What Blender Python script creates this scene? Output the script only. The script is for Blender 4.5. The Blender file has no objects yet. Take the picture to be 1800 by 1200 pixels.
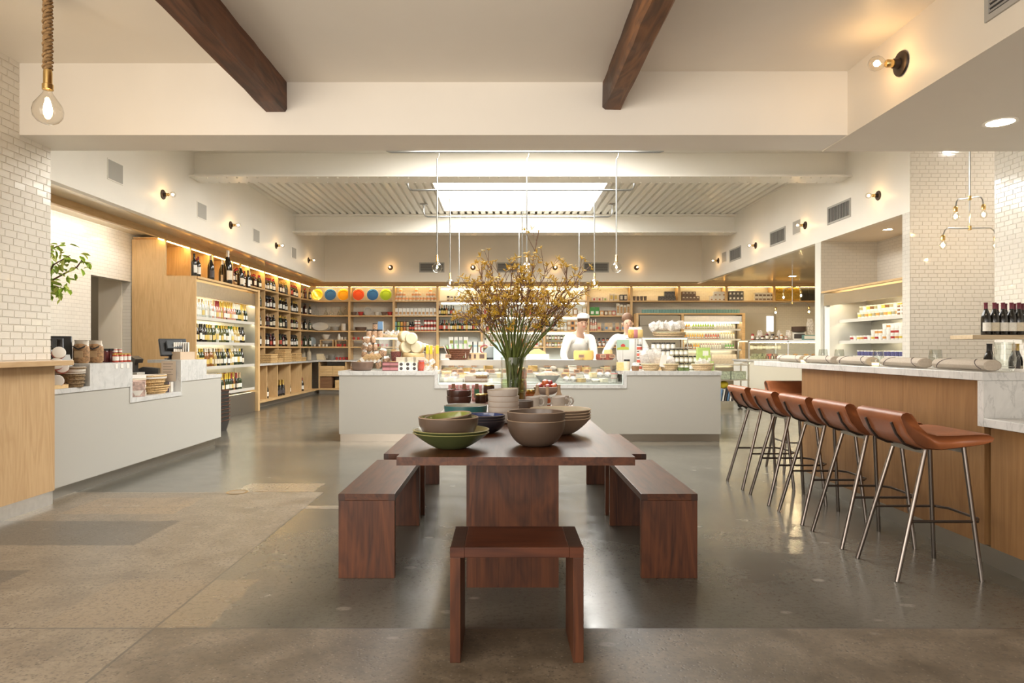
import bpy, math, random
from mathutils import Vector, Matrix
R = math.radians
random.seed(7)
scene = bpy.context.scene
# ---------------------------------------------------------------- camera, world, light, exposure
F = 1200.0; VX = 885.0; VY = 612.0; EYE = 1.226
cam = bpy.data.objects.new('camera', bpy.data.cameras.new('camera'))
scene.collection.objects.link(cam)
cam.location = (0, 0, EYE); cam.rotation_euler = (R(90), 0, 0)
cam.data.sensor_width = 36; cam.data.lens = 24
cam.data.shift_x = 15 / 1800; cam.data.shift_y = 12 / 1800
cam.data.clip_start = .05; cam.data.clip_end = 200
scene.camera = cam
world = bpy.data.worlds.new('sky'); scene.world = world; world.use_nodes = True
bg = world.node_tree.nodes['Background']
bg.inputs[0].default_value = (1.0, .96, .90, 1); bg.inputs[1].default_value = 1.5
def area(name, loc, rot, sx, sy, power, col):
    l = bpy.data.lights.new(name, 'AREA'); l.shape = 'RECTANGLE'; l.size = sx; l.size_y = sy
    l.energy = power; l.color = col
    o = bpy.data.objects.new(name, l); scene.collection.objects.link(o)
    o.location = loc; o.rotation_euler = rot
    return o
# daylight through the two roof lights, the shop front behind the camera and the windows in the near left wall
area('skylight_daylight_1', (.31, 13.2, 4.5), (0, 0, 0), 3.1, 3.7, 630, (1, .985, .94))
area('skylight_daylight_2', (.31, 7.9, 4.5), (0, 0, 0), 3.1, 3.7, 350, (1, .985, .94))
area('shop_front_daylight', (-1.8, -2.6, 1.5), (R(108), 0, R(-8)), 3.2, 2.6, 165, (1, .90, .79))
area('side_window_daylight', (-3.5, .2, 1.8), (0, R(-90), 0), 2.0, 4.0, 125, (1, .90, .78))
vs = scene.view_settings
vs.view_transform = 'Standard'; vs.look = 'None'; vs.gamma = 1; vs.use_curve_mapping = False
vs.exposure = 0.17
scene.cycles.use_denoising = True
scene.cycles.max_bounces = 7; scene.cycles.diffuse_bounces = 4; scene.cycles.glossy_bounces = 4
scene.cycles.transparent_max_bounces = 12; scene.cycles.transmission_bounces = 6
scene.cycles.caustics_reflective = False; scene.cycles.caustics_refractive = False
scene.cycles.sample_clamp_indirect = 6
# ---------------------------------------------------------------- helpers
C = scene.collection
def at(px, py, y):            # a picture point at depth y, in metres
    return Vector(((px - VX) * y / F, y, EYE + (VY - py) * y / F))
class MB:
    def __init__(s): s.v = []; s.f = []; s.m = []; s.s = []
    def add(s, vs, fs, mi=0, sm=False):
        o = len(s.v); s.v += [tuple(p) for p in vs]
        for f in fs: s.f.append(tuple(i + o for i in f)); s.m.append(mi); s.s.append(sm)
    def box(s, x0, x1, y0, y1, z0, z1, mi=0):
        if x0 > x1: x0, x1 = x1, x0
        if y0 > y1: y0, y1 = y1, y0
        if z0 > z1: z0, z1 = z1, z0
        s.add([(x0,y0,z0),(x1,y0,z0),(x1,y1,z0),(x0,y1,z0),(x0,y0,z1),(x1,y0,z1),(x1,y1,z1),(x0,y1,z1)],
              [(0,3,2,1),(4,5,6,7),(0,1,5,4),(1,2,6,5),(2,3,7,6),(3,0,4,7)], mi); return s
    def xbox(s, M, sx, sy, sz, mi=0):       # box of half sizes under a matrix
        vs = [M @ Vector((a*sx, b*sy, c*sz)) for c in (-1,1) for b in (-1,1) for a in (-1,1)]
        s.add(vs, [(0,2,3,1),(4,5,7,6),(0,1,5,4),(1,3,7,5),(3,2,6,7),(2,0,4,6)], mi); return s
    def lathe(s, prof, seg=16, c=(0,0,0), mi=0, a0=0, a1=360, sx=1, sy=1, M=None, mis=None):
        full = abs(a1 - a0) >= 359.9; n = seg if full else seg + 1
        vs = []
        for r, z in prof:
            for i in range(n):
                a = R(a0 + (a1 - a0) * i / seg); p = Vector((r*math.cos(a)*sx, r*math.sin(a)*sy, z))
                if M is not None: p = M @ p
                vs.append((p.x + c[0], p.y + c[1], p.z + c[2]))
        o = len(s.v); s.v += vs
        for j in range(len(prof) - 1):
            for i in range(seg):
                k = (i + 1) % n
                a, b, cc, d = j*n+i, j*n+k, (j+1)*n+k, (j+1)*n+i
                if prof[j][0] < 1e-6: fc = (a, cc, d)
                elif prof[j+1][0] < 1e-6: fc = (a, b, d)
                else: fc = (a, b, cc, d)
                s.f.append(tuple(o+q for q in fc)); s.m.append(mis[j] if mis else mi); s.s.append(True)
        return s
    def tube(s, pts, r, seg=8, mi=0, cap=True):
        pts = [Vector(p) for p in pts]; n = len(pts); rr = r if isinstance(r, (list, tuple)) else [r]*n
        t0 = (pts[1]-pts[0]).normalized()
        up = Vector((0,0,1)) if abs(t0.z) < .9 else Vector((1,0,0))
        u = t0.cross(up).normalized(); o = len(s.v)
        for i, p in enumerate(pts):
            t = (pts[min(i+1,n-1)] - pts[max(i-1,0)]).normalized()
            u = (u - t*u.dot(t)).normalized(); w = t.cross(u)
            for k in range(seg):
                a = 2*math.pi*k/seg; q = p + (u*math.cos(a) + w*math.sin(a))*rr[i]; s.v.append(tuple(q))
        for i in range(n-1):
            for k in range(seg):
                k2 = (k+1) % seg
                s.f.append((o+i*seg+k, o+i*seg+k2, o+(i+1)*seg+k2, o+(i+1)*seg+k)); s.m.append(mi); s.s.append(True)
        if cap:
            s.f.append(tuple(o+k for k in range(seg))[::-1]); s.m.append(mi); s.s.append(False)
            s.f.append(tuple(o+(n-1)*seg+k for k in range(seg))); s.m.append(mi); s.s.append(False)
        return s
    def prism(s, poly, h0, h1, axis='z', mi=0, sm=False):   # poly in the two other axes, extruded along axis
        def P(a, b, h): return {'z': (a,b,h), 'y': (a,h,b), 'x': (h,a,b)}[axis]
        n = len(poly); vs = [P(a,b,h0) for a,b in poly] + [P(a,b,h1) for a,b in poly]
        s.add(vs, [tuple(range(n))[::-1], tuple(range(n, 2*n))], mi)
        o = len(s.v) - 2*n
        for i in range(n):
            j = (i+1) % n; s.f.append((o+i, o+j, o+n+j, o+n+i)); s.m.append(mi); s.s.append(sm)
        return s
    def ball(s, c, r, seg=10, rings=6, mi=0, sx=1, sy=1, sz=1):
        return s.lathe([(r*math.sin(math.pi*i/rings), -r*math.cos(math.pi*i/rings)*sz) for i in range(rings+1)], seg, c, mi, sx=sx, sy=sy)
    def mesh(s, name, mats):
        me = bpy.data.meshes.new(name); me.from_pydata(s.v, [], s.f)
        for m in (mats if isinstance(mats, (list, tuple)) else [mats]): me.materials.append(m)
        me.polygons.foreach_set('material_index', s.m); me.polygons.foreach_set('use_smooth', s.s)
        me.update()
        if any(s.s): me.set_sharp_from_angle(angle=R(38))
        return me
CACHE = {}
def cm(key, fn, mats):
    if key not in CACHE:
        b = MB(); fn(b); CACHE[key] = b.mesh(key, mats)
    return CACHE[key]
def obj(name, me, parent=None, loc=(0,0,0), rz=0, bevel=0, rot=None, sc=None):
    o = bpy.data.objects.new(name, me); C.objects.link(o)
    o.location = loc; o.rotation_euler = rot if rot else (0, 0, rz)
    if sc: o.scale = sc if isinstance(sc, (tuple, list)) else (sc, sc, sc)
    if parent: o.parent = parent
    if bevel:
        m = o.modifiers.new('bevel', 'BEVEL'); m.width = bevel; m.segments = 2; m.limit_method = 'ANGLE'
    return o
def tag(o, label, cat, group=None, kind=None):
    o['label'] = label; o['category'] = cat
    if group: o['group'] = group
    if kind: o['kind'] = kind
    return o
def thing(name, label, cat, loc=(0,0,0), rz=0, group=None):
    o = bpy.data.objects.new(name, None); C.objects.link(o); o.empty_display_size = .1
    o.location = loc; o.rotation_euler = (0, 0, rz); return tag(o, label, cat, group)
def part(parent, name, mb, mats, bevel=0, **k):
    return obj(name, mb.mesh(name, mats), parent, bevel=bevel, **k)
def bxo(parent, name, mat, x0, x1, y0, y1, z0, z1, bevel=0):
    return part(parent, name, MB().box(x0,x1,y0,y1,z0,z1), mat, bevel)
def struct(name, mb, mats, parent=None, bevel=0):
    o = obj(name, mb.mesh(name, mats), parent, bevel=bevel)
    if not parent: o['kind'] = 'structure'
    return o
def sbox(name, mat, *d, parent=None): return struct(name, MB().box(*d), mat, parent)
def one(name, me, label, cat, loc=(0,0,0), rz=0, group=None, **k):
    return tag(obj(name, me, None, loc, rz, **k), label, cat, group)
# ---------------------------------------------------------------- materials
def newmat(name):
    m = bpy.data.materials.new(name); m.use_nodes = True
    nt = m.node_tree; return m, nt, nt.nodes['Principled BSDF']
def nd(nt, typ, **k):
    n = nt.nodes.new(typ)
    for a, v in k.items():
        if a in n.inputs.keys() if isinstance(a, str) and hasattr(n.inputs, 'keys') else False: n.inputs[a].default_value = v
        else: setattr(n, a, v)
    return n
def coords(nt, scale=(1,1,1), rot=(0,0,0), loc=(0,0,0)):
    t = nt.nodes.new('ShaderNodeTexCoord'); mp = nt.nodes.new('ShaderNodeMapping')
    mp.inputs['Scale'].default_value = scale; mp.inputs['Rotation'].default_value = rot; mp.inputs['Location'].default_value = loc
    nt.links.new(t.outputs['Object'], mp.inputs['Vector']); return mp.outputs[0]
def noise(nt, vec, scale, detail=4, rough=.55, dist=0):
    n = nt.nodes.new('ShaderNodeTexNoise'); n.inputs['Scale'].default_value = scale; n.inputs['Detail'].default_value = detail
    n.inputs['Roughness'].default_value = rough; n.inputs['Distortion'].default_value = dist
    nt.links.new(vec, n.inputs['Vector']); return n.outputs['Fac']
def ramp(nt, fac, stops):
    r = nt.nodes.new('ShaderNodeValToRGB'); e = r.color_ramp.elements
    while len(e) < len(stops): e.new(.5)
    for el, (p, c) in zip(e, stops): el.position = p; el.color = c if len(c) == 4 else (*c, 1)
    nt.links.new(fac, r.inputs[0]); return r.outputs[0]
def bump(nt, b, h, strength, dist=.01):
    n = nt.nodes.new('ShaderNodeBump'); n.inputs['Strength'].default_value = strength; n.inputs['Distance'].default_value = dist
    nt.links.new(h, n.inputs['Height']); nt.links.new(n.outputs[0], b.inputs['Normal'])
def mix(nt, fac, a, b, mode='MIX'):
    n = nt.nodes.new('ShaderNodeMix'); n.data_type = 'RGBA'; n.blend_type = mode
    for s, v in ((0, fac), (6, a), (7, b)):
        if isinstance(v, (int, float)): n.inputs[s].default_value = v
        elif isinstance(v, tuple): n.inputs[s].default_value = v if len(v) == 4 else (*v, 1)
        else: nt.links.new(v, n.inputs[s])
    return n.outputs[2]
MATS = {}
def plain(name, col, rough=.5, metal=0, spec=.5, var=0, scale=8, bmp=0, coat=0):
    if name in MATS: return MATS[name]
    m, nt, b = newmat(name)
    b.inputs['Base Color'].default_value = (*col, 1); b.inputs['Roughness'].default_value = rough
    b.inputs['Metallic'].default_value = metal; b.inputs['Specular IOR Level'].default_value = spec
    if coat: b.inputs['Coat Weight'].default_value = coat
    if var or bmp:
        f = noise(nt, coords(nt), scale)
        if var:
            lo = tuple(max(0, c*(1-var)) for c in col); hi = tuple(min(1, c*(1+var)) for c in col)
            nt.links.new(ramp(nt, f, [(.3, lo), (.7, hi)]), b.inputs['Base Color'])
        if bmp: bump(nt, b, f, bmp)
    MATS[name] = m; return m
def wood(name, c1, c2, axis='z', fine=60, rough=.4, dark=None, big=1.6, knots=0):
    if name in MATS: return MATS[name]
    m, nt, b = newmat(name)
    st = {'x': (.05,1,1), 'y': (1,.05,1), 'z': (1,1,.05)}[axis]
    st2 = {'x': (.16,1,1), 'y': (1,.16,1), 'z': (1,1,.16)}[axis]
    fine_n = noise(nt, coords(nt, st), fine, 5, .6)
    big_n = noise(nt, coords(nt, st2), big*4, 3, .5, 1.2)
    w = nt.nodes.new('ShaderNodeMath'); w.operation = 'MULTIPLY'; nt.links.new(big_n, w.inputs[0]); w.inputs[1].default_value = 9
    fr = nt.nodes.new('ShaderNodeMath'); fr.operation = 'PINGPONG'; nt.links.new(w.outputs[0], fr.inputs[0]); fr.inputs[1].default_value = 1
    a = ramp(nt, fine_n, [(.3, c1), (.7, c2)])
    g = ramp(nt, fr.outputs[0], [(.0, dark or c1), (.9, c2)])
    col = mix(nt, .42, a, g)
    if knots:
        kn = noise(nt, coords(nt, st2), 2.2, 2, .5, .5)
        col = mix(nt, ramp(nt, kn, [(.60, (0,0,0)), (.74, (knots,)*3)]), col, tuple(c*.35 for c in c1))
    nt.links.new(col, b.inputs['Base Color']); b.inputs['Roughness'].default_value = rough; b.inputs['Specular IOR Level'].default_value = .35
    bump(nt, b, fine_n, .08, .004)
    MATS[name] = m; return m
def emit(name, col, st):
    if name in MATS: return MATS[name]
    m, nt, b = newmat(name)
    b.inputs['Base Color'].default_value = (*col, 1); b.inputs['Emission Color'].default_value = (*col, 1)
    b.inputs['Emission Strength'].default_value = st; MATS[name] = m; return m
def clear(name, tint=(1,1,1), refl=.5, rough=.03):       # thin clear glass: mostly see-through, mirror-like at grazing angles
    if name in MATS: return MATS[name]
    m = bpy.data.materials.new(name); m.use_nodes = True; nt = m.node_tree; nt.nodes.clear()
    out = nt.nodes.new('ShaderNodeOutputMaterial'); mx = nt.nodes.new('ShaderNodeMixShader')
    tr = nt.nodes.new('ShaderNodeBsdfTransparent'); tr.inputs[0].default_value = (*tint, 1)
    gl = nt.nodes.new('ShaderNodeBsdfGlossy'); gl.inputs['Roughness'].default_value = rough
    lw = nt.nodes.new('ShaderNodeLayerWeight'); lw.inputs[0].default_value = .5
    pw = nt.nodes.new('ShaderNodeMath'); pw.operation = 'POWER'; pw.inputs[1].default_value = 3.5; nt.links.new(lw.outputs['Facing'], pw.inputs[0])
    ml = nt.nodes.new('ShaderNodeMath'); ml.operation = 'MULTIPLY_ADD'; ml.inputs[1].default_value = refl; ml.inputs[2].default_value = .035
    nt.links.new(pw.outputs[0], ml.inputs[0]); nt.links.new(ml.outputs[0], mx.inputs[0])
    nt.links.new(tr.outputs[0], mx.inputs[1]); nt.links.new(gl.outputs[0], mx.inputs[2]); nt.links.new(mx.outputs[0], out.inputs[0])
    MATS[name] = m; return m
def filmmat(name, col, op=.5):      # crinkled clear plastic: part see-through, part glossy white
    m, nt, b = newmat(name); out = nt.nodes['Material Output']
    b.inputs['Base Color'].default_value = (*col, 1); b.inputs['Roughness'].default_value = .15
    f = noise(nt, coords(nt), 26, 4, .6); bump(nt, b, f, .8, .01)
    tr = nt.nodes.new('ShaderNodeBsdfTransparent'); mx = nt.nodes.new('ShaderNodeMixShader')
    r_ = ramp(nt, f, [(.35, (op-.25,)*3), (.65, (op+.25,)*3)]); nt.links.new(r_, mx.inputs[0])
    nt.links.new(tr.outputs[0], mx.inputs[1]); nt.links.new(b.outputs[0], mx.inputs[2]); nt.links.new(mx.outputs[0], out.inputs[0])
    MATS[name] = m; return m
def brickmat(name, col, mortar, sx, sy, rough=.12, rot=(0,0,0), bmp=.5):
    if name in MATS: return MATS[name]
    m, nt, b = newmat(name)
    v = coords(nt, (1,1,1), rot)
    br = nt.nodes.new('ShaderNodeTexBrick'); nt.links.new(v, br.inputs['Vector'])
    br.inputs['Color1'].default_value = (*col, 1); br.inputs['Color2'].default_value = (*[c*.95 for c in col], 1)
    br.inputs['Mortar'].default_value = (*mortar, 1); br.inputs['Scale'].default_value = 1
    br.inputs['Mortar Size'].default_value = .0022; br.inputs['Brick Width'].default_value = sx; br.inputs['Row Height'].default_value = sy
    nt.links.new(br.outputs['Color'], b.inputs['Base Color']); b.inputs['Roughness'].default_value = rough
    iv = nt.nodes.new('ShaderNodeMath'); iv.operation = 'SUBTRACT'; iv.inputs[0].default_value = 1; nt.links.new(br.outputs['Fac'], iv.inputs[1])
    bump(nt, b, iv.outputs[0], bmp, .002)
    MATS[name] = m; return m
def marble(name='marble'):
    if name in MATS: return MATS[name]
    m, nt, b = newmat(name)
    v = coords(nt, (1, 1, 1.0), (.4, .6, .5))
    n1 = noise(nt, v, 3.2, 8, .65, 2.2); n2 = noise(nt, coords(nt, (1,1,.45), (.9,.2,.3)), 7, 5, .6, 1.2)
    base = ramp(nt, n1, [(.3, (.50,.495,.48)), (.62, (.60,.595,.575))])
    vein = ramp(nt, n2, [(.475, (0,0,0)), (.5, (.34,.34,.34)), (.525, (0,0,0))])
    nt.links.new(mix(nt, vein, base, (.24,.24,.24)), b.inputs['Base Color']); b.inputs['Roughness'].default_value = .22
    MATS[name] = m; return m
def floormat():
    m, nt, b = newmat('polished_concrete')
    t = nt.nodes.new('ShaderNodeTexCoord'); sp = nt.nodes.new('ShaderNodeSeparateXYZ'); nt.links.new(t.outputs['Object'], sp.inputs[0])
    X, Y = sp.outputs[0], sp.outputs[1]
    def mth(op, a, bb, c=None):
        n = nt.nodes.new('ShaderNodeMath'); n.operation = op
        for i, v in enumerate((a, bb, c)):
            if v is None: continue
            if isinstance(v, (int, float)): n.inputs[i].default_value = v
            else: nt.links.new(v, n.inputs[i])
        return n.outputs[0]
    def sstep(v, e0, e1):
        n = nt.nodes.new('ShaderNodeMapRange'); n.interpolation_type = 'SMOOTHSTEP'
        nt.links.new(v, n.inputs[0]); n.inputs[1].default_value = e0; n.inputs[2].default_value = e1; return n.outputs[0]
    wob = noise(nt, coords(nt), .9, 3, .5); wv = mth('MULTIPLY_ADD', wob, .7, -.35)
    wob2 = noise(nt, coords(nt), 7, 3, .5); wv2 = mth('MULTIPLY_ADD', wob2, .06, -.03)
    Xw = mth('ADD', X, wv2); Yw = mth('ADD', Y, wv2)
    big = noise(nt, coords(nt), .7, 5, .6, .6); mid = noise(nt, coords(nt), 4.5, 6, .65, .4)
    grey = ramp(nt, big, [(.32, (.075,.072,.060)), (.5, (.108,.103,.085)), (.68, (.14,.128,.102))])
    tan = ramp(nt, mid, [(.3, (.145,.113,.078)), (.7, (.27,.222,.162))])
    aggr = ramp(nt, mid, [(.28, (.075,.058,.038)), (.5, (.13,.102,.07)), (.72, (.20,.16,.115))])
    # strip of old slab nearest the camera, beyond a saw cut: exposed aggregate
    near = sstep(Y, 2.995, 2.985)
    col = mix(nt, near, grey, aggr)
    # worn, rougher slab along the left: right edge runs with the room, from X=-1.55
    e = sstep(X, -1.52, -1.54); e2 = sstep(Y, 5.85, 5.78)
    left = mth('MULTIPLY', e, e2)
    soft = mth('MULTIPLY', sstep(mth('ADD', X, wv), -.9, -1.9), sstep(Y, 4.6, 3.9))
    left = mth('MAXIMUM', left, mth('MULTIPLY', soft, .8))
    col = mix(nt, left, col, tan)
    def patch(x0, x1, y0, y1, c, amt):
        a = mth('MULTIPLY', sstep(Xw, x0-.012, x0+.012), sstep(Xw, x1+.012, x1-.012))
        d = mth('MULTIPLY', sstep(Yw, y0-.012, y0+.012), sstep(Yw, y1+.012, y1-.012))
        return mix(nt, mth('MULTIPLY', mth('MULTIPLY', a, d), amt), col, c)
    col = patch(-3.6, -2.3, 4.25, 4.85, (.095,.083,.066), .8)
    col = patch(-3.6, -2.62, 3.3, 3.78, (.095,.083,.066), .75)
    col = patch(-3.3, -2.45, 5.05, 5.6, (.28,.20,.12), .7)
    col = patch(-2.05, -1.3, 3.0, 3.62, (.25,.19,.125), .55)
    col = patch(-2.3, -1.62, 5.84, 6.2, (.26,.215,.16), .8)
    col = patch(-1.55, -.6, 5.22, 5.32, (.34,.30,.25), .7)
    col = patch(-4.6, 3.2, 8.65, 8.95, (.25,.21,.15), .35)
    stain = noise(nt, coords(nt), 2.3, 6, .7, .8)
    col = mix(nt, ramp(nt, stain, [(.52, (0,0,0)), (.75, (.45,.45,.45))]), col, (.065,.058,.048))
    spots = nt.nodes.new('ShaderNodeTexVoronoi'); spots.inputs['Scale'].default_value = 55; nt.links.new(coords(nt), spots.inputs['Vector'])
    sm = ramp(nt, spots.outputs['Distance'], [(.16, (1,1,1)), (.34, (0,0,0))])
    pit = noise(nt, coords(nt), 9, 3, .6); sm = mth('MULTIPLY', sm, sstep(pit, .42, .56))
    rm = mth('MULTIPLY', mth('MAXIMUM', left, near), .85)
    col = mix(nt, mth('MULTIPLY', sm, rm), col, (.075,.06,.045))
    sp2 = nt.nodes.new('ShaderNodeTexVoronoi'); sp2.inputs['Scale'].default_value = 38; nt.links.new(coords(nt, loc=(3.3,1.7,0)), sp2.inputs['Vector'])
    col = mix(nt, mth('MULTIPLY', ramp(nt, sp2.outputs['Distance'], [(.08, (1,1,1)), (.2, (0,0,0))]), mth('MULTIPLY', rm, .35)), col, (.42,.37,.30))
    fl = nt.nodes.new('ShaderNodeTexVoronoi'); fl.inputs['Scale'].default_value = 2.6; nt.links.new(coords(nt, (1,1.5,1)), fl.inputs['Vector'])
    col = mix(nt, mth('MULTIPLY', ramp(nt, fl.outputs['Distance'], [(.07, (1,1,1)), (.11, (0,0,0))]), .35), col, (.36,.33,.28))
    fine = noise(nt, coords(nt), 42, 5, .7); col = mix(nt, ramp(nt, fine, [(.36, (.55,.55,.55)), (.5, (0,0,0))]), col, (.055,.045,.035))
    # saw cuts
    def line(v, p, w):
        n = nt.nodes.new('ShaderNodeMath'); n.operation = 'COMPARE'; nt.links.new(v, n.inputs[0]); n.inputs[1].default_value = p; n.inputs[2].default_value = w; return n.outputs[0]
    cut = line(Y, 2.99, .006); cut = mth('MAXIMUM', cut, mth('MULTIPLY', line(X, -1.53, .006), sstep(Y, 6.3, 6.25)))
    cut = mth('MAXIMUM', cut, mth('MULTIPLY', line(Y, 5.27, .005), .6)); cut = mth('MAXIMUM', cut, line(Y, 9.9, .008))
    col = mix(nt, mth('MULTIPLY', cut, .75), col, (.08,.07,.058))
    nt.links.new(col, b.inputs['Base Color'])
    rg = mth('ADD', mth('MULTIPLY_ADD', mid, .22, .10), mth('MULTIPLY', mth('MAXIMUM', left, near), .22))
    nt.links.new(rg, b.inputs['Roughness'])
    h = mth('SUBTRACT', mth('MULTIPLY', mid, .25), mth('ADD', mth('MULTIPLY', mth('MULTIPLY', sm, rm), .8), cut))
    bump(nt, b, h, .25, .004)
    return m
white = plain('white_paint', (.86,.815,.735), .45, var=.02, scale=1.5)
cream = plain('cream_paint', (.80,.73,.62), .5, var=.02, scale=1.5)
gloss = plain('gloss_paint', (.72,.62,.46), .12, var=.03, scale=2, bmp=.03)
iron = plain('painted_steel', (.84,.81,.74), .32)
panelw = plain('white_laminate', (.43,.415,.375), .4)
oak_z = wood('oak_upright', (.52,.33,.15), (.66,.45,.23), 'z', 55, .42)
oak_y = wood('oak_long', (.52,.33,.15), (.66,.45,.23), 'y', 55, .42)
oak_x = wood('oak_cross', (.52,.33,.15), (.66,.45,.23), 'x', 55, .42)
bar_oak = wood('bar_oak', (.20,.10,.038), (.29,.155,.062), 'z', 60, .42)
ledge_oak = wood('ledge_oak', (.45,.29,.145), (.58,.40,.22), 'z', 60, .42)
wal_x = wood('walnut_cross', (.030,.0085,.0035), (.105,.034,.012), 'x', 45, .36, (.024,.008,.004), knots=.6)
wal_y = wood('walnut_long', (.030,.0085,.0035), (.105,.034,.012), 'y', 45, .36, (.024,.008,.004), knots=.6)
wal_z = wood('walnut_upright', (.032,.009,.004), (.125,.040,.0145), 'z', 45, .42, (.024,.008,.004), knots=.8)
wal_d = wood('walnut_end', (.03,.012,.007), (.05,.02,.011), 'x', 60, .35)
beamw2 = wood('beam_timber_pale', (.10,.038,.014), (.30,.13,.048), 'y', 16, .5, (.035,.014,.007), 2.0, knots=.9)
beamw = wood('beam_timber', (.024,.008,.004), (.19,.075,.034), 'y', 24, .5, (.035,.014,.008), 1.2, knots=.8)
MB_ = marble()
steel = plain('brushed_steel', (.62,.60,.56), .28, 1, var=.06, scale=20)
steel_d = plain('dull_steel', (.36,.34,.30), .36, .9)
galv = plain('galvanised_pipe', (.40,.405,.40), .3, .9)
chrome = plain('bare_steel_leg', (.22,.19,.17), .28, 1)
brass = plain('brass', (.72,.50,.20), .25, 1)
bronze = plain('dark_bronze', (.045,.03,.022), .4, .6)
black = plain('black_plastic', (.018,.018,.019), .35)
grille = plain('grille_grey', (.42,.40,.36), .6)
slatm = plain('vent_slat', (.30,.29,.27), .5)
dark = plain('dark_void', (.03,.028,.025), .7)
tilew = plain('glazed_tile', (.74,.70,.63), .08, var=.03, scale=3, bmp=.05, coat=.3)
grout = plain('grout', (.66,.61,.53), .8)
tileback = brickmat('back_tile', (.60,.555,.47), (.46,.42,.35), .12, .0525, .15, (R(90),0,0))
tileback_x = brickmat('back_tile_side', (.66,.62,.55), (.50,.46,.40), .12, .0525, .12, (R(90),R(90),0))
glassm = clear('clear_glass', (.97,.98,.97), .8)
pane = clear('case_glass', (.94,.97,.95), .7)
bulbglass = clear('bulb_glass', (.95,.93,.89), 1.3)
warm = (1, .62, .25)
filament = emit('filament', (1, .66, .30), 130)
sconceglow = emit('sconce_glow', (1, .60, .25), 150)
ledm = emit('led_strip', (1, .68, .24), 34)
ledw = emit('led_cool', (1, .87, .60), 17)
downs = emit('downlight_strong', (1, .76, .42), 800)  # only for the two fill lights added at the back right
downw = emit('downlight_white', (1, .93, .84), 560)  # only for the fill light added over the passage
downl = emit('downlight_glow', (1, .80, .52), 60)
skyglow = emit('sky_glazing', (1, .985, .95), 3.0)
# ---------------------------------------------------------------- the room
XL, XR, YB, ZS, ZC = -4.82, 5.34, 18.4, 3.02, 4.30      # hall walls, back wall, soffit and deck heights
floor = sbox('floor', floormat(), -9.2, 9.2, -5, 20, -.12, 0)
def tiles(parent, axis, pos, sgn, u0, u1, z0, z1, keep=300, pw=.12, ph=.0525, order=None):
    g = .0035; th = .0045; cells = []
    z = z0; r = 0
    while z < z1 - .01:
        h = min(ph, z1 - z) - g; off = random.uniform(.25, .75) * pw if r % 2 else random.uniform(-.06, .06) * pw
        u = u0 - (off % pw)
        while u < u1 - .004:
            a, b = max(u, u0), min(u + pw, u1)
            if b - a > .012: cells.append((a + g/2, b - g/2, z + g/2, z + g/2 + h))
            u += pw
        z += ph; r += 1
    if order: cells.sort(key=order)
    def mk(b):
        e = .0025
        b.add([(-.5,-.5,-1),(.5,-.5,-1),(.5,.5,-1),(-.5,.5,-1),(-.5+.02,-.5+.05,1),(.5-.02,-.5+.05,1),(.5-.02,.5-.05,1),(-.5+.02,.5-.05,1)],
              [(4,5,6,7),(0,1,5,4),(1,2,6,5),(2,3,7,6),(3,0,4,7)])
    me = cm('tile', mk, tilew)
    base = Matrix(((0,0,sgn),(1,0,0),(0,1,0))).to_4x4() if axis == 'x' else Matrix(((1,0,0),(0,0,sgn),(0,1,0))).to_4x4()
    rest = MB()
    for i, (a, b, c, d) in enumerate(cells):
        ce = Vector((pos, (a+b)/2, (c+d)/2)) if axis == 'x' else Vector(((a+b)/2, pos, (c+d)/2))
        M = Matrix.Translation(ce) @ base @ Matrix.Rotation(random.gauss(0, .006), 4, 'X') @ Matrix.Rotation(random.gauss(0, .006), 4, 'Y') @ Matrix.Diagonal((b-a, d-c, th, 1))
        if i < keep:
            o = obj('tile', me, parent); o.matrix_local = M
        else:
            vs = [M @ Vector(v.co) for v in me.vertices]; rest.add(vs, [tuple(p.vertices) for p in me.polygons])
    if rest.v:
        o = part(parent, 'tile_field', rest, tilew); o['kind'] = 'stuff'
# near left wall: tiled above a ledge, oak below
wl = sbox('wall_left', grout, -3.78, -3.577, 2.4, 5.39, 0, 3.42)
tiles(wl, 'x', -3.577, 1, 3.9, 5.39, 1.135, 3.34, 300, order=lambda c: -c[1])
bxo(wl, 'plain_band', tilew, -3.577, -3.573, 2.4, 3.895, 1.135, 3.34)
bxo(wl, 'oak_panel', ledge_oak, -3.577, -3.55, 2.4, 5.385, .105, 1.09)
bxo(wl, 'oak_end', ledge_oak, -3.78, -3.55, 5.386, 5.40, .105, 1.09)
bxo(wl, 'kick_plate', steel, -3.577, -3.556, 2.4, 5.385, 0, .105)
# outer left wall behind the tills, with a doorway
w = MB().box(-5.98, -5.85, 3.4, 9.68, 0, 3.1).box(-5.98, -5.85, 9.68, 10.72, 2.27, 3.1).box(-5.98, -5.85, 10.72, 19.4, 0, 3.1)
struct('wall_left_outer', w, tileback_x)
struct('wall_left_corridor', MB().box(-6.35, -5.985, 10.7, 10.85, 0, 2.6).box(-8.6, -6.2, 11.5, 11.6, 0, 2.6).box(-8.6, -5.985, 9.3, 9.4, 0, 2.6).box(-8.6, -5.985, 9.4, 11.5, 2.6, 2.7).box(-8.7, -8.6, 9.3, 11.6, 0, 2.7), cream)
struct('wall_left_grey', MB().box(-8.55, -6.37, 11.48, 11.499, 0, 2.45), plain('grey_paint', (.36,.34,.30), .6))
sbox('wall_left_front', white, -5.85, -3.78, 3.4, 3.5, 0, 3.1)
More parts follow.
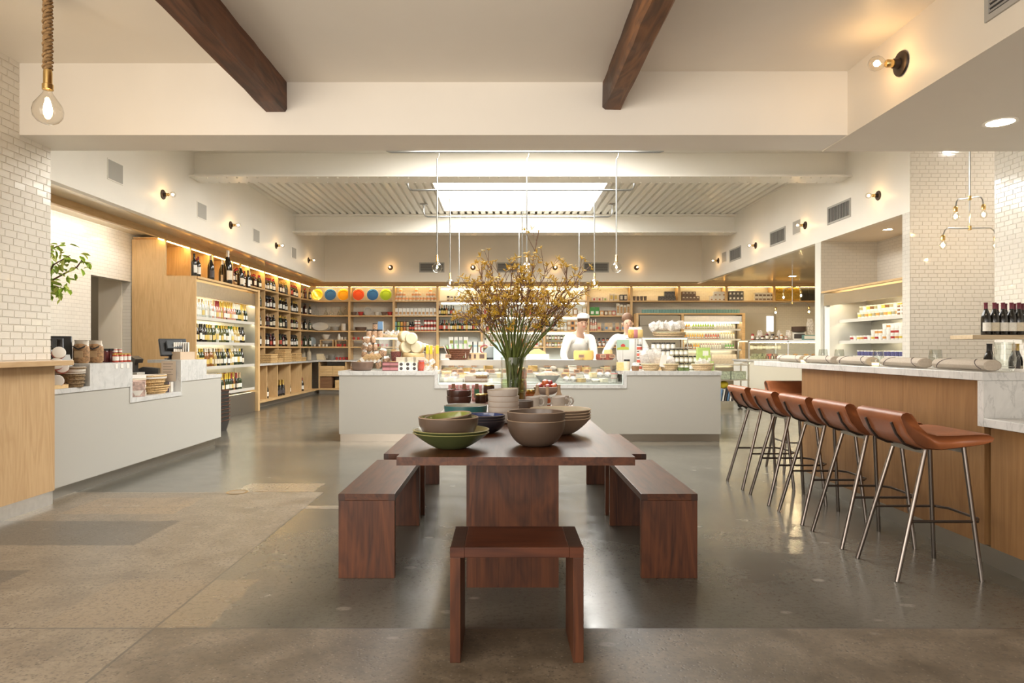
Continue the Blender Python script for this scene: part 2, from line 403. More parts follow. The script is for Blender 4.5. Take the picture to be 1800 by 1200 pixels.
# hall walls above the soffits
sbox('wall_left_upper', white, XL - .1, XL, 5.44, YB, ZS, 4.4)
sbox('wall_right_upper', white, XR, XR + .1, 9.13, YB, ZS, 4.4)
sbox('wall_back_upper', cream, XL, XR, YB, YB + .1, ZS, 4.4)
sbox('ceiling_left_soffit', gloss, -5.98, XL - .1, 3.4, 19.4, ZS, ZS + .1)
sbox('ceiling_till_soffit', white, XL, -3.78, 3.5, 5.44, ZS, ZS + .1)
sbox('ceiling_back_soffit', gloss, XL - .1, XR, YB + .1, 19.4, ZS, ZS + .1)
sbox('ceiling_right_soffit', gloss, XR + .1, 9.1, 11.7, 19.4, ZS, ZS + .1)
sbox('ceiling_recess', cream, XR + .1, 6.4, 9.13, 11.7, ZS, ZS + .1)
sbox('wall_back', tileback, -5.98, 9.1, 19.25, 19.4, 0, ZS)
sbox('wall_right_far', tileback_x, 9.0, 9.1, 11.7, 19.25, 0, ZS)
# pier, recess and passage on the right
struct('wall_right_pillar', MB().box(XR, 6.4, 11.5, 11.7, 0, ZS), plain('pillar_tile', (.72,.70,.62), .15))
sbox('wall_right_recess_side', tileback, XR + .005, 6.29, 11.488, 11.5, 2.18, ZS)
sbox('wall_right_recess', tileback_x, 6.29, 6.4, 9.13, 11.488, 0, ZS)
wp = sbox('wall_right_pier', grout, XR, 8.1, 8.967, 9.13, 0, 4.4)
tiles(wp, 'y', 8.967, -1, XR, 6.62, 1.0, 3.95, 300, order=lambda c: -c[3])
struct('wall_right_pier_edge', MB().box(XR - .006, XR, 8.962, 9.13, 0, ZS), tileback_x)
struct('wall_right_pier_top', MB().box(XR - .006, XR, 8.962, 9.13, ZS, 4.4), white)
wr = sbox('wall_right', grout, XR + .007, 5.5, -3, 7.43, 0, 4.4)
tiles(wr, 'x', XR + .007, -1, 6.2, 7.43, .95, 3.95, 300, order=lambda c: -c[1])
bxo(wr, 'plain_band', tilew, XR + .003, XR + .007, -3, 6.195, 0, 4.3)
sbox('wall_right_passage', white, 8.0, 8.1, 5.44, 8.96, 0, 4.4)
sbox('wall_right_passage_front', white, 5.5, 8.1, 5.34, 5.44, 0, 4.4)
# header between front room and hall, bulkhead over the bar, front ceilings
struct('beam_header', MB().box(-3.79, 2.54, 5.04, 5.44, 2.80, 4.4).box(-3.9, -3.79, 5.40, 5.44, ZS, 4.4).box(XL, -3.9, 5.40, 5.44, ZS, 4.4), white)
struct('ceiling_bulkhead', MB().box(2.54, 5.347, -3, 5.44, 2.795, 3.5).box(2.54, 5.5, 5.30, 5.44, 3.5, 4.4), cream)
sbox('ceiling_front', white, -3.79, -1.68, -3, 5.04, 3.33, 3.45)
sbox('ceiling_front_middle', white, -1.68, .80, -3, 5.04, 3.19, 3.45)
sbox('ceiling_front_right', white, .80, 2.54, -3, 5.04, 3.27, 3.45)
def timber(name, x0, x1, z0, z1, seed, m=None):
    rnd = random.Random(seed); b = MB(); n = 34; vs = []
    for i in range(n + 1):
        y = -2.5 + (5.04 + 2.5) * i / n; j = lambda k: rnd.uniform(-k, k)
        vs += [(x0 + j(.004) + .012, y, z0 + j(.005)), (x0 + j(.008), y, z0 + .025 + j(.008)), (x0 + j(.003), y, z1), (x1 + j(.003), y, z1), (x1 + j(.005), y, z0 + .02 + j(.006)), (x1 - .012 + j(.004), y, z0 + j(.005))]
    fs = []
    for i in range(n):
        for k in range(6):
            k2 = (k + 1) % 6; fs.append((i*6+k, i*6+k2, (i+1)*6+k2, (i+1)*6+k))
    fs += [tuple(range(6))[::-1], tuple(n*6+k for k in range(6))]
    b.add(vs, fs); o = struct(name, b, m or beamw); return o
timber('beam_timber', -1.76, -1.60, 2.97, 3.32, 3)
timber('beam_timber_2', .735, .875, 2.985, 3.26, 4, beamw2)
# steel deck, roof lights and I-beams
SK = [(6.2, 9.9), (11.3, 15.24)]; SX0, SX1 = -1.31, 1.93
deck = MB()
def ribs(x0, x1, y0, y1):
    x = x0; p = []
    while x < x1 - .001:
        for dx, z in ((0, ZC), (.10, ZC), (.112, ZC + .045), (.148, ZC + .045)):
            if x + dx <= x1: p.append((x + dx, z))
        x += .16
    p.append((x1, ZC))
    n = len(p); deck.add([(a, y0, z) for a, z in p] + [(a, y1, z) for a, z in p], [(i, i+1, n+i+1, n+i) for i in range(n-1)])
ribs(XL, SX0, 5.44, YB); ribs(SX1, 8.1, 5.44, YB)
for y0, y1 in ((5.44, SK[0][0]), (SK[0][1], SK[1][0]), (SK[1][1], YB)): ribs(SX0, SX1, y0, y1)
dk = struct('ceiling_deck', deck, iron)
sbox('ceiling_roof', white, -6, 8.3, 5.3, 18.6, 4.62, 4.7)
for i, (y0, y1) in enumerate(SK):
    b = MB().box(SX0 - .03, SX0, y0, y1, ZC - .005, 4.62).box(SX1, SX1 + .03, y0, y1, ZC - .005, 4.62).box(SX0 - .03, SX1 + .03, y0 - .03, y0, ZC - .005, 4.62).box(SX0 - .03, SX1 + .03, y1, y1 + .03, ZC - .005, 4.62)
    wdw = struct('window_%d' % (i + 1), b, iron)
    part(wdw, 'glazing', MB().box(SX0, SX1, y0, y1, 4.56, 4.58), skyglow)
for i, (y0, zf) in enumerate(((10.45, 3.855), (15.61, 3.875))):
    ib = struct('beam_steel_%d' % (i + 1), MB().box(XL, XR, y0, y0 + .42, zf, zf + .028), iron)
    part(ib, 'web', MB().box(XL, XR, y0 + .19, y0 + .23, zf + .028, ZC), iron)
    part(ib, 'top_flange', MB().box(XL, XR, y0, y0 + .42, ZC - .03, ZC - .002), iron)
    part(ib, 'angle', MB().box(XL, XR, y0 + .09, y0 + .19, zf + .028, zf + .04).box(XL, XR, y0 + .178, y0 + .19, zf + .04, zf + .13), iron)
    bolts = MB(); x = XL + .1
    while x < XR:
        for yy, zz, dz in ((.06, zf, -1), (.36, zf, -1), (.135, zf + .04, 1)):
            bolts.lathe([(.016, 0), (.013, dz*.012), (0, dz*.016)], 6, (x + (.07 if yy > .3 else 0), y0 + yy, zz))
        x += .155
    o = part(ib, 'bolts', bolts, iron); o['kind'] = 'stuff'
# ---------------------------------------------------------------- lamps, vents and grilles
NTH = ['first', 'second', 'third', 'fourth', 'fifth', 'sixth', 'seventh', 'eighth', 'ninth', 'tenth']
def sconce(loc, rz, label, big=1.0, grp='bare bulb wall sconces'):
    t = thing('wall_sconce', label, 'sconce', loc, rz, grp)
    if big != 1: t.scale = (big,)*3
    # built facing local -Y
    RX = Matrix.Rotation(R(90), 4, 'X')
    def pl(b): b.lathe([(0,.0),(.066,.0),(.07,.006),(.066,.014),(.03,.02),(.026,.05),(0,.05)], 20, M=RX)
    def so(b): b.lathe([(.02,.045),(.022,.05),(.022,.085),(.018,.09),(0,.09)], 12, M=RX)
    def bu(b): b.lathe([(.014,.088),(.02,.098),(.036,.12),(.042,.142),(.036,.166),(.02,.18),(0,.185)], 12, M=RX)
    def fi(b): b.ball((0,-.14,0), .017, 8, 5)
    obj('back_plate', cm('sconce_plate', pl, bronze), t); obj('socket', cm('sconce_socket', so, brass), t)
    g = obj('bulb', cm('sconce_bulb', bu, bulbglass), t); obj('filament', cm('sconce_filament', fi, sconceglow), g)
ys = (9.66, 12.05, 14.46, 16.86)
for i, y in enumerate(ys): sconce((XL, y, 3.40), R(90), 'bare bulb sconce on the left wall, %s from the near end' % NTH[i])
for i, y in enumerate((9.72, 12.07, 14.44, 16.95)): sconce((XR, y, 3.40), R(-90), 'bare bulb sconce on the right wall, %s from the near end' % NTH[i])
for i, x in enumerate((-3.045, -.82, 1.39, 3.585)): sconce((x, YB, 3.40), 0, 'bare bulb sconce on the back wall, %s from the left' % NTH[i])
sconce((2.54, 4.35, 3.04), R(-90), 'large bare bulb sconce on the bulkhead above the bar', 1.15, None)
def vent(loc, rz, w, h, label, vertical=True, n=14):
    t = thing('air_vent', label, 'vent', loc, rz, 'slatted air vents')
    f = .03; b = MB().box(-w/2,w/2,-.012,0,-h/2,-h/2+f).box(-w/2,w/2,-.012,0,h/2-f,h/2).box(-w/2,-w/2+f,-.012,0,-h/2+f,h/2-f).box(w/2-f,w/2,-.012,0,-h/2+f,h/2-f)
    part(t, 'frame', b, grille); bxo(t, 'backing', dark, -w/2+f, w/2-f, -.003, -.001, -h/2+f, h/2-f)
    for i in range(n):
        if vertical:
            x = -w/2+f + (w-2*f)*(i+.5)/n; s = obj('slat', cm('vslat%.2f' % h, lambda b: b.box(-.008,.008,-.01,-.003,-h/2+f,h/2-f), slatm), t, (x,0,0))
        else:
            z = -h/2+f + (h-2*f)*(i+.5)/n; s = obj('slat', cm('hslat%.2f' % w, lambda b: b.box(-w/2+f,w/2-f,-.011,-.003,-.006,.006), slatm), t, (0,0,z))
for i, (a, b) in enumerate(((10.49, 11.24), (12.92, 13.66), (15.33, 16.1))):
    vent((XR, (a+b)/2, 3.395), R(-90), b-a, .29, 'slatted vent high on the right wall, %s from the near end' % NTH[i])
for i, x in enumerate((-1.93, .16, 2.5)): vent((x, YB, 3.405), 0, .68, .27, 'dark slatted vent on the back wall, %s from the left' % NTH[i], False, 9)
vent((2.54, 3.2, 3.075), R(-90), .78, .28, 'dark slatted vent above the bar at the ceiling corner', False, 9)
def speaker(loc, rz, label):
    t = thing('speaker_grille', label, 'speaker', loc, rz, 'flush square wall speakers')
    part(t, 'frame', MB().box(-.17,.17,-.008,0,-.13,.13), white); bxo(t, 'mesh', grille, -.155,.155,-.012,-.008,-.115,.115)
for i, y in enumerate((8.47, 10.9, 13.3, 15.68)): speaker((XL, y, 3.415), R(90), 'flush grey speaker grille on the left wall, %s from the near end' % NTH[i])
for i, y in enumerate((12.42, 16.5)): speaker((XR, y, 3.43), R(-90), 'pale speaker grille on the right wall, %s from the near end' % NTH[i])
def globe_lamp(parent, z, r=.074):
    def so(b): b.lathe([(0,.17),(.012,.17),(.018,.155),(.018,.085),(.022,.08),(.022,.068),(0,.068)], 12)
    def gl(b): b.lathe([(.018,.07),(.024,.055),(.05,.03)] + [(r*math.cos(R(a)), r*math.sin(R(a)) - .012) for a in (30, 5, -20, -45, -70)] + [(0, -r-.012)], 16)
    def fi(b): b.lathe([(0,.02),(.004,.02),(.009,.0),(.010,-.012),(.007,-.022),(0,-.026)], 8)
    s = obj('socket', cm('globe_socket', so, brass), parent, (0,0,z))
    g = obj('bulb', cm('globe_bulb', gl, bulbglass), parent, (0,0,z)); obj('filament', cm('globe_fil', fi, filament), g)
RAILS = [(9.75, 'nearest rail'), (12.1, 'middle rail'), (14.55, 'far rail')]
for y, nm in RAILS:
    t = thing('pendant_rail', 'grey conduit rail with bent ends under the ceiling, ' + nm, 'rail', (0, y, 4.03), 0, 'conduit rails')
    def bend(x, s): return [(x, 0, .27), (x, 0, .10), (x + s*.012, 0, .05), (x + s*.04, 0, .015), (x + s*.09, 0, 0)]
    part(t, 'pipe', MB().tube(bend(-1.7, 1) + bend(2.32, -1)[::-1], .017, 8), galv)
    for x in (-1.7, 2.32): part(t, 'canopy', MB().lathe([(0,.27),(.09,.27),(.09,.262),(.025,.25),(.02,.22),(0,.22)], 16, (x,0,0)), galv)
    for j, dx in enumerate((-1.28, 0, 1.28)):
        p = thing('pendant_lamp', 'clear globe bulb on a long rod, %s of three on the %s' % (('left', 'middle', 'right')[j], nm), 'pendant lamp', (.333 + dx, y, 2.39), 0, 'globe pendants under the roof lights')
        obj('rod', cm('pend_rod', lambda b: b.tube([(0,0,.16),(0,0,1.54)], .010, 8), galv), p)
        obj('hook', cm('pend_hook', lambda b: b.tube([(.0,.0,1.54),(.024,0,1.57),(.03,0,1.61),(.024,0,1.65),(0,0,1.66),(-.024,0,1.65),(-.026,0,1.62)], .006, 6), galv), p)
        globe_lamp(p, 0)
# rope pendant at the near left
t = thing('rope_pendant', 'large clear bulb hanging on a knotted brown rope', 'pendant lamp', (-2.67, 4.0, 2.62))
rope = plain('rope', (.33,.20,.085), .8, var=.35, scale=60, bmp=.6)
b = MB(); 
for k in range(3):
    pts = []; 
    for i in range(150):
        z = .235 + .46*i/150; a = 2*math.pi*(i/150*7 + k/3); rr = .012 + .010*abs(math.sin(math.pi*(i/150*14)))
        pts.append((rr*math.cos(a), rr*math.sin(a), z))
    b.tube(pts, .0095, 6)
part(t, 'rope', b, rope)
part(t, 'socket', MB().lathe([(0,.235),(.022,.235),(.024,.22),(.024,.155),(.03,.15),(.03,.12),(.024,.118),(0,.118)], 16), brass)
g = part(t, 'bulb', MB().lathe([(.022,.12),(.026,.10),(.05,.065),(.074,.03),(.082,-.005),(.076,-.04),(.055,-.066),(.03,-.078),(0,-.081)], 24), bulbglass)
part(g, 'filament', MB().lathe([(0,.06),(.012,.055),(.02,.03),(.024,0),(.018,-.025),(0,-.034)], 10), filament)
# recessed downlights, and fill lights added in the same fitting
def downlight(loc, label, r=.085, m=None):
    t = thing('downlight', label, 'ceiling light', loc, 0, 'recessed downlights')
    part(t, 'trim', MB().lathe([(r,-.004),(r+.02,-.006),(r+.022,0),(r,0)], 24), white); part(t, 'lens', MB().lathe([(0,-.003),(r,-.003),(r,0)], 24), m or downl)
downlight((3.45, 4.74, 2.795), 'round recessed downlight in the bulkhead over the bar')
downlight((6.3, 13.2, 3.02), 'added fill light over the pastry counter, nearer the hall', .08, downs)  # unseen lamp added to brighten the pastry area
downlight((7.2, 17.0, 3.02), 'added fill light near the back wall by the grey door', .08, downs)  # unseen lamp added to brighten the back right corner
downlight((6.9, 7.4, 4.3), 'added fill light high over the tiled passage', .09, downw)  # unseen lamp added to brighten the passage tiles
downlight((-7.0, 10.6, 2.6), 'added fill light in the corridor beyond the left doorway', .08)  # unseen lamp added to lift the dim corridor
downlight((5.8, 10.3, 3.02), 'round recessed downlight in the alcove above the dairy fridge', .06)
# branching conduit lamps
def branch_lamp(loc, label, rz=0, drop=1.2):
    t = thing('branch_lamp', label, 'pendant lamp', loc, rz, 'branching conduit lamps')
    part(t, 'stem', MB().tube([(0,0,-.36),(0,0,0)], .008, 8).tube([(0,0,0),(0,0,drop)], .011, 8), galv)
    part(t, 'hub', MB().lathe([(0,-.025),(.02,-.025),(.02,.025),(0,.025)], 12).lathe([(0,-.385),(.02,-.385),(.02,-.335),(0,-.335)], 12), brass)
    for s, L, z in ((-1,.2,0),(1,.2,.0),(-1,.38,-.36),(1,.38,-.36)):
        dz = .02*s if z == 0 else .01*s
        part(t, 'arm', MB().tube([(0,0,z),(s*L*.55,0,z+dz),(s*L*.8,0,z+dz),(s*L*.93,0,z+dz-.03),(s*L,0,z+dz-.09)], .008, 8), galv)
        q = thing_part(t, (s*L, 0, z+dz-.18))
def thing_part(t, loc):
    s = obj('socket', cm('branch_socket', lambda b: b.lathe([(0,.095),(.014,.095),(.024,.08),(.024,.03),(0,.03)], 12), brass), t, loc)
    g = obj('bulb', cm('branch_bulb', lambda b: b.lathe([(.016,.03),(.022,.015),(.036,-.015),(.04,-.035),(.034,-.06),(.018,-.074),(0,-.078)], 12), bulbglass), t, loc)
    obj('filament', cm('branch_fil', lambda b: b.ball((0,0,-.028), .02, 8, 5), filament), g)
branch_lamp((5.6, 8.2, 3.03), 'branching conduit lamp with glowing bulbs in the tiled passage', R(12), 1.265)
branch_lamp((6.6, 15.6, 2.62), 'small branching conduit lamp hanging over the pastry case', R(0), .4)
# ---------------------------------------------------------------- oak fascia and LED strips
for nm, d in (('trim_1', (-5.32, -5.26, 5.44, 18.87, 2.925, ZS)), ('trim_2', (-5.26, 9.0, 18.85, 18.91, 2.925, ZS))):
    sbox(nm, oak_y if nm == 'trim_1' else oak_x, *d)
o = thing('led_strip', 'glowing warm strip light under the left oak fascia', 'strip light', (-5.345, 14.75, 2.94)); part(o, 'diffuser', MB().box(-.018,.018,-4.15,4.05,-.018,0), ledm); part(o, 'channel', MB().box(-.02,.02,-4.15,4.05,0,.012), steel)
o = thing('led_strip', 'glowing warm strip light under the back oak fascia', 'strip light', (1.4, 18.935, 2.94)); part(o, 'diffuser', MB().box(-6.6,7.5,-.014,.014,-.014,0), emit('led_back', (1,.74,.32), 26)); part(o, 'channel', MB().box(-6.6,7.5,-.016,.016,0,.012), steel)
o = thing('led_strip', 'long ceiling light tucked behind the fascia above the tills', 'strip light', (-5.385, 7.9, 3.0)); part(o, 'diffuser', MB().box(-.022,.022,-2.3,2.3,-.03,0), emit('till_light', (1,.95,.85), 40)); part(o, 'channel', MB().box(-.03,.03,-2.32,2.32,0,.019), steel)
# ---------------------------------------------------------------- shelving
LV = [.905, 1.273, 1.713, 2.137, 2.545]          # worktop and shelf tops
T = .035
YD = [11.6 + .9*i for i in range(8)]             # uprights of the wine wall
t = thing('wine_shelving', 'oak wine shelving with square cubbies along the left wall', 'shelving', (0,0,0))
part(t, 'back_panel', MB().box(-5.845,-5.83,10.75,17.92,.15,2.93), oak_z)
part(t, 'end_panel', MB().box(-5.83,-4.83,10.71,10.745,0,2.365).box(-5.83,-5.30,10.71,10.745,2.365,2.935), oak_z)
part(t, 'top_panel', MB().box(-5.83,-5.33,10.745,18.85,2.955,2.975), oak_y)
for y in YD: part(t, 'upright', MB().box(-5.83,-5.31,y-.018,y+.018, 2.37 if y < 13.4 else .95, 2.94), oak_z)
for z in LV[1:4]: part(t, 'shelf', MB().box(-5.83,-5.30,13.46,17.9,z-T,z), oak_y)
part(t, 'shelf', MB().box(-5.83,-5.30,13.46,17.9,LV[4]-T,LV[4]), oak_y)
for y in YD[4:]: part(t, 'base_upright', MB().box(-5.83,-5.03,y-.018,y+.018,.145,.86), oak_z)
part(t, 'base_upright', MB().box(-5.83,-5.03,14.5,14.536,.145,.86), oak_z)
part(t, 'base_shelf', MB().box(-5.83,-5.0,13.46,18.45,.10,.145), oak_y)
part(t, 'kick_plate', MB().box(-5.83,-5.06,13.46,18.5,0,.10), steel_d)
wt = tag(obj('worktop', MB().box(-5.83,-4.98,13.46,19.24,.865,.905).box(-4.98,3.5,18.42,19.24,.865,.905).mesh('worktop', MB_)), 'long pale marble worktop along the left and back shelving', 'worktop')
XD = [-4.257, -3.03, -1.822, -.6, 1.13, 2.34, 3.534]
t = thing('back_shelving', 'oak open shelving along the back wall with lit top row', 'shelving')
for x in XD: part(t, 'upright', MB().box(x-.03,x+.03,18.845,19.24,.91,2.93), oak_z)
for x in (4.854, 6.16, 7.48, 8.8): part(t, 'upright', MB().box(x-.03,x+.03,18.845,19.24,2.545,2.93), oak_z)
for z in LV[1:4]: part(t, 'shelf', MB().box(-5.30,3.534,18.85,19.24,z-T,z), oak_x)
for z in LV[1:5]: part(t, 'corner_shelf', MB().prism([(-5.83,17.92),(-5.30,17.92),(-5.13,18.85),(-5.30,18.852),(-5.30,19.24),(-5.83,19.24)], z-T, z), oak_x)
part(t, 'shelf', MB().box(-5.30,8.98,18.85,19.24,LV[4]-T,LV[4]), oak_x)
for x in (-5.0, -4.28, -3.05): bxo(t, 'base_panel', oak_z, x, x+.035, 18.45, 19.2, .145, .86)
part(t, 'base_shelf', MB().box(-5.0,3.5,18.45,19.24,.10,.145).box(-4.965,3.5,18.47,19.24,.47,.505), oak_x)
part(t, 'kick_plate', MB().box(-4.99,3.5,18.5,19.2,0,.10), steel_d)
# lit pale backs of the three bright bays
lb = plain('pale_back', (.62,.66,.60), .4)
for x0, x1 in ((-1.79, -.63), (-.57, 1.10), (1.16, 2.31)):
    bxo(t, 'pale_back', lb, x0, x1, 19.2, 19.235, .91, 2.92)
for i, z in enumerate((2.9, 2.50, 2.09, 1.66, 1.225)):
    if i < 4: part(t, 'shelf_light', MB().box(-.5,1.05,19.17,19.19,z-.02,z).box(1.2,2.28,19.17,19.19,z-.02,z), emit('bay_light', (1,.96,.85), 6.5))
    if i in (0, 1): part(t, 'shelf_light', MB().box(-1.75,-.66,19.17,19.19,z-.02,z), emit('bay_light_soft', (1,.93,.8), 5))
# ---------------------------------------------------------------- fridges
def fridge_shelves(t, x0, x1, y0, y1, zs, ax):
    for z in zs:
        b = MB().box(x0,x1,y0,y1,z-.02,z); part(t, 'shelf', b, steel)
        if ax == 'x': part(t, 'price_rail', MB().box(x1-.006 if ax == 'x' else x0, x1+.012, y0, y1, z-.045, z+.006), plain('price_rail', (.70,.68,.62), .35, .3)); part(t, 'shelf_light', MB().box(x1-.05,x1-.03,y0+.02,y1-.02,z-.034,z-.022), ledw)
        elif ax == '-x': part(t, 'price_rail', MB().box(x0-.012,x0+.006,y0,y1,z-.045,z+.006), plain('price_rail', (.70,.68,.62), .35, .3)); part(t, 'shelf_light', MB().box(x0+.03,x0+.05,y0+.02,y1-.02,z-.034,z-.022), ledw)
        else: part(t, 'price_rail', MB().box(x0,x1,y0-.012,y0+.006,z-.04,z+.006), plain('price_rail', (.70,.68,.62), .35, .3)); part(t, 'shelf_light', MB().box(x0+.02,x1-.02,y0+.03,y0+.05,z-.034,z-.022), ledw)
fin = plain('fridge_steel', (.72,.70,.62), .3, .75, var=.05, scale=6)
def slats(t, x0, x1, y0, y1, z0, z1, n, ax):
    for i in range(n):
        z = z0 + (z1-z0)*i/n; h = (z1-z0)/n
        bxo(t, 'back_slat', fin, x0, x1, y0, y1, z + .006, z + h - .006)
ZF = [.467, .92, 1.325, 1.73]
t = thing('wine_fridge', 'open stainless wine fridge in an oak surround', 'fridge')
part(t, 'oak_post', MB().box(-5.29,-4.80,13.36,13.455,0,2.37), oak_z)
part(t, 'oak_top', MB().box(-5.29,-4.81,10.745,13.36,2.33,2.365), oak_y)
part(t, 'canopy', MB().box(-4.92,-4.86,10.75,13.35,2.06,2.285), steel)
part(t, 'cavity', MB().box(-5.29,-5.27,10.75,13.35,.1,2.3), fin)
slats(t, -5.27, -5.262, 10.76, 13.34, .5, 2.04, 10, 'x')
bxo(t, 'side_liner', fin, -5.26,-4.86,10.748,10.756,.42,2.06); bxo(t, 'side_liner', fin, -5.26,-4.86,13.345,13.355,.42,2.06)
for z in ZF: pass
fridge_shelves(t, -5.25, -4.88, 10.76, 13.34, ZF, 'x')
part(t, 'top_light', MB().box(-5.02,-4.98,10.8,13.3,2.08,2.10), ledw)
part(t, 'base', MB().box(-5.25,-4.86,10.75,13.35,.0,.38), steel_d)
t = thing('drinks_fridge', 'oak framed open drinks fridge on the back wall', 'fridge')
part(t, 'oak_frame', MB().box(3.60,6.55,18.5,18.9,2.14,2.18).box(3.60,3.66,18.5,18.9,0,2.14).box(4.82,4.89,18.5,18.9,0,2.14).box(6.47,6.55,18.5,18.9,0,2.14), oak_x)
part(t, 'steel_panel', MB().box(3.70,4.80,18.52,18.60,1.85,2.11).box(3.70,4.80,18.56,18.62,0,1.85), plain('fridge_door', (.34,.31,.26), .3, .6))
part(t, 'canopy', MB().box(4.90,6.46,18.52,18.72,1.94,2.10), steel)
part(t, 'cavity', MB().box(4.89,6.47,19.0,19.03,.1,2.1), fin); slats(t, 4.9, 6.46, 18.99, 18.998, .8, 1.9, 7, 'y')
fridge_shelves(t, 4.9, 6.46, 18.58, 18.98, [.80, 1.20, 1.477, 1.75], 'y')
part(t, 'top_light', MB().box(4.92,6.44,18.64,18.68,1.91,1.93), ledw)
part(t, 'base', MB().box(4.9,6.46,18.56,18.98,0,.7), steel_d)
t = thing('dairy_fridge', 'stainless dairy fridge set in the tiled alcove on the right', 'fridge')
part(t, 'oak_top', MB().box(5.345,6.28,9.14,11.48,2.15,2.18), oak_y)
part(t, 'canopy', MB().box(5.36,5.42,9.14,11.42,1.93,2.115), plain('canopy_steel', (.40,.35,.28), .22, .9))
part(t, 'cavity', MB().box(6.1,6.28,9.14,11.48,.1,2.14), fin); slats(t, 6.09, 6.098, 9.15, 11.46, .7, 2.1, 9, 'x')
part(t, 'side_liner', MB().box(5.40,6.1,11.30,11.48,.1,1.95), plain('white_liner', (.74,.73,.68), .3))
fridge_shelves(t, 5.56, 6.09, 9.15, 11.29, [.66, 1.02, 1.345, 1.69], '-x')
part(t, 'top_light', MB().box(5.50,5.55,9.2,11.25,1.97,1.99), ledw)
part(t, 'base', MB().box(5.42,6.1,9.14,11.48,0,.5), steel_d)
# ---------------------------------------------------------------- till counter on the left
t = thing('till_counter', 'white checkout counter with stepped marble top on the left', 'counter')
part(t, 'panel', MB().prism([(5.46,.10),(8.70,.10),(8.70,.857),(7.62,.857),(7.62,.70),(6.57,.70),(6.57,.857),(5.46,.857)], -3.62, -3.60, 'x'), panelw)
part(t, 'end_panel', MB().box(-4.5,-3.62,8.68,8.70,.10,.857), panelw)
part(t, 'body', MB().box(-4.5,-3.622,5.5,8.68,.10,.69).box(-4.5,-3.622,7.63,8.68,.69,.856).box(-4.5,-3.622,5.5,6.56,.69,.856), panelw)
part(t, 'kick_plate', MB().box(-4.5,-3.66,5.46,8.66,0,.10), steel_d)
m = MB().prism([(5.46,.857),(6.57,.857),(6.57,.70),(7.62,.70),(7.62,.857),(8.71,.857),(8.71,.902),(8.26,.902),(8.26,1.095),(7.60,1.095),(7.60,.745),(6.61,.745),(6.61,1.092),(5.93,1.092),(5.93,.897),(5.46,.897)], -3.61, -3.592, 'x')
part(t, 'marble_front', m, MB_)
m = MB().box(-4.5,-3.61,5.46,5.93,.857,.897).box(-3.80,-3.61,5.93,6.61,.857,1.092).box(-4.5,-3.61,6.61,7.60,.70,.745).box(-3.77,-3.61,7.60,8.26,.745,1.095).box(-4.1,-3.77,7.86,8.26,1.06,1.095).box(-4.5,-3.61,8.26,8.71,.857,.902)
part(t, 'marble_top', m, MB_)
part(wl, 'ledge', MB().box(-3.95,-3.46,2.4,5.5,1.09,1.13), wood('ledge_board', (.45,.29,.145), (.58,.40,.22), 'y', 60, .42), bevel=.003)
# ---------------------------------------------------------------- island with cheese case
KX0, KX1, KY = -2.16, 2.855, 8.97
t = thing('island_counter', 'long pale island counter with stepped marble top in mid room', 'counter')
part(t, 'panel', MB().prism([(KX0,.10),(KX1,.10),(KX1,.875),(1.62,.875),(1.62,.70),(-.905,.70),(-.905,.875),(KX0,.875)], KY, KY+.02, 'y'), panelw)
part(t, 'end_panel', MB().box(KX0,KX0+.02,KY+.02,10.4,.10,.875).box(KX1-.02,KX1,KY+.02,10.4,.10,.875), panelw)
part(t, 'body', MB().box(KX0+.02,-.92,KY+.02,10.4,.10,.87).box(1.63,KX1-.02,KY+.02,10.4,.10,.87).box(-.92,1.63,KY+.02,10.4,.10,.69), panelw)
part(t, 'kick_plate', MB().box(KX0+.01,KX1-.01,KY+.03,10.3,0,.10), plain('island_kick', (.36,.32,.27), .3, .9))
m = MB().prism([(KX0-.01,.872),(-.905,.872),(-.905,.70),(1.62,.70),(1.62,.872),(KX1+.01,.872),(KX1+.01,.927),(1.575,.927),(1.575,.748),(-.86,.748),(-.86,.927),(KX0-.01,.927)], KY-.008, KY+.012, 'y')
part(t, 'marble_front', m, MB_)
part(t, 'marble_top', MB().box(KX0-.01,-.86,KY+.012,9.95,.875,.927).box(1.575,KX1+.01,KY+.012,9.95,.875,.927).box(-.86,1.575,KY+.012,9.95,.70,.748), MB_)
t = thing('cheese_case', 'open glass fronted cheese case in the middle of the island', 'display case')
part(t, 'front_glass', MB().box(-.855,1.57,KY+.005,KY+.011,.75,.885), pane)
part(t, 'frame', MB().box(-.855,1.57,KY-.002,KY+.004,.75,.757).box(-.857,-.845,KY-.002,KY+.004,.757,.89).box(1.56,1.572,KY-.002,KY+.004,.757,.89), plain('frosted_edge', (.72,.80,.77), .25))
part(t, 'tray', MB().box(-.85,1.565,KY+.02,9.84,.749,.775), steel)
part(t, 'rear_wall', MB().box(-.85,1.565,9.84,9.86,.775,1.0), steel_d)
part(t, 'upper_deck', MB().box(-.90,1.60,9.55,10.2,1.04,1.06), plain('white_deck', (.60,.58,.53), .3))
part(t, 'deck_edge', MB().box(-.90,1.60,9.535,9.55,.985,1.062), steel_d)
part(t, 'support', MB().box(-.9,-.87,9.56,10.2,.93,1.04).box(1.58,1.6,9.56,10.2,.93,1.04), steel)
part(t, 'case_light', MB().box(-.83,1.55,9.56,9.6,1.0,1.03), emit('case_light', (1,.93,.8), 5))
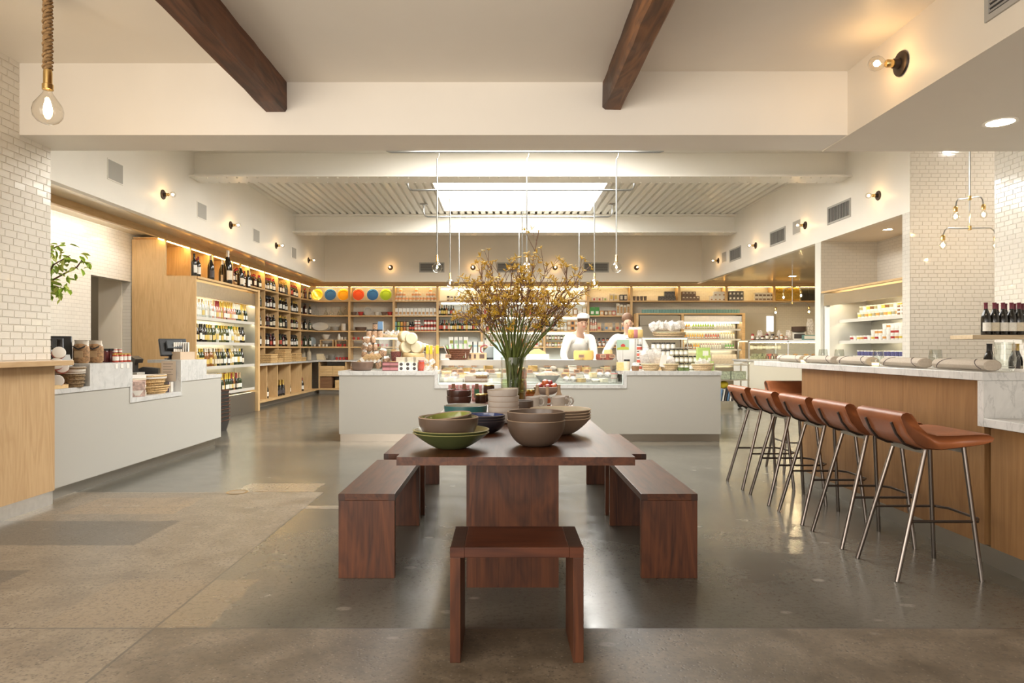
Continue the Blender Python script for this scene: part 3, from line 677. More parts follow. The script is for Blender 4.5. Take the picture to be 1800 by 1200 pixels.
# ---------------------------------------------------------------- bar
t = thing('bar_counter', 'oak fronted bar with thick marble top on the right', 'bar')
for i in range(4):
    y0, y1 = ((1.5, 3.838), (3.89, 4.68), (4.683, 5.47), (5.473, 6.27))[i]; part(t, 'oak_panel', MB().box(2.74,2.765,y0,y1,.108,.783 if i == 0 else 1.04), bar_oak)
part(t, 'body', MB().box(2.766,3.35,3.89,6.25,.1,1.04).box(2.766,3.35,1.5,3.838,.1,.783), bar_oak)
part(t, 'end_panel', MB().box(2.766,3.35,6.25,6.27,.108,1.04), bar_oak)
part(t, 'kick_plate', MB().box(2.75,3.35,1.5,6.25,0,.105), plain('kick_steel', (.34,.32,.28), .3, .8))
part(t, 'marble_top', MB().box(2.70,3.42,3.85,7.36,1.043,1.091), MB_, bevel=.003)
part(t, 'marble_end', MB().box(2.70,3.42,3.84,3.888,.785,1.0425), MB_)
part(t, 'low_marble_top', MB().box(2.70,3.42,1.4,3.84,.785,.833), MB_, bevel=.003)
part(t, 'post', MB().box(3.2,3.3,7.1,7.2,0,1.043), steel_d)
# back counter and wine shelf behind the bar
t = thing('back_bar', 'low oak back counter behind the bar by the tiled wall', 'counter')
part(t, 'body', MB().box(4.42,5.335,5.75,7.3,.0,.93), bar_oak); part(t, 'top', MB().box(4.38,5.335,5.72,7.32,.93,.955), MB_)
t = thing('wall_shelf', 'floating oak shelf holding red wine behind the bar', 'shelf')
part(t, 'board', MB().box(4.33,5.338,6.3,6.62,1.31,1.35), wood('pale_oak', (.46,.34,.21), (.58,.46,.31), 'x', 50, .4), bevel=.003); part(t, 'bracket', MB().box(5.0,5.02,6.34,6.58,1.28,1.31).box(5.25,5.27,6.34,6.58,1.28,1.31), steel)
# pastry counter
t = thing('pastry_counter', 'white pastry counter with glass case at the far right', 'counter')
part(t, 'panel', MB().box(5.36,8.1,15.0,15.9,.08,.945), plain('cream_laminate', (.72,.71,.64), .3)); part(t, 'kick_plate', MB().box(5.4,8.0,15.05,15.9,0,.08), steel_d)
part(t, 'top', MB().box(5.33,8.12,14.98,15.92,.945,.976), MB_)
t = thing('pastry_case', 'steel framed glass pastry case with lit shelves', 'display case')
fr = MB()
for x in (5.42, 6.28, 7.42, 8.05): fr.box(x-.014,x+.014,15.06,15.09,.977,1.39).box(x-.014,x+.014,15.75,15.78,.977,1.39)
fr.box(5.406,8.064,15.06,15.09,1.37,1.40).box(5.406,8.064,15.75,15.78,1.37,1.40)
part(t, 'frame', fr, steel); part(t, 'top', MB().box(5.406,8.064,15.06,15.78,1.40,1.412), steel)
part(t, 'shelf', MB().box(5.44,7.05,15.12,15.74,1.19,1.20), pane); part(t, 'front_glass', MB().box(5.434,8.036,15.070,15.076,.98,1.37), pane)
part(t, 'light', MB().box(5.45,8.03,15.12,15.15,1.345,1.365), emit('pastry_light', (1,.82,.5), 16)); part(t, 'floor_tray', MB().box(5.434,8.036,15.1,15.74,.977,.985), plain('tray_white', (.8,.78,.72), .3))
# grey doorway at the back right
dw = struct('door_1', MB().box(6.56,7.62,19.20,19.249,0,2.23), plain('grey_door', (.44,.40,.33), .5))
part(dw, 'lit_pane', MB().box(7.40,7.585,19.185,19.199,1.70,2.13), emit('door_pane', (1,.97,.9), 2.2))
part(dw, 'jamb', MB().box(7.60,7.66,19.18,19.248,0,2.23), plain('grey_door_dark', (.30,.27,.22), .5))
# ---------------------------------------------------------------- walnut table and benches
t = thing('dining_table', 'long walnut table with thick top on slab pedestals', 'table', (.054, 4.7, 0))
xs = [-.523, -.30, -.085, .115, .31, .523]
for i in range(5): part(t, 'top_board', MB().box(xs[i]+.0002, xs[i+1]-.0002, -1.71, 1.70, .713, .75), wal_y)
for y in (-1.20, 1.15):
    for a, b in ((-.244,-.08),(-.0795,.09),(.0905,.229)): part(t, 'pedestal_board', MB().box(a, b, y, y+.10, 0, .7125), wal_z)
def bench(loc, rz, L, label, W=.30, H=.45):
    t = thing('walnut_bench', label, 'bench', loc, rz, 'walnut slab benches')
    h = L/2; w = W/2
    part(t, 'seat_board', MB().box(-w, w, -h+.001, h-.001, H-.036, H), wal_y, bevel=.002)
    for s in (-1, 1):
        y0, y1 = (-h, -h+.042) if s < 0 else (h-.042, h)
        part(t, 'leg_panel', MB().box(-w, w, y0, y1, 0, H-.0365), wal_z, bevel=.002)
        for sx in (-1, 1):
            a, b = (-w-.0006, -w+.033) if sx < 0 else (w-.033, w+.0006)
            part(t, 'corner_joint', MB().box(a, b, y0-.0006 if s < 0 else y1-.04, y0+.04 if s < 0 else y1+.0006, H-.0355, H-.001), wal_d)
bench((-.73, 4.20, 0), 0, 1.12, 'near walnut slab bench left of the table')
bench((-.73, 5.61, 0), 0, 1.18, 'far walnut slab bench left of the table, mostly hidden')
bench((.885, 4.20, 0), 0, 1.12, 'near walnut slab bench right of the table')
bench((.90, 5.61, 0), 0, 1.18, 'far walnut slab bench right of the table, mostly hidden')
t = thing('walnut_stool', 'small walnut slab stool at the near end of the table', 'stool', (.052, 2.82, 0))
part(t, 'seat_board', MB().box(-.205, .205, -.159, .159, .41, .45), wood('stool_walnut', (.042,.010,.004), (.095,.028,.011), 'x', 45, .36, (.03,.008,.0035)), bevel=.002)
for s in (-1, 1):
    part(t, 'end_cap', MB().box(s*.2055, s*.2595, -.142, .16, .41, .4495), wal_d, bevel=.001)
    part(t, 'cap_edge', MB().box(s*.2055, s*.2605, -.16, -.1425, .41, .4502), wood('stool_walnut', (.042,.010,.004), (.095,.028,.011), 'x'))
    part(t, 'leg_panel', MB().box(s*.2195, s*.2605, -.159, .159, 0, .4095), wal_z, bevel=.002)
# ---------------------------------------------------------------- bar stools (seat faces local +X)
leather = plain('tan_leather', (.27,.085,.028), .46, var=.18, scale=9, bmp=.08)
def bar_stool(loc, rz, label):
    t = thing('bar_stool', label, 'bar stool', loc, rz, 'tan leather bar stools')
    def seat(b):
        up = [(-.205,.884),(-.182,.892),(-.156,.886),(-.135,.862),(-.112,.82),(-.075,.787),(-.02,.774),(.09,.776),(.2,.781),(.25,.776),(.275,.757)]
        lo = [(.265,.735),(.22,.72),(.10,.704),(0,.692),(-.08,.696),(-.135,.72),(-.178,.772),(-.204,.83),(-.216,.866)]
        pr = up + lo; n = len(pr); ws = [(-.225, .86), (-.218, .97), (-.2, 1), (.2, 1), (.218, .97), (.225, .86)]
        cz = .76; vs = []
        for y, k in ws:
            for i, (x, z) in enumerate(pr):
                cx, c2 = (.03, .745)
                j = (n - 1 - i) if i < len(up) else i
                # shrink towards the mid line of the slab
                k2 = i if i < len(up) else max(0, n - 1 - i + 1)
                if i < len(up): o = lo[min(len(lo)-1, max(0, len(lo)-1-int(i*len(lo)/len(up))))]
                else: o = up[min(len(up)-1, max(0, int((n-1-i)*len(up)/len(lo))))]
                m = ((x+o[0])/2, (z+o[1])/2); vs.append((m[0]+(x-m[0])*k, y, m[1]+(z-m[1])*k))
        fs = []
        for a in range(len(ws)-1):
            for i in range(n):
                j = (i+1) % n; fs.append((a*n+i, a*n+j, (a+1)*n+j, (a+1)*n+i))
        fs += [tuple(range(n)), tuple((len(ws)-1)*n+i for i in range(n))[::-1]]
        b.add(vs, fs, 0, True)
    me = cm('stool_seat', seat, leather)
    if not me.get('soft'):
        for p in me.polygons: p.use_smooth = True
        me.attributes.remove(me.attributes['sharp_edge']) if 'sharp_edge' in me.attributes else None
        me['soft'] = 1
    obj('seat', me, t)
    for sy in (-1, 1):
        obj('leg', cm('stool_leg_back%d' % sy, lambda b: b.tube([(-.035,sy*.145,.700),(-.222,sy*.20,0)], .0125, 10), chrome), t)
        obj('leg', cm('stool_leg_front%d' % sy, lambda b: b.tube([(.165,sy*.145,.712),(.225,sy*.20,0)], .0125, 10), chrome), t)
        obj('back_strap', cm('stool_strap%d' % sy, lambda b: b.tube([(-.02,sy*.13,.688),(-.085,sy*.13,.690),(-.142,sy*.13,.714),(-.187,sy*.13,.77),(-.212,sy*.13,.83)], .007, 6), bronze), t)
    obj('cross_bar', cm('stool_bar_b', lambda b: b.box(-.055,-.047,-.15,.15,.665,.69), steel_d), t)
    obj('cross_bar', cm('stool_bar_f', lambda b: b.box(.172,.180,-.15,.15,.665,.69), steel_d), t)
    for sy in (-1, 1): obj('side_bar', cm('stool_side%d' % sy, lambda b: b.box(-.045,.17,sy*.146-.004,sy*.146+.004,.695,.714), bronze), t)
    obj('foot_rest', cm('stool_foot', lambda b: b.tube([(-.14,-.178,.31),(.22,-.178,.31),(.262,-.12,.31),(.262,.12,.31),(.22,.178,.31),(-.14,.178,.31)], .0075, 8), plain('foot_rest_steel', (.08,.065,.055), .35, .8)), t)
for i, y in enumerate((3.79, 4.375, 4.93, 5.525, 6.11)):
    bar_stool((2.29, y, 0), 0, 'tan leather bar stool along the bar, %s from the near end' % NTH[i])
bar_stool((2.93, 6.87, 0), R(-90), 'tan leather bar stool tucked under the far end of the bar')
# ---------------------------------------------------------------- ceramics on the table
def bowl_mesh(key, R0, H, foot, mo, mi, th=.008, shape=1.0, rim=None):
    def f(b):
        n = 10; out = []; inn = []
        for i in range(n+1):
            a = i/n; r = foot + (R0-foot)*(math.sin(a*math.pi/2)**shape); z = H*(1-math.cos(a*math.pi/2))**.9 if shape >= 1 else H*a**1.6
            if shape > 1: q = a; r = foot + (R0-foot)*q; z = H*q**shape
            out.append((r, z)); 
        inn = [(max(0, r-th), max(z, th)+ (th*.2 if i == 0 else 0)) for i, (r, z) in enumerate(out)]
        out = [(0,0),(foot*.96,0)] + out
        pr = out + [(R0-th*.5, H+.003)] + inn[::-1] + [(0, th)]
        mis = [0]*(len(out)-1) + [2, 2] + [1]*(len(inn))
        b.lathe(pr, 32, mis=mis[:len(pr)-1])
    return cm(key, f, [mo, mi, rim or mo])
def cer(name, c, r=.42): return plain(name, c, r, var=.06, scale=14)
taupe = cer('taupe_clay', (.085,.056,.039)); tan_rim = cer('tan_rim', (.27,.19,.13)); green_in = cer('green_glaze', (.20,.22,.045), .15); green_out = cer('green_matte', (.07,.085,.03)); olive_in = cer('olive_glaze', (.33,.28,.10), .2)
whitec = cer('white_glaze', (.44,.39,.345), .2); whiteo = cer('white_matte', (.50,.43,.37)); teal = cer('teal_matte', (.022,.105,.105)); grey_in = cer('grey_glaze', (.36,.34,.28), .25)
navy = cer('navy_matte', (.020,.018,.025)); blue_in = cer('blue_glaze', (.03,.05,.16), .12); brownc = cer('brown_glaze', (.055,.022,.015), .25); red_in = cer('red_glaze', (.28,.025,.015), .2)
beige_o = cer('beige_clay', (.25,.175,.12)); cream_in = cer('cream_glaze', (.47,.42,.32), .2)
ZT = .7508
g = bowl_mesh('green_bowl', .183, .076, .06, green_out, olive_in, shape=1.35, rim=cer('lime_rim', (.24,.22,.09)))
one('serving_bowl', g, 'wide green bowl at the bottom of the near left stack', 'bowl', (-.25, 3.26, ZT), 0, 'table ceramics')
one('serving_bowl', g, 'wide green bowl nested in its twin, near left stack', 'bowl', (-.25, 3.26, ZT+.013), 0, 'table ceramics')
def pan_mesh(key, R0, H, base, mo, mi, rim):
    def f(b):
        th = .007; b.lathe([(0,0),(base*.9,0),(base,.006),(R0-.004,H*.6),(R0,H-.002),(R0-th*.5,H+.002),(R0-th,H-.002),(R0-th-.004,H*.6),(base-.006,.012),(base*.8,.009),(0,.009)], 36, mis=[0,0,0,0,2,2,1,1,1,1])
    return cm(key, f, [mo, mi, rim])
one('serving_bowl', pan_mesh('taupe_pan', .143, .088, .118, taupe, green_in, tan_rim), 'straight sided taupe bowl with green inside on the green bowls', 'bowl', (-.262, 3.25, ZT+.062), 0, 'table ceramics')
o = one('serving_bowl', pan_mesh('taupe_pan_small', .113, .06, .10, taupe, green_in, tan_rim), 'small green glazed bowl tilted inside the taupe bowl', 'bowl', (-.258, 3.25, ZT+.098), 0, 'table ceramics')
o.rotation_euler = (R(3), R(-6), 0)
tb = bowl_mesh('big_taupe', .143, .125, .055, taupe, cer('taupe_in', (.12,.083,.06), .25), rim=tan_rim)
one('mixing_bowl', tb, 'large round taupe mixing bowl, lower of two', 'bowl', (.16, 3.34, ZT), 0, 'table ceramics')
one('mixing_bowl', tb, 'large round taupe mixing bowl, upper of two', 'bowl', (.16, 3.34, ZT+.042), 0, 'table ceramics')
bb = bowl_mesh('beige_bowl', .172, .092, .055, beige_o, cream_in, shape=1.5, rim=cer('beige_rim', (.50,.38,.27)))
for i in range(4): one('serving_bowl', bb, 'shallow beige bowl, %s up in the right stack of four' % NTH[i], 'bowl', (.315, 3.80, ZT+.0155*i), 0, 'table ceramics')
nb = bowl_mesh('navy_bowl', .125, .07, .05, navy, blue_in, rim=cer('navy_rim', (.10,.07,.07)))
for i in range(3): one('serving_bowl', nb, 'dark blue glazed bowl, %s up in its stack' % NTH[i], 'bowl', (-.115, 3.86, ZT+.015*i), 0, 'table ceramics')
wb = bowl_mesh('white_bowl', .10, .07, .05, whitec, cream_in, shape=.55, rim=beige_o)
for i in range(5):
    o = one('soup_bowl', wb, 'straight white bowl, %s up in the tall white stack' % NTH[i], 'bowl', (.0, 4.36, ZT+.034*i), 0, 'table ceramics')
    if i == 4: o.rotation_euler = (0, R(-4), 0); o.location.z += .008
one('serving_bowl', bowl_mesh('teal_bowl', .142, .10, .085, teal, grey_in, shape=.5, rim=cer('teal_rim', (.13,.11,.09))), 'teal bowl with grey inside behind the green bowls', 'bowl', (-.25, 4.5, ZT), 0, 'table ceramics')
db = bowl_mesh('brown_bowl', .103, .078, .06, brownc, red_in, shape=.5)
one('soup_bowl', db, 'dark brown bowl with red inside, lower of two', 'bowl', (-.37, 5.68, ZT), 0, 'table ceramics')
one('soup_bowl', db, 'dark brown bowl with red inside, upper of two', 'bowl', (-.37, 5.68, ZT+.05), 0, 'table ceramics')
one('soup_bowl', bowl_mesh('grey_brown_bowl', .07, .10, .05, taupe, taupe, shape=.5), 'small taupe bowl leaning beside the white stack', 'bowl', (.145, 4.9, ZT), 0, 'table ceramics')
def mug(loc, rz, label):
    t = thing('mug', label, 'mug', loc, rz, 'white mugs on the table')
    obj('cup', cm('mug_cup', lambda b: b.lathe([(0,0),(.045,0),(.05,.006),(.053,.05),(.055,.092),(.052,.094),(.049,.09),(.046,.012),(0,.008)], 24), whitec), t)
    obj('handle', cm('mug_handle', lambda b: b.tube([(.05,0,.075),(.068,0,.08),(.084,0,.07),(.09,0,.05),(.083,0,.03),(.066,0,.02),(.05,0,.022)], .007, 8), whitec), t)
mug((.228, 5.35, ZT+.004), 0, 'white mug on the cloth, front left of four')
mug((.30, 5.47, ZT+.004), R(10), 'white mug on the cloth, back left of four')
mug((.43, 5.35, ZT+.004), 0, 'white mug on the cloth, front right of four')
mug((.47, 5.47, ZT+.004), R(-10), 'white mug on the cloth, back right of four')
linen = plain('linen', (.55,.50,.43), .8, var=.06, scale=60, bmp=.1)
one('table_cloth', MB().xbox(Matrix.Translation((0,0,.002)) @ Matrix.Rotation(R(18),4,'Z'), .21, .17, .0018).mesh('table_cloth', linen), 'folded pale linen cloth under the white mugs', 'cloth', (.37, 5.38, ZT))
def vase(loc, H, label, orange=True):
    t = thing('bud_vase', label, 'vase', loc, 0, 'clay bud vases')
    k = H/.17; r = .043 if H < .175 and orange != 2 else .026
    part(t, 'lower_body', MB().lathe([(0,0),(r*.95,0),(r,.008),(r,.055*k),(r*.86,.072*k)], 20), cer('orange_glaze', (.42,.085,.02), .3))
    part(t, 'neck', MB().lathe([(r*.86,.072*k),(r*.5,.095*k),(.015,.115*k),(.013,.15*k),(.0145,H),(.011,H),(.010,.12*k)], 20), cer('raw_clay', (.40,.28,.18), .7))
vase((.285, 5.76, ZT), .165, 'wide orange and tan bud vase, left of three'); vase((.362, 5.62, ZT), .16, 'slim orange and tan bud vase, middle of three', 2); vase((.465, 5.72, ZT), .17, 'wide tan bud vase, right of three')
# fruit bowl
one('fruit_bowl', bowl_mesh('fruit_bowl', .115, .07, .04, cer('fruit_bowl_grey', (.36,.30,.25)), whitec), 'grey footed bowl of red fruit at the far end of the table', 'bowl', (.385, 6.12, ZT+.06), 0)
part(bpy.data.objects['fruit_bowl'], 'foot', MB().lathe([(0,-.06),(.05,-.06),(.045,-.05),(.02,-.03),(.022,0),(0,.002)], 20), cer('fruit_bowl_grey', (.36,.30,.25)))
frm = [cer('apple_red', (.30,.02,.02), .25), cer('apple_orange', (.55,.13,.04), .3)]
for i in range(9):
    a = i*2.4; rr = .07 if i < 6 else .03
    one('apple', cm('apple%d' % (i % 2), lambda b: b.lathe([(0,-.022),(.012,-.027),(.024,-.018),(.03,0),(.026,.018),(.012,.026),(0,.021)], 10), frm[i % 2]), 'small %s fruit in the grey footed bowl' % ('deep red', 'orange red')[i % 2], 'fruit', (.385+rr*math.cos(a), 6.12+rr*math.sin(a), ZT+.13+(.03 if i >= 6 else 0)+random.uniform(0,.01)), 0, 'fruit in the footed bowl')
# jars and boxes beside the vase
gold = plain('gold_lid', (.85,.66,.26), .25, 1); honey = plain('honey', (.42,.16,.025), .15); jam = plain('dark_jam', (.06,.03,.02), .15); paper_w = plain('paper_white', (.72,.68,.62), .6)
def jar(loc, label, grp, fill, lid, lab=None, r=.036, h=.09, cat='jar', name='jar', rz=0):
    t = thing(name, label, cat, loc, rz, grp); k = '%s%s%s%.3f%.3f' % (fill.name, lid.name, lab.name if lab else '', r, h)
    obj('body', cm('jarb'+k, lambda b: b.lathe([(0,0),(r*.93,0),(r,.005),(r,h*.78),(r*.85,h*.85),(0,h*.85)], 14), fill), t)
    obj('lid', cm('jarl'+k, lambda b: b.lathe([(0,h*.84),(r*.95,h*.84),(r*.97,h*.87),(r*.95,h),(0,h)], 14), lid), t)
    if lab: obj('paper_label', cm('jarp'+k, lambda b: b.lathe([(r*1.012,h*.2),(r*1.012,h*.65)], 10, a0=180, a1=360), lab), t)
    return t
orange_p = plain('label_orange', (.60,.20,.06), .6)
for i, (x, y, z) in enumerate(((.165,6.15,0),(.165,6.15,.101),(.25,6.2,0),(.165,6.15,.202))): jar((x, y, ZT+z), 'amber preserve jar beside the glass vase, number %s from the table' % NTH[i], 'amber jars by the vase', honey, gold, orange_p, .043, .10)
for i, (x, y, z) in enumerate(((-.20,6.0,0),(-.13,6.12,0),(-.13,6.12,.076))): jar((x, y, ZT+z), 'dark preserve jar with gold lid left of the vase, %s of three' % NTH[i], 'dark jars by the vase', jam, gold, None, .05, .075)
pinkbox = plain('pink_print', (.60,.30,.29), .6, var=.5, scale=40); greenp = plain('green_panel', (.02,.13,.05), .5); brownp = plain('kraft_brown', (.19,.075,.03), .6)
for i, x in enumerate((-.46, -.36, -.245)):
    t = thing('sweets_box', 'pink printed sweets box with a green panel, %s of three' % ('left', 'middle', 'right')[i], 'box', (x, 6.3, ZT), 0, 'sweets boxes on the table')
    part(t, 'carton', MB().box(-.046,.046,-.03,.03,0,.14), pinkbox); part(t, 'green_panel', MB().box(-.022,.022,-.0315,-.030,.02,.11), greenp); part(t, 'brown_tag', MB().box(-.016,.016,-.033,-.0315,.10,.15), brownp)
# glass vase with flowering branches
t = thing('glass_vase', 'tall clear glass cylinder vase holding branches', 'vase', (.085, 5.95, ZT))
part(t, 'glass', MB().lathe([(0,0),(.108,0),(.11,.004),(.11,.397),(.106,.398),(.104,.394),(.104,.012),(0,.012)], 36), glassm)
part(t, 'water', MB().lathe([(0,.014),(.103,.014),(.103,.205),(0,.205)], 30), clear('water', (.80,.86,.66), .5))
stemm = plain('green_stem', (.10,.13,.025), .5, var=.3, scale=12); barkm = plain('brown_twig', (.15,.07,.038), .6, var=.3, scale=12); petal = plain('ochre_petal', (.50,.31,.022), .5, var=.35, scale=25)
rnd = random.Random(11)
def claw(b, p, d, s):            # a kangaroo paw: a small fan of curved tubes
    for k in range(5):
        e = Vector((rnd.gauss(0,1), rnd.gauss(0,1), rnd.gauss(0,1))); e = (e - d*e.dot(d)).normalized()
        a = p; c = p + (d*.6 + e*.5)*s*.6; q = p + (d*.75 + e*1.0)*s
        b.tube([a, c, q], [.0022, s*.13, s*.05], 4)
def flower_stem(k, tx, ty, tz):
    t = thing('flower_branch', 'tall ochre flowering branch in the glass vase', 'flower', (.085, 5.95, ZT), 0, 'ochre branches in the glass vase')
    st = Vector((rnd.uniform(-.06,.06), rnd.uniform(-.06,.06), .02)); top = Vector((tx, ty, tz))
    mouth = Vector((max(-.09, min(.09, tx*.16)), max(-.09, min(.09, ty*.16)), .39)); md = st.lerp(mouth, .5)
    mid = mouth.lerp(top, .5) + Vector((tx*.02, ty*.02, .05))
    pts = []
    for i in range(6): pts.append(st.lerp(mouth, i/5))
    for i in range(1, 13):
        a = i/12; p = mouth*(1-a)**2 + mid*2*a*(1-a) + top*a*a; pts.append(p + Vector((rnd.gauss(0,.004), rnd.gauss(0,.004), 0)))
    cut = 12
    part(t, 'green_stem', MB().tube(pts[:cut], [.0062]*cut, 6), stemm)
    tw = MB().tube(pts[cut-1:], [.0045]+[.0036]*(len(pts)-cut), 5); fl = MB()
    ends = [(pts[-1], (pts[-1]-pts[-3]).normalized())]
    for i in range(9, len(pts)-1):
        for q in range(rnd.choice((1,1,2,2))):
            p = pts[i]; d = (pts[min(i+1,len(pts)-1)]-pts[i]).normalized()
            side = Vector((rnd.gauss(0,1), rnd.gauss(0,.8), rnd.gauss(.15,.4))).normalized(); dd = (d*.9 + side*.8).normalized(); L = rnd.uniform(.07,.2)
            e1 = p + dd*L*.5 + Vector((0,0,.01)); e2 = p + dd*L + Vector((0,0,.03)); tw.tube([p, e1, e2], [.003,.0024,.0018], 4)
            ends.append((e2, (e2-e1).normalized()))
            s2 = (dd + Vector((rnd.gauss(0,.6), rnd.gauss(0,.6), rnd.uniform(-.1,.5)))).normalized(); e3 = e1 + s2*L*.55
            tw.tube([e1, e3], [.0024,.0016], 4); ends.append((e3, s2))
    part(t, 'twigs', tw, barkm)
    for p, d in ends: claw(fl, p, d, rnd.uniform(.024, .040))
    part(t, 'blossom', fl, petal)
tips = [(.22,0,1.49),(-.42,.05,1.02),(-.36,-.1,.9),(-.30,.1,1.16),(-.2,0,1.22),(-.12,.12,1.10),(-.02,-.1,1.2),(.05,.1,1.08),(.14,-.12,1.02),(.30,.05,1.2),(.40,0,.98),(.52,-.05,1.10),(.62,.08,1.16),(.55,.0,.86),(.47,.12,.80),(-.45,.0,.80),(-.40,.1,.72),(-.28,-.14,.92),(.24,.14,.9),(.34,-.12,.84),(.02,.16,.95),(-.14,-.16,.88),(.60,-.1,.98),(-.05,0,1.0),(.10,0,1.12),(-.22,.14,1.0),(-.33,0,1.05),(.18,.05,1.18)]
for k, (a, b_, c) in enumerate(tips): flower_stem(k, a, b_, c)
lf = MB()
t = thing('leaf_bunch', 'long narrow green leaves standing among the branches', 'plant', (.085, 5.95, ZT))
for i in range(26):
    a = rnd.uniform(0, 6.28); l = rnd.uniform(.55, .85); sp = rnd.uniform(.05, .3) * l
    p0 = Vector((rnd.uniform(-.05,.05), rnd.uniform(-.05,.05), .03)); tp = Vector((sp*math.cos(a)*1.1, sp*math.sin(a), l)); m = Vector((tp.x*.25, tp.y*.25, .4))
    pr = Vector((-math.sin(a), math.cos(a), 0)); vs = []
    for k in range(8):
        q = k/7; p = p0*(1-q)**2 + m*2*q*(1-q) + tp*q*q; w = .009*math.sin(math.pi*(.15+.85*q))**.7 * (1 if k < 7 else .1); vs += [p - pr*w, p + pr*w]
    o = part(t, 'leaf', (lambda b: (b.add(vs, [(2*k, 2*k+1, 2*k+3, 2*k+2) for k in range(7)], 0, True), b)[1])(MB()), stemm)
# ---------------------------------------------------------------- on the bar
nap = plain('napkin_linen', (.42,.36,.29), .85, var=.06, scale=90, bmp=.12); navyt = plain('napkin_stripe', (.07,.05,.06), .8)
def napkin(y, L, label):
    t = thing('rolled_napkin', label, 'napkin', (2.83, y, 1.093), R(random.uniform(-3, 3)), 'rolled napkins on the bar')
    def f(b):
        ps = [(0,-.5),(0,-.49),(0,-.25),(0,0),(0,.25),(0,.49),(0,.5)]
        n = 14; vs = []
        for j, (u, v) in enumerate(ps):
            k = .86 if j in (0, 6) else 1
            for i in range(n):
                a = 2*math.pi*i/n; vs.append((.052*k*math.cos(a), v*L, .034 + .034*k*math.sin(a)*(1 if math.sin(a) > 0 else .98)))
        b.add(vs, [(j*n+i, j*n+(i+1) % n, (j+1)*n+(i+1) % n, (j+1)*n+i) for j in range(6) for i in range(n)], 0, True)
        b.add([vs[i] for i in range(n)], [tuple(range(n))]); b.add([vs[6*n+i] for i in range(n)], [tuple(range(n))[::-1]])
    part(t, 'roll', (lambda b: (f(b), b)[1])(MB()), nap)
    for s in (-1, 1):
        pts = [(-.0535*math.cos(a), s*L*(.42 - .18*q), .034 + .0355*math.sin(a)) for q, a in [(i/8, -.7 + 2.2*i/8) for i in range(9)]]
        part(t, 'stripe', MB().tube(pts, .0018, 4), navyt)
for i, (a, b_) in enumerate(((3.93,4.45),(4.56,5.06),(5.22,5.72),(5.82,6.32),(6.42,6.95))): napkin((a+b_)/2, b_-a, 'rolled linen napkin on the bar, %s from the near end' % NTH[i])
def tumbler(loc, label, r=.038, h=.11, name='glass_tumbler'):
    one(name, cm('tumbler%.3f%.3f' % (r, h), lambda b: b.lathe([(0,0),(r*.62,0),(r*.85,h*.15),(r,h*.45),(r*.97,h*.7),(r*.85,h),(r*.82,h),(r*.94,h*.7),(r*.965,h*.45),(r*.82,h*.17),(0,h*.06)], 20), clear('tumbler_glass', (.90,.91,.89), 1.0)), label, 'glass', loc, 0, 'stemless glasses on the bar')
for i, (x, y, r, h) in enumerate(((3.05,4.82,.042,.125),(3.02,5.5,.042,.125),(3.05,6.2,.042,.125),(3.10,6.62,.042,.125))):
    tumbler((x, y, 1.092), 'clear stemless wine glass on the bar, %s from the near napkin' % NTH[i], r, h)
candle = emit('candle_glow', (1,.72,.35), 4)
for i, (y, lb) in enumerate(((5.14, 'glowing glass tea light between the second and third napkins'), (6.37, 'glowing glass tea light near the far napkin'))):
    t = thing('tea_light', lb, 'candle', (2.80, y, 1.092), 0, 'tea lights on the bar'); part(t, 'glass', MB().lathe([(0,0),(.026,0),(.03,.05),(.028,.05),(.024,.004),(0,.004)], 16), glassm); part(t, 'wax', MB().lathe([(0,.005),(.023,.005),(.025,.026),(0,.026)], 14), candle)
one('menu_card', MB().xbox(Matrix.Translation((0,.018,.048)) @ Matrix.Rotation(R(20),4,'X'), .035, .002, .05).xbox(Matrix.Translation((0,-.018,.048)) @ Matrix.Rotation(R(-20),4,'X'), .035, .002, .05).mesh('menu_card', paper_w), 'small folded white card on the far end of the bar', 'card', (3.15, 6.75, 1.092), R(60))

t = thing('floor_cap', 'small round metal cap set in the floor', 'floor cap', (-2.27, 5.82, 0)); part(t, 'ring', MB().lathe([(.07,.001),(.085,.004),(.092,.001)], 28), plain('old_brass', (.30,.20,.09), .4, .7)); part(t, 'disc', MB().lathe([(0,.0015),(.07,.0015)], 28), plain('cap_disc', (.24,.19,.13), .5))
# ---------------------------------------------------------------- bottles
def gm(n, c): return plain(n, c, .08, spec=.6)
G = {'dark': gm('bottle_black', (.012,.010,.008)), 'green': gm('bottle_green', (.02,.035,.012)), 'olive': gm('bottle_olive', (.10,.10,.03)), 'gold': gm('bottle_gold', (.42,.30,.10)), 'pink': gm('bottle_pink', (.55,.26,.18)), 'clear': gm('bottle_pale', (.55,.55,.48)), 'amber': gm('bottle_amber', (.22,.08,.02)), 'red': gm('bottle_redwine', (.05,.008,.008))}
K = {'red': plain('cap_red', (.22,.015,.02), .35), 'black': plain('cap_black', (.02,.018,.018), .35), 'gold': plain('cap_gold', (.62,.42,.10), .3, .6), 'white': plain('cap_white', (.70,.66,.58), .4), 'yellow': plain('cap_yellow', (.60,.42,.05), .4), 'green': plain('cap_green', (.05,.16,.05), .4), 'cork': plain('cap_cork', (.48,.33,.18), .7), 'wine': plain('cap_wine', (.14,.02,.035), .35)}
LB = {'white': plain('label_white', (.74,.71,.64), .6, var=.08, scale=70), 'cream': plain('label_cream', (.62,.55,.42), .6, var=.1, scale=70), 'yellow': plain('label_yellow', (.62,.45,.12), .6), 'red': plain('label_red', (.45,.08,.05), .6), 'dark': plain('label_dark', (.06,.05,.05), .6), 'orange': plain('label_orng', (.62,.28,.08), .6), 'blue': plain('label_blue', (.12,.22,.36), .6)}
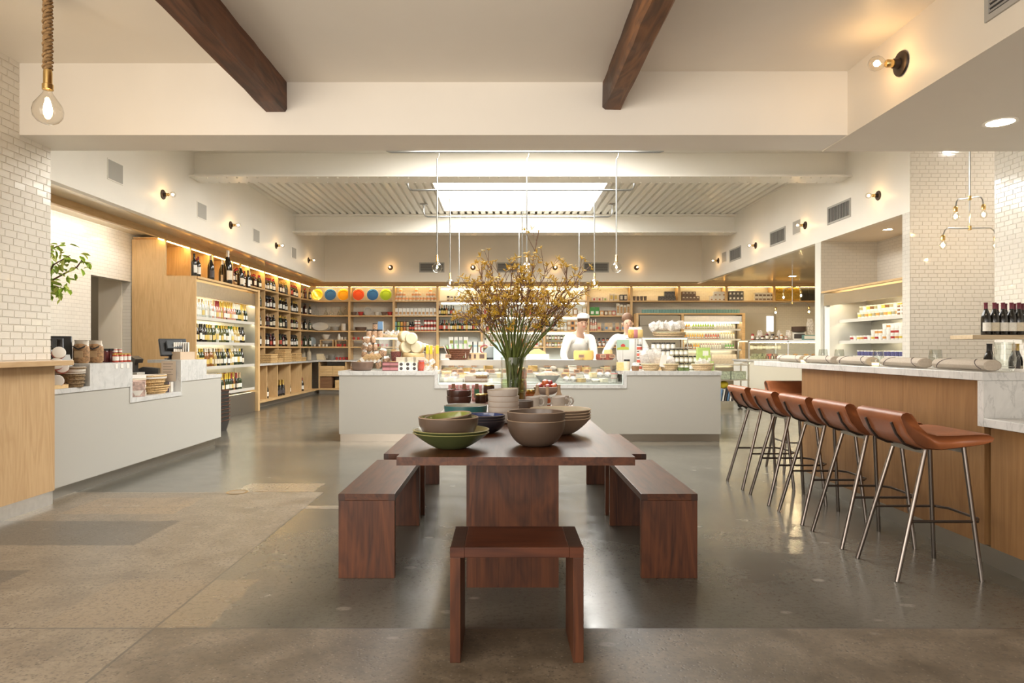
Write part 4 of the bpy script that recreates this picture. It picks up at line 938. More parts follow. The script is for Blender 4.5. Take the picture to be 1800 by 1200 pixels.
SH = {'bord': [(0,0),(.036,0),(.038,.006),(.038,.185),(.034,.205),(.016,.228),(.0145,.25),(.0145,.292),(.016,.294),(.016,.30),(0,.30)],
      'burg': [(0,0),(.039,0),(.041,.006),(.041,.15),(.036,.185),(.022,.22),(.0155,.245),(.0145,.292),(.016,.294),(.016,.30),(0,.30)],
      'champ': [(0,0),(.041,0),(.043,.006),(.043,.14),(.036,.18),(.022,.215),(.0175,.24),(.018,.295),(.02,.30),(.02,.315),(0,.315)],
      'oil': [(0,0),(.027,0),(.028,.005),(.028,.15),(.022,.172),(.012,.19),(.011,.225),(.013,.227),(.013,.25),(0,.25)],
      'stout': [(0,0),(.032,0),(.033,.005),(.033,.10),(.026,.125),(.014,.145),(.013,.165),(.015,.167),(.015,.185),(0,.185)]}
def bottle_me(sh, g, c, l, seg=9):
    key = 'b_%s_%s_%s_%s_%d' % (sh, g, c, l, seg)
    def f(b):
        p = SH[sh]; nm = len(p) - 1; cp = 4 if sh == 'champ' else 3
        b.lathe(p, seg, mis=[0]*(nm-cp-1) + [1]*(cp+1))
        r = p[2][0] + .0006; zs = p[3][1]; b.lathe([(r, zs*.28), (r, zs*.82)], 6, mi=2, a0=205, a1=335)
    return cm(key, f, [G[g], K[c], LB[l]])
def bottle(sh, g, c, l, loc, label, grp, rz=0, sc=1, name='wine_bottle', seg=9):
    return one(name, bottle_me(sh, g, c, l, seg), label, 'bottle', loc, rz + R(random.uniform(-14, 14)), grp, sc=sc)
rb = random.Random(5)
# wine fridge: labels face the room (+X)
SETS = {3: [('clear','white'),('clear','cork'),('clear','white'),('pink','white'),('pink','red'),('gold','yellow'),('pink','gold'),('green','gold'),('green','white'),('dark','gold')],
        2: [('dark','black'),('dark','black'),('olive','yellow'),('green','white'),('olive','yellow'),('green','gold'),('clear','green'),('gold','yellow'),('green','yellow')],
        1: [('gold','white'),('green','yellow'),('amber','white'),('olive','gold'),('dark','cork'),('gold','yellow'),('green','white'),('dark','black')],
        0: [('green','gold'),('dark','gold'),('amber','gold'),('green','yellow'),('dark','red'),('green','cork')]}
SHN = ['bottom', 'third', 'second', 'top']
back = []
for s, z in enumerate(ZF):
    y = 10.83; i = 0
    while y < 12.85 + .08*s:
        pal = SETS[s]; g, c = pal[min(len(pal)-1, int((y-10.83)/2.2*len(pal)))] if rb.random() < .6 else rb.choice(pal)
        sh = 'champ' if (s in (3, 0) and y > 11.6) else rb.choice(('bord','burg'))
        k = 1.0 if s else .97
        bottle(sh, g, c, rb.choice(('white','white','cream','yellow')), (-4.945 + rb.uniform(-.012,.012), y, z+.001), '%s bottle with %s top on the %s shelf of the wine fridge' % ({'dark':'dark','clear':'clear','gold':'golden','pink':'pink','green':'green','olive':'olive','amber':'amber'}[g], c, SHN[s]), 'bottles in the wine fridge', R(90), k)
        g2, c2 = rb.choice(pal); back.append((bottle_me(sh, g2, c2, 'white'), (-5.05, y+.04, z+.001))); back.append((bottle_me('bord', g2, c2, 'cream'), (-5.155, y, z+.001)))
        y += .093
# tall bottles on top of the fridge
for y, x, k, c, l, d in ((10.88,-4.93,1.22,'black','white','large dark bottle, first from the near end'), (11.07,-4.95,1.15,'red','white','dark bottle with red top beside the first large one'), (11.17,-5.02,1.1,'red','cream','second dark bottle with red top behind its neighbour'), (11.62,-4.98,1.48,'cork','dark','very large dark bottle with cork coloured top'), (12.28,-4.96,2.05,'white','cream','giant dark bottle with a long white neck'), (12.5,-5.15,1.6,'white','cream','large bottle half hidden behind the giant one'), (12.92,-4.98,1.55,'gold','cream','large dark bottle with gold top and big label'), (13.12,-5.02,1.25,'gold','white','dark bottle with gold top near the oak post'), (13.28,-4.97,1.25,'black','white','dark bottle with white label at the oak post')):
    bottle('burg' if k > 1.3 else 'bord', 'dark', c, l, (x, y, 2.367), d + ', on top of the wine fridge', 'large bottles on the wine fridge', R(75), (k*.93, k*.93, k), seg=14)
# cubbies of the wine wall
ROWN = ['counter', 'lowest', 'second', 'third', 'top']
CUB = [(14.40,15.22,'first'),(15.27,16.11,'second'),(16.17,17.01,'third'),(17.07,17.88,'fourth'),(17.95,18.75,'corner')]
CAPS = {0: ['red','wine','red','black'], 1: ['black','wine','black'], 2: ['black','black','gold','cork'], 3: ['black','red','gold'], 4: ['red','white','gold','black','red']}
for r, z in enumerate(LV):
    cols = CUB if r < 4 else [(13.5,14.32,'zeroth')] + CUB
    for a, b_, cn in cols:
        if r == 0 and cn in ('corner', 'zeroth'): continue
        n = 7 if cn not in ('first', 'corner') else 5
        cp = rb.choice(CAPS[r]); lbk = rb.choice(('white','white','cream'))
        cname = {'zeroth': 'cubby nearest the fridge', 'first': 'first cubby', 'second': 'second cubby', 'third': 'third cubby', 'fourth': 'fourth cubby', 'corner': 'corner bay'}[cn]
        for i in range(n):
            y = a + .06 + (b_-a-.1)*(i+.3)/n; dx = .0 if i % 2 == 0 else -.09
            xx = -5.385 if r else -5.62
            if cn == 'corner': xx = -5.36 + .02*i
            if cn != 'corner' and r: back.append((bottle_me(rb.choice(('bord','burg')), rb.choice(('dark','green')), cp, lbk), (xx-.18, y+.05, z+.001))); back.append((bottle_me('bord', 'dark', cp, lbk), (xx-.05+dx, y+.06, z+.001)))
            c2 = cp if rb.random() < .75 else rb.choice(CAPS[r])
            bottle(rb.choice(('bord','burg')) if cn != 'corner' else 'bord', rb.choice(('dark','dark','green','red')), c2, lbk if rb.random() < .8 else rb.choice(('cream','dark','red')), (xx+dx, y, z+.001), 'dark wine bottle in the %s of the %s row, wine shelving' % (cname, ROWN[r]), 'bottles in the wine cubbies', R(62 if r else 90), rb.uniform(.93, 1.04))
mats = []; mb = MB()
for me, loc in back:
    o = len(mb.v); mb.v += [(-v.co.y+loc[0], v.co.x+loc[1], v.co.z+loc[2]) for v in me.vertices]
    for p in me.polygons:
        m = me.materials[p.material_index]
        if m not in mats: mats.append(m)
        mb.f.append(tuple(i+o for i in p.vertices)); mb.m.append(mats.index(m)); mb.s.append(True)
o = tag(obj('wine_bottles', mb.mesh('wine_bottles', mats)), 'rows of bottles standing behind the front rows in the wine fridge and cubbies', 'bottles', kind='stuff')
# base cubbies
for y, n, c, cn in ((14.75,2,'white','first'),(15.45,6,'gold','second'),(16.3,2,'black','third'),(17.15,4,'black','fourth')):
    for i in range(n): bottle('champ' if n == 6 else 'burg', 'dark', c if n != 4 else rb.choice(('red','black')), 'white' if n != 6 else 'dark', (-5.12 - .05*(i % 2), y + .1*i, .146), 'dark bottle standing in the %s base cubby under the worktop' % cn, 'bottles in the base cubbies', R(75), 1.12)
# wicker hampers on the worktop
wick = plain('wicker', (.52,.34,.15), .75, var=.4, scale=70, bmp=.8); wickd = plain('dark_wicker', (.15,.05,.02), .6, var=.5, scale=90, bmp=.8); wickp = plain('pale_wicker', (.56,.42,.25), .75, var=.3, scale=80, bmp=.8)
def hamper(loc, w, d, h, label, rz=0):
    t = thing('wicker_hamper', label, 'hamper', loc, rz, 'wicker hampers on the worktop')
    part(t, 'body', MB().box(-w/2,w/2,-d/2,d/2,0,h*.62), wick, bevel=.01); part(t, 'lid', MB().box(-w/2-.006,w/2+.006,-d/2-.006,d/2+.006,h*.64,h), wick, bevel=.01)
for i, (y, z, dd) in enumerate(((15.0,0,.42),(15.0,.10,.42),(15.42,0,.3),(15.98,0,.5),(15.98,.10,.5),(15.98,.20,.42),(16.8,0,.44),(16.8,.10,.44),(17.25,0,.34))): hamper((-5.16, y, .906+z), .26, dd, .096, 'flat wicker hamper on the worktop, %s counting from the fridge' % NTH[i])
# ---------------------------------------------------------------- goods on the back shelves (depth 18.95)
def bx_(px, Y=18.97): return (px - VX) * Y / F
def plate(px, z, r, mat, label, depth=19.0):
    t = thing('display_plate', label, 'plate', (bx_(px), depth, z + r), 0, 'plates leaning on the back shelves'); t.rotation_euler = (R(80), 0, 0)
    k = 'plate%s%.3f' % (mat.name, r); obj('dish', cm(k, lambda b: b.lathe([(0,.0),(r*.6,.0),(r*.7,.01),(r,.022),(r*1.005,.026),(r,.030),(r*.97,.030),(r*.70,.026),(r*.66,.009),(0,.008)], 30, mis=[0,0,0,0,0,1,0,0,0]), [mat, K['white']]), t)
col = lambda n, c: plain('enamel_' + n, c, .12, coat=.4)
Y_, B_, O_, R_, GR = col('yellow', (.68,.55,.035)), col('blue', (.035,.12,.33)), col('orange', (.72,.34,.015)), col('red', (.62,.085,.03)), col('green', (.32,.44,.035))
for px, m, n in ((557,Y_,'yellow'),(580.5,B_,'blue'),(603.5,O_,'orange'),(630,R_,'red'),(655,B_,'second blue'),(678,GR,'green')): plate(px, 2.546, .168, m, 'large round %s plate standing on the top back shelf' % n)
def lathe_item(name, key, prof, mat, px, z, label, cat, grp=None, Y=18.98, seg=16, sc=1, rz=0, mis=None): return one(name, cm(key, lambda b: b.lathe(prof, seg, mis=mis), mat), label, cat, (bx_(px, Y), Y, z+.001), rz, grp, sc=sc)
car = clear('carafe_glass', (.95,.955,.94), 1.0, .05)
for i, (px, k) in enumerate(((556,1.15),(573,.85),(583,.95),(598,1.1),(608,1.1))):
    lathe_item('glass_carafe', 'carafe%d' % (i % 2), [(0,0),(.07,0),(.085,.02),(.06,.08),(.02,.14),(.018,.2),(.026,.235),(.024,.235),(.016,.2),(.017,.14),(.055,.08),(.078,.022),(0,.01)] if i % 2 else [(0,0),(.06,0),(.07,.03),(.05,.11),(.02,.16),(.018,.21),(.028,.215),(.028,.235),(0,.24)], car, px, 2.137, 'clear glass carafe on the second back shelf, %s from the corner' % NTH[i], 'carafe', 'glass carafes', sc=k)
clay = plain('clay_brown', (.16,.10,.07), .5); redc = plain('clay_red', (.42,.045,.04), .35); whi = plain('china_white', (.62,.58,.51), .25); gry = plain('china_grey', (.40,.38,.34), .35); blu = plain('china_blue', (.42,.47,.47), .3)
BW = [(0,0),(.045,0),(.06,.03),(.085,.10),(.08,.10),(.054,.03),(0,.012)]
for i, (px, m, n) in enumerate(((622,clay,'brown'),(634,redc,'red'),(662.5,whi,'white'),(675,clay,'brown'),(685.5,redc,'red'))): lathe_item('cereal_bowl', 'cb' + m.name, BW, m, px, 2.137, '%s bowl on the second back shelf, %s from the left' % (n, NTH[i]), 'bowl', 'bowls on the second back shelf', sc=1.0)
plate(646.5, 2.138, .12, gry, 'grey plate leaning among small bowls on the second shelf')
def platter(px, z, rx, ry, m, label):
    t = thing('oval_platter', label, 'platter', (bx_(px), 19.02, z+ry), 0, 'oval platters'); t.rotation_euler = (R(80),0,0)
    part(t, 'dish', MB().lathe([(0,0),(.6,0),(.75,.012),(1,.03),(1,.036),(.72,.02),(0,.008)], 28, sx=rx, sy=ry), m)
platter(563, 1.714, .22, .115, whi, 'white oval platter leaning on the third back shelf'); platter(549, 1.274, .10, .13, blu, 'pale blue oval platter on the fourth back shelf')
def stack(px, z, n, r, h, m, label, nm='stacked_plate', Y=18.99):
    for i in range(n): lathe_item(nm, 'sp%s%.2f%.3f' % (m.name, r, h), [(0,0),(r*.7,0),(r,h*1.6),(r,h*1.9),(r*.68,h*.5),(0,h*.5)], m, px, z + i*h, label, 'plate', label + ' group', Y=Y)
stack(588, 1.713, 5, .12, .02, gry, 'grey plate in a low pile on the third back shelf'); stack(604, 1.713, 8, .08, .022, whi, 'white dish in a pile on the third back shelf'); stack(583, .906, 9, .10, .014, gry, 'grey plate in a pile on the back worktop'); stack(634, 1.713, 2, .17, .035, clay, 'wide brown dish on the third back shelf')
lathe_item('mixing_bowl', 'wmb', [(0,0),(.05,0),(.09,.05),(.13,.15),(.124,.15),(.084,.05),(0,.014)], whi, 572.5, 1.465, 'white footed bowl on a small wood stand, fourth shelf', 'bowl', sc=.95)
def riser(px0, px1, z, h, label):
    x0, x1 = bx_(px0), bx_(px1); t = thing('shelf_riser', label, 'stand', ((x0+x1)/2, 18.98, z+.001), 0, 'small wood stands'); w = (x1-x0)/2
    part(t, 'top', MB().box(-w,w,-.1,.1,h-.018,h), oak_x)
    for s in (-1, 1): part(t, 'side', MB().box(s*w-.009*s-.009,s*w-.009*s+.009,-.1,.1,0,h-.018), oak_z)
riser(564,587,1.273,.19,'small wood stand under the white bowl'); riser(591,612,1.273,.19,'small wood stand over red cups in the corner bay'); riser(619,645,1.273,.19,'small wood stand with red cups on top')
def cups(spec, m, z, label, Y=18.98, k=1):
    for px in spec: lathe_item('cup', 'cup' + m.name, [(0,0),(.03,0),(.036,.01),(.04,.075),(.036,.075),(.03,.012),(0,.01)], m, px, z, label, 'cup', label + ' group', Y=Y, seg=12, sc=k)
cups((601,607), whi, 1.465, 'white cup on the second small wood stand', k=.9); cups((594,598,606), redc, 1.274, 'red cup under the second small wood stand'); cups((546,553,561,568,574), whi, 1.274, 'small white cup at the front of the fourth shelf', 18.9, .85); cups((622,630,638), redc, 1.465, 'red cup on the third small wood stand', k=.9); cups((592,598,604,610), redc, .906, 'red cup on the back worktop near the corner', k=1); cups((656,664,672,680), redc, 1.274, 'red cup at the right of the fourth shelf')
lathe_item('pitcher', 'pitch', [(0,0),(.05,0),(.055,.05),(.03,.12),(.025,.16),(.034,.17),(0,.17)], whi, 596, 1.465, 'small white pitcher on the second wood stand', 'pitcher')
sack = plain('paper_sack', (.50,.42,.30), .8, var=.1, scale=30, bmp=.2)
for i, px in enumerate((533,543)): lathe_item('wrapped_bottle', 'wrapb', [(0,0),(.06,0),(.065,.05),(.06,.2),(.03,.27),(.025,.33),(.035,.35),(0,.35)], sack, px, .906, 'paper wrapped bottle on the corner worktop, %s of two' % NTH[i], 'bottle', 'wrapped bottles', Y=18.75)
bone = plain('bone_box', (.66,.56,.38), .6)
def carton(name, w, d, h, m1, m2, px, z, label, cat='box', grp=None, Y=18.97, fx=.7, fz=(.2,.8), rz=0):
    key = 'ct%s%s%.3f%.3f%.3f' % (m1.name, m2.name if m2 else '', w, d, h)
    def f(b):
        b.box(-w/2,w/2,-d/2,d/2,0,h)
        if m2: b.box(-w/2*fx,w/2*fx,-d/2-.002,-d/2,h*fz[0],h*fz[1],1)
    return one(name, cm(key, f, [m1, m2] if m2 else [m1]), label, cat, (bx_(px, Y), Y, z+.001), rz, grp)
for i in range(3): carton('napkin_box', .20-.02*i, .2, .055, bone, None, 565-i, .906+.056*i, 'pale box in a pile on the back worktop, %s up' % NTH[i], 'box', 'pale boxes on the worktop', Y=18.8)
crate = wood('crate_pine', (.55,.36,.16), (.70,.50,.26), 'x', 30, .7); card = plain('cardboard', (.20,.10,.045), .8)
def wine_crate(px, z, w, h, m, label, Y=18.62):
    t = thing('wine_crate', label, 'crate', (bx_(px, Y), Y, z+.001), 0, 'crates under the back worktop')
    n = 3
    for i in range(n): part(t, 'slat', MB().box(-w/2,w/2,-.15,-.135,h*i/n+.003,h*(i+1)/n-.003), m)
    part(t, 'carcass', MB().box(-w/2,w/2,-.135,.15,0,h), m)
wine_crate(575, .506, .37, .24, crate, 'pine wine crate on the upper base shelf, left'); wine_crate(598, .506, .33, .24, crate, 'pine wine crate on the upper base shelf, right'); wine_crate(575, .146, .32, .3, card, 'dark cardboard carton on the floor shelf in the corner'); wine_crate(601, .146, .30, .22, crate, 'small pine crate on the floor shelf beside the carton')
# bay with white canisters, white boxes and jars
canm = plain('canister_orange', (.72,.34,.14), .5)
def canister(px, z, i, row): lathe_item('canister', 'canist', [(0,0),(.042,0),(.042,.03),(.042,.085),(.042,.1),(.036,.11),(0,.11)], [K['white'], canm], px, z, 'white and orange canister in the %s tier on the top back shelf' % row, 'canister', 'canisters on the top back shelf', seg=12, mis=[0,0,1,0,0,0])
for i in range(12): canister(696.5 + 6.3*i, 2.546, i, 'bottom')
for c in (704.5, 732, 757):
    for q in (-1, 0, 1): canister(c + q*5.6, 2.656, 0, 'second')
    canister(c, 2.766, 0, 'top')
foodp = plain('food_photo', (.42,.24,.10), .6, var=.5, scale=60); pwhite = plain('pack_white', (.74,.72,.66), .5)
for i in range(11): carton('pasta_box', .095, .1, .20, pwhite, foodp, 697.5 + 6.75*i, 2.137, 'white box with a small food picture in the second shelf row', 'box', 'white food boxes', fz=(.12,.5))
jc = [plain('jar_' + n, c, .3) for n, c in (('cyan', (.14,.34,.36)), ('lime', (.30,.42,.08)), ('amber', (.62,.30,.04)), ('rust', (.45,.16,.05)), ('oat', (.50,.40,.22)))]
for r in range(2):
    for i in range(5): jar((bx_(695.5 + 5.3*i), 18.95, 1.714 + .135*r), '%s labelled tin jar, %s tier on the third back shelf' % (jc[i].name[4:], ('lower', 'upper')[r]), 'coloured jars', jc[i], K['black'], None, .036, .13)
for i in range(3): bottle('stout', 'dark', 'black', 'red', (bx_(721 + 4.2*i), 18.97, 1.714), 'short dark bottle between jars on the third back shelf', 'dark sauce bottles', sc=1.35, name='sauce_bottle')
tom = plain('tomato_jar', (.40,.055,.03), .2)
for r in range(2):
    for i in range(7):
        if not (r == 1 and i == 2): jar((bx_(731 + 5.6*i), 18.95, 1.714 + .15*r), 'sauce jar with white label and red lid, %s tier of the third shelf' % ('lower', 'upper')[r], 'sauce jars', tom, K['red'] if i > 1 else K['white'], LB['white'], .04, .145)
# pale lit bays
for i, px in enumerate((788,794,800,806,813,820,827,834,840,846)): jar((bx_(px), 18.96, 2.546), 'dark preserve jar on the top shelf of the pale lit bay', 'preserve jars, pale bay', jam if i < 6 else honey, K['white'] if i % 3 else K['black'], LB['white'] if i % 2 else LB['cream'], .038, .10 + .03*(i < 5))
def oils(pxs, z, row, sh='oil', k=1.15):
    for px in pxs: bottle(sh, rb.choice(('dark','green','amber','dark')), rb.choice(('black','black','gold','red')), rb.choice(('white','cream','yellow','red')), (bx_(px), 18.97 + rb.uniform(-.03,.03), z+.001), 'slim oil bottle in the %s row of the pale lit bay' % row, 'oil bottles, pale bay', sc=k*rb.uniform(.92,1.05), name='oil_bottle')
oils((773,777,781,785,789,793,797), 2.137, 'second'); oils([773.5 + 3.9*i for i in range(19)], 1.713, 'third', k=1.2)
for px in (804,809,815,820,826,832,838): jar((bx_(px), 18.96, 2.138), 'small condiment jar in the second row of the pale lit bay', 'condiment jars', rb.choice((honey, jam, tom)), K['black'], LB['cream'], .034, .08)
sq = [plain('swatch_' + n, c, .5) for n, c in (('olive', (.30,.30,.05)), ('mint', (.36,.48,.30)), ('grey', (.34,.38,.33)), ('lime', (.40,.52,.10)), ('leaf', (.20,.42,.15)), ('sky', (.38,.55,.62)), ('sand', (.55,.48,.25)))]
for i in range(4): carton('gift_box', .145, .12, .45, pwhite, sq[i], 794 + 9*i*.9, .906+.18, 'tall white box with a %s square on the back worktop' % sq[i].name[7:], 'box', 'white boxes with colour squares', Y=18.75, fx=.62, fz=(.6,.8))
one('counter_riser', MB().box(-.66,.66,-.2,.2,0,.175).mesh('counter_riser', pwhite), 'white platform on the back worktop under the swatch boxes', 'stand', (bx_(818, 18.72), 18.72, .906))
for i in range(3): carton('gift_box', .16, .12, .32, pwhite, sq[4+i], 827 + 8.6*i, .906+.18, 'short white box with a %s square on the back worktop' % sq[4+i].name[7:], 'box', 'white boxes with colour squares', Y=18.65, fx=.62, fz=(.55,.72))
for r, z in ((1, 2.137), (2, 1.713), (0, 2.546), (3, 1.273)):
    px = 853
    while px < 954:
        if rb.random() < .5: bottle('stout', rb.choice(('dark','amber','clear','gold')), rb.choice(('black','gold','white','red')), rb.choice(('white','cream','orange')), (bx_(px), 18.97, z+.001), 'small bottle on the %s shelf of the bright bay behind the branches' % ROWN[{2.546: 4, 2.137: 3, 1.713: 2, 1.273: 1}[z]], 'small bottles, bright bay', sc=rb.uniform(1,1.35), name='syrup_bottle'); px += 5
        else: carton('packet', .10, .08, rb.uniform(.12,.22), rb.choice((pwhite, foodp, card, jc[3])), rb.choice((LB['cream'], LB['red'], pwhite)), px, z, 'small packet on the %s shelf of the bright bay behind the branches' % ROWN[{2.546: 4, 2.137: 3, 1.713: 2, 1.273: 1}[z]], 'packet', 'packets, bright bay'); px += 7.5
for i, px in enumerate((961,966,971,976,982,988,994)): bottle('stout', ('dark','dark','amber','dark','gold','gold','clear')[i], ('black','black','gold','black','white','white','white')[i], 'white', (bx_(px), 18.96, 1.714), 'syrup bottle on the third shelf of the right bright bay', 'syrup bottles, right bright bay', sc=1.35, name='syrup_bottle')
for r in range(2):
    for i in range(4): carton('tea_box', .10, .1, .14, LB['orange'] if i % 2 else foodp, LB['dark'] if i % 2 else LB['cream'], 1000 + 6.6*i*.95, 1.713 + .142*r, 'brown tea box, %s tier on the third shelf of the right bright bay' % ('lower','upper')[r], 'box', 'tea boxes')
    for i in range(3): carton('tea_box', .085, .1, .12, LB['cream'], foodp, 1021 + 5.4*i*.8, 1.713 + .125*r, 'cream tea box, %s tier at the right end of the third shelf' % ('lower','upper')[r], 'box', 'tea boxes')
for i in range(9): carton('biscuit_tin', .11, .1, rb.choice((.16,.2,.24)), rb.choice((foodp, LB['cream'], LB['dark'], jc[4])), LB['white'], 963 + 8*i, 2.137, 'biscuit packet on the second shelf of the right bright bay', 'packet', 'biscuit packets')
for r in range(2):
    for i in range(7): jar((bx_(962 + 5*i), 18.96, 1.274 + .14*r if r == 0 else 1.274 + .19), 'spice jar in the %s tier of the right bright bay' % ('lower', 'upper')[r], 'spice jars, bright bay', (jc[3], jc[4], jam, jc[1])[(i+r) % 4], K['black'] if r else K['gold'], LB['white'], .034, .12)
one('spice_rack', MB().box(-.30,.30,-.12,.12,.148,.16).mesh('spice_rack', pwhite), 'small white ledge under the upper spice jars', 'ledge', (bx_(977), 19.03, 1.274)) if False else None
for i in range(6): carton('tin_box', .10, .1, .10, plain('tin_grey', (.42,.44,.40), .35), LB['white'], 1013 + 6.2*(i % 3), 1.273 + .101*(i//3), 'grey tin in a small pile at the right bright bay', 'tin', 'grey tins')
# shelves right of the bright bays
for i, px in enumerate((1044,1053.5,1063.5)): carton('cheese_box', .13, .1, .09, LB['cream'], (LB['red'], LB['red'], jc[1])[i], px, 2.546, 'small round label box on the top shelf, %s of three' % NTH[i], 'box', 'small label boxes', fx=.4, fz=(.1,.7))
for i, px in enumerate((1074.5,1082)): carton('cracker_box', .10, .09, .18, LB['cream'], LB['yellow'], px, 2.546, 'cream cracker box on the top shelf, %s of two' % NTH[i], 'box', 'cracker boxes')
for i, px in enumerate((1092,1099)): carton('coffee_tin', .095, .09, .17, LB['dark'], LB['cream'], px, 2.546, 'black coffee tin on the top shelf, %s of two' % NTH[i], 'tin', 'coffee tins')
gbag = plain('green_bag', (.06,.24,.05), .4, var=.3, scale=25); kraft = plain('kraft_bag', (.50,.35,.20), .7, var=.1, scale=20)
def bag(px, z, w, h, m, label, grp, Y=18.95, m2=None, rz=0):
    key = 'bag%s%.2f%.2f%s' % (m.name, w, h, m2.name if m2 else '')
    def f(b):
        d = w*.42
        vs = []
        for zz, kx, kd in ((0,.92,.8),(h*.1,1,1),(h*.55,1,1),(h*.85,.96,.35),(h,.98,.06)):
            vs += [(-w/2*kx,-d/2*kd,zz),(w/2*kx,-d/2*kd,zz),(w/2*kx,d/2*kd,zz),(-w/2*kx,d/2*kd,zz)]
        b.add(vs, [(j*4+i, j*4+(i+1)%4, (j+1)*4+(i+1)%4, (j+1)*4+i) for j in range(4) for i in range(4)] + [(3,2,1,0),(16,17,18,19)])
        if m2: b.box(-w*.3,w*.3,-d/2-.004,-d/2+.001,h*.18,h*.5,1)
    return one('food_bag', cm(key, f, [m, m2] if m2 else [m]), label, 'bag', (bx_(px, Y), Y, z+.001), rz, grp)
for i, px in enumerate((1041,1049.5)): bag(px, 2.137, .13, .23, gbag, 'green foil snack bag on the second shelf, %s of two' % NTH[i], 'green snack bags', m2=LB['white'])
for i, px in enumerate((1057.5,1065,1072,1078.5)): carton('biscuit_box', .105, .09, .13, (LB['orange'], card, foodp, LB['red'])[i], LB['cream'], px, 2.137, '%s biscuit box on the second shelf' % ('orange','dark brown','brown','red')[i], 'box', 'biscuit boxes')
for i, px in enumerate((1086,1091.8,1098,1104)): carton('tall_tin', .085, .085, (.33,.3,.28,.31)[i], LB['cream'], foodp, px, 2.137, 'tall cream tin on the second shelf, %s of four' % NTH[i], 'tin', 'tall tins')
for i, px in enumerate((1039,1043,1047)): bottle('oil','pink','white','cream',(bx_(px),18.97,1.714),'pale pink bottle on the third shelf right of the bright bays','pink bottles', sc=(1.3,1.15,1.3)[i], name='oil_bottle')
for i, px in enumerate((1053,1066,1073,1085,1095)): bag(px, 1.713, .11, .22, kraft, 'brown paper food bag on the third shelf, %s from the left' % NTH[i], 'paper food bags', m2=(LB['red'], LB['blue'], LB['cream'], LB['red'], LB['blue'])[i])
for r in range(2):
    for i in range(9): jar((bx_(1039 + 7.4*i), 18.93 + .12*r, 1.274 + .15*r*.0), 'spice jar on the fourth shelf right of the bright bays, %s row' % ('front', 'rear')[r], 'spice jars, fourth shelf', rb.choice((tom, jam, jc[3])), K['black'], LB['white'], .036, .14 + .1*r)
# top shelf over the drinks fridge
cupm = plain('cup_print', (.13,.10,.08), .5, var=.5, scale=60); bwm = plain('black_white_print', (.10,.095,.09), .5, var=.9, scale=30); brn = plain('brown_print', (.19,.125,.085), .5, var=.5, scale=40); tri = plain('triangle_print', (.40,.24,.13), .5)
for i in range(4): lathe_item('paper_cup', 'papercup', [(0,0),(.034,0),(.044,.12),(.046,.125),(0,.125)], cupm, 1115 + 6.4*i, 2.546, 'dark printed cup on the long top shelf, %s of four' % NTH[i], 'cup', 'printed cups', seg=12)
for r in range(2):
    for i in range((5, 3)[r]): carton('chocolate_box', .095, .1, .125, bwm, None, 1160 + 6*i + (12 if r else 0)*.9, 2.546 + .127*r, 'black and white box in the %s tier, first stack on the long shelf' % ('lower','upper')[r], 'box', 'black and white boxes')
    for i in range((5, 4)[r]): carton('chocolate_box', .095, .1, .125, brn, LB['cream'], 1201 + 6.2*i, 2.546 + .127*r, 'brown printed box in the %s tier, second stack on the long shelf' % ('lower','upper')[r], 'box', 'brown boxes', fx=.5, fz=(.55,.8))
    for i in range((4, 3)[r]): carton('chocolate_box', .11, .1, .125, pwhite, tri, 1250 + 7.2*i + (7 if r else 0), 2.546 + .127*r, 'white box with tan triangle in the %s tier of the long shelf' % ('lower','upper')[r], 'box', 'white triangle boxes', fx=.45, fz=(.12,.4))
    for i in range(4): carton('chocolate_box', .10, .1, .13, bwm, pwhite, 1283 + 6.6*i, 2.546 + .132*r, 'black and white box in the %s tier, third stack on the long shelf' % ('lower','upper')[r], 'box', 'striped boxes', fx=.5, fz=(.3,.7))
    for i in range(5): carton('chocolate_box', .10, .1, .11, pwhite, brn, 1329 + 6.8*i, 2.546 + .112*r, 'white and brown box in the %s tier, last stack on the long shelf' % ('lower','upper')[r], 'box', 'white and brown boxes', fx=.8, fz=(.1,.55))
gfoil = plain('gold_foil', (.75,.48,.10), .22, .8, var=.3, scale=18, bmp=.4); bfoil = plain('black_foil', (.06,.055,.045), .3, .3, var=.3, scale=18, bmp=.3)
for i, px in enumerate((1369.5,1384,1398)): bag(px, 2.546, .21, .36, gfoil, 'large gold foil bag on the long top shelf, %s of three' % NTH[i], 'gold bags')
for i, px in enumerate((1414,1427)): bag(px, 2.546, .2, .35, bfoil, 'large black bag at the end of the long top shelf, %s of two' % NTH[i], 'black bags')
tealb = plain('teal_box', (.16,.30,.27), .5)
for i in range(34): carton('teal_box', .072, .1, .10, tealb, None, 1130.5 + 5.12*i*.985, 2.181, 'small teal box in the row on top of the drinks fridge', 'box', 'teal boxes on the drinks fridge', Y=18.6)
# ---------------------------------------------------------------- drinks fridge contents (depth 18.65)
def juice(pxs, z, g, c, label, k=.85, Y=18.66):
    for px in pxs: bottle('stout', g, c, 'white', (bx_(px, Y), Y, z+.001), label, label + ' group', sc=k, name='juice_bottle')
G['lime'] = gm('juice_lime', (.30,.46,.03)); G['oj'] = gm('juice_orange', (.75,.36,.03)); G['milk'] = gm('juice_milk', (.70,.68,.55)); G['berry'] = gm('juice_red', (.52,.10,.05)); G['grn'] = gm('juice_green', (.10,.34,.04))
juice([1179 + 4.4*i for i in range(5)], 1.75, 'dark', 'green', 'dark bottle on the top shelf of the drinks fridge'); juice([1203 + 4*i for i in range(3)], 1.75, 'oj', 'yellow', 'orange juice bottle on the top shelf of the drinks fridge')
juice([1219 + 4.3*i for i in range(9)], 1.75, 'lime', 'green', 'lime green juice bottle on the top shelf of the drinks fridge'); juice([1260 + 4.3*i for i in range(8)], 1.75, 'milk', 'green', 'pale juice bottle on the top shelf of the drinks fridge')
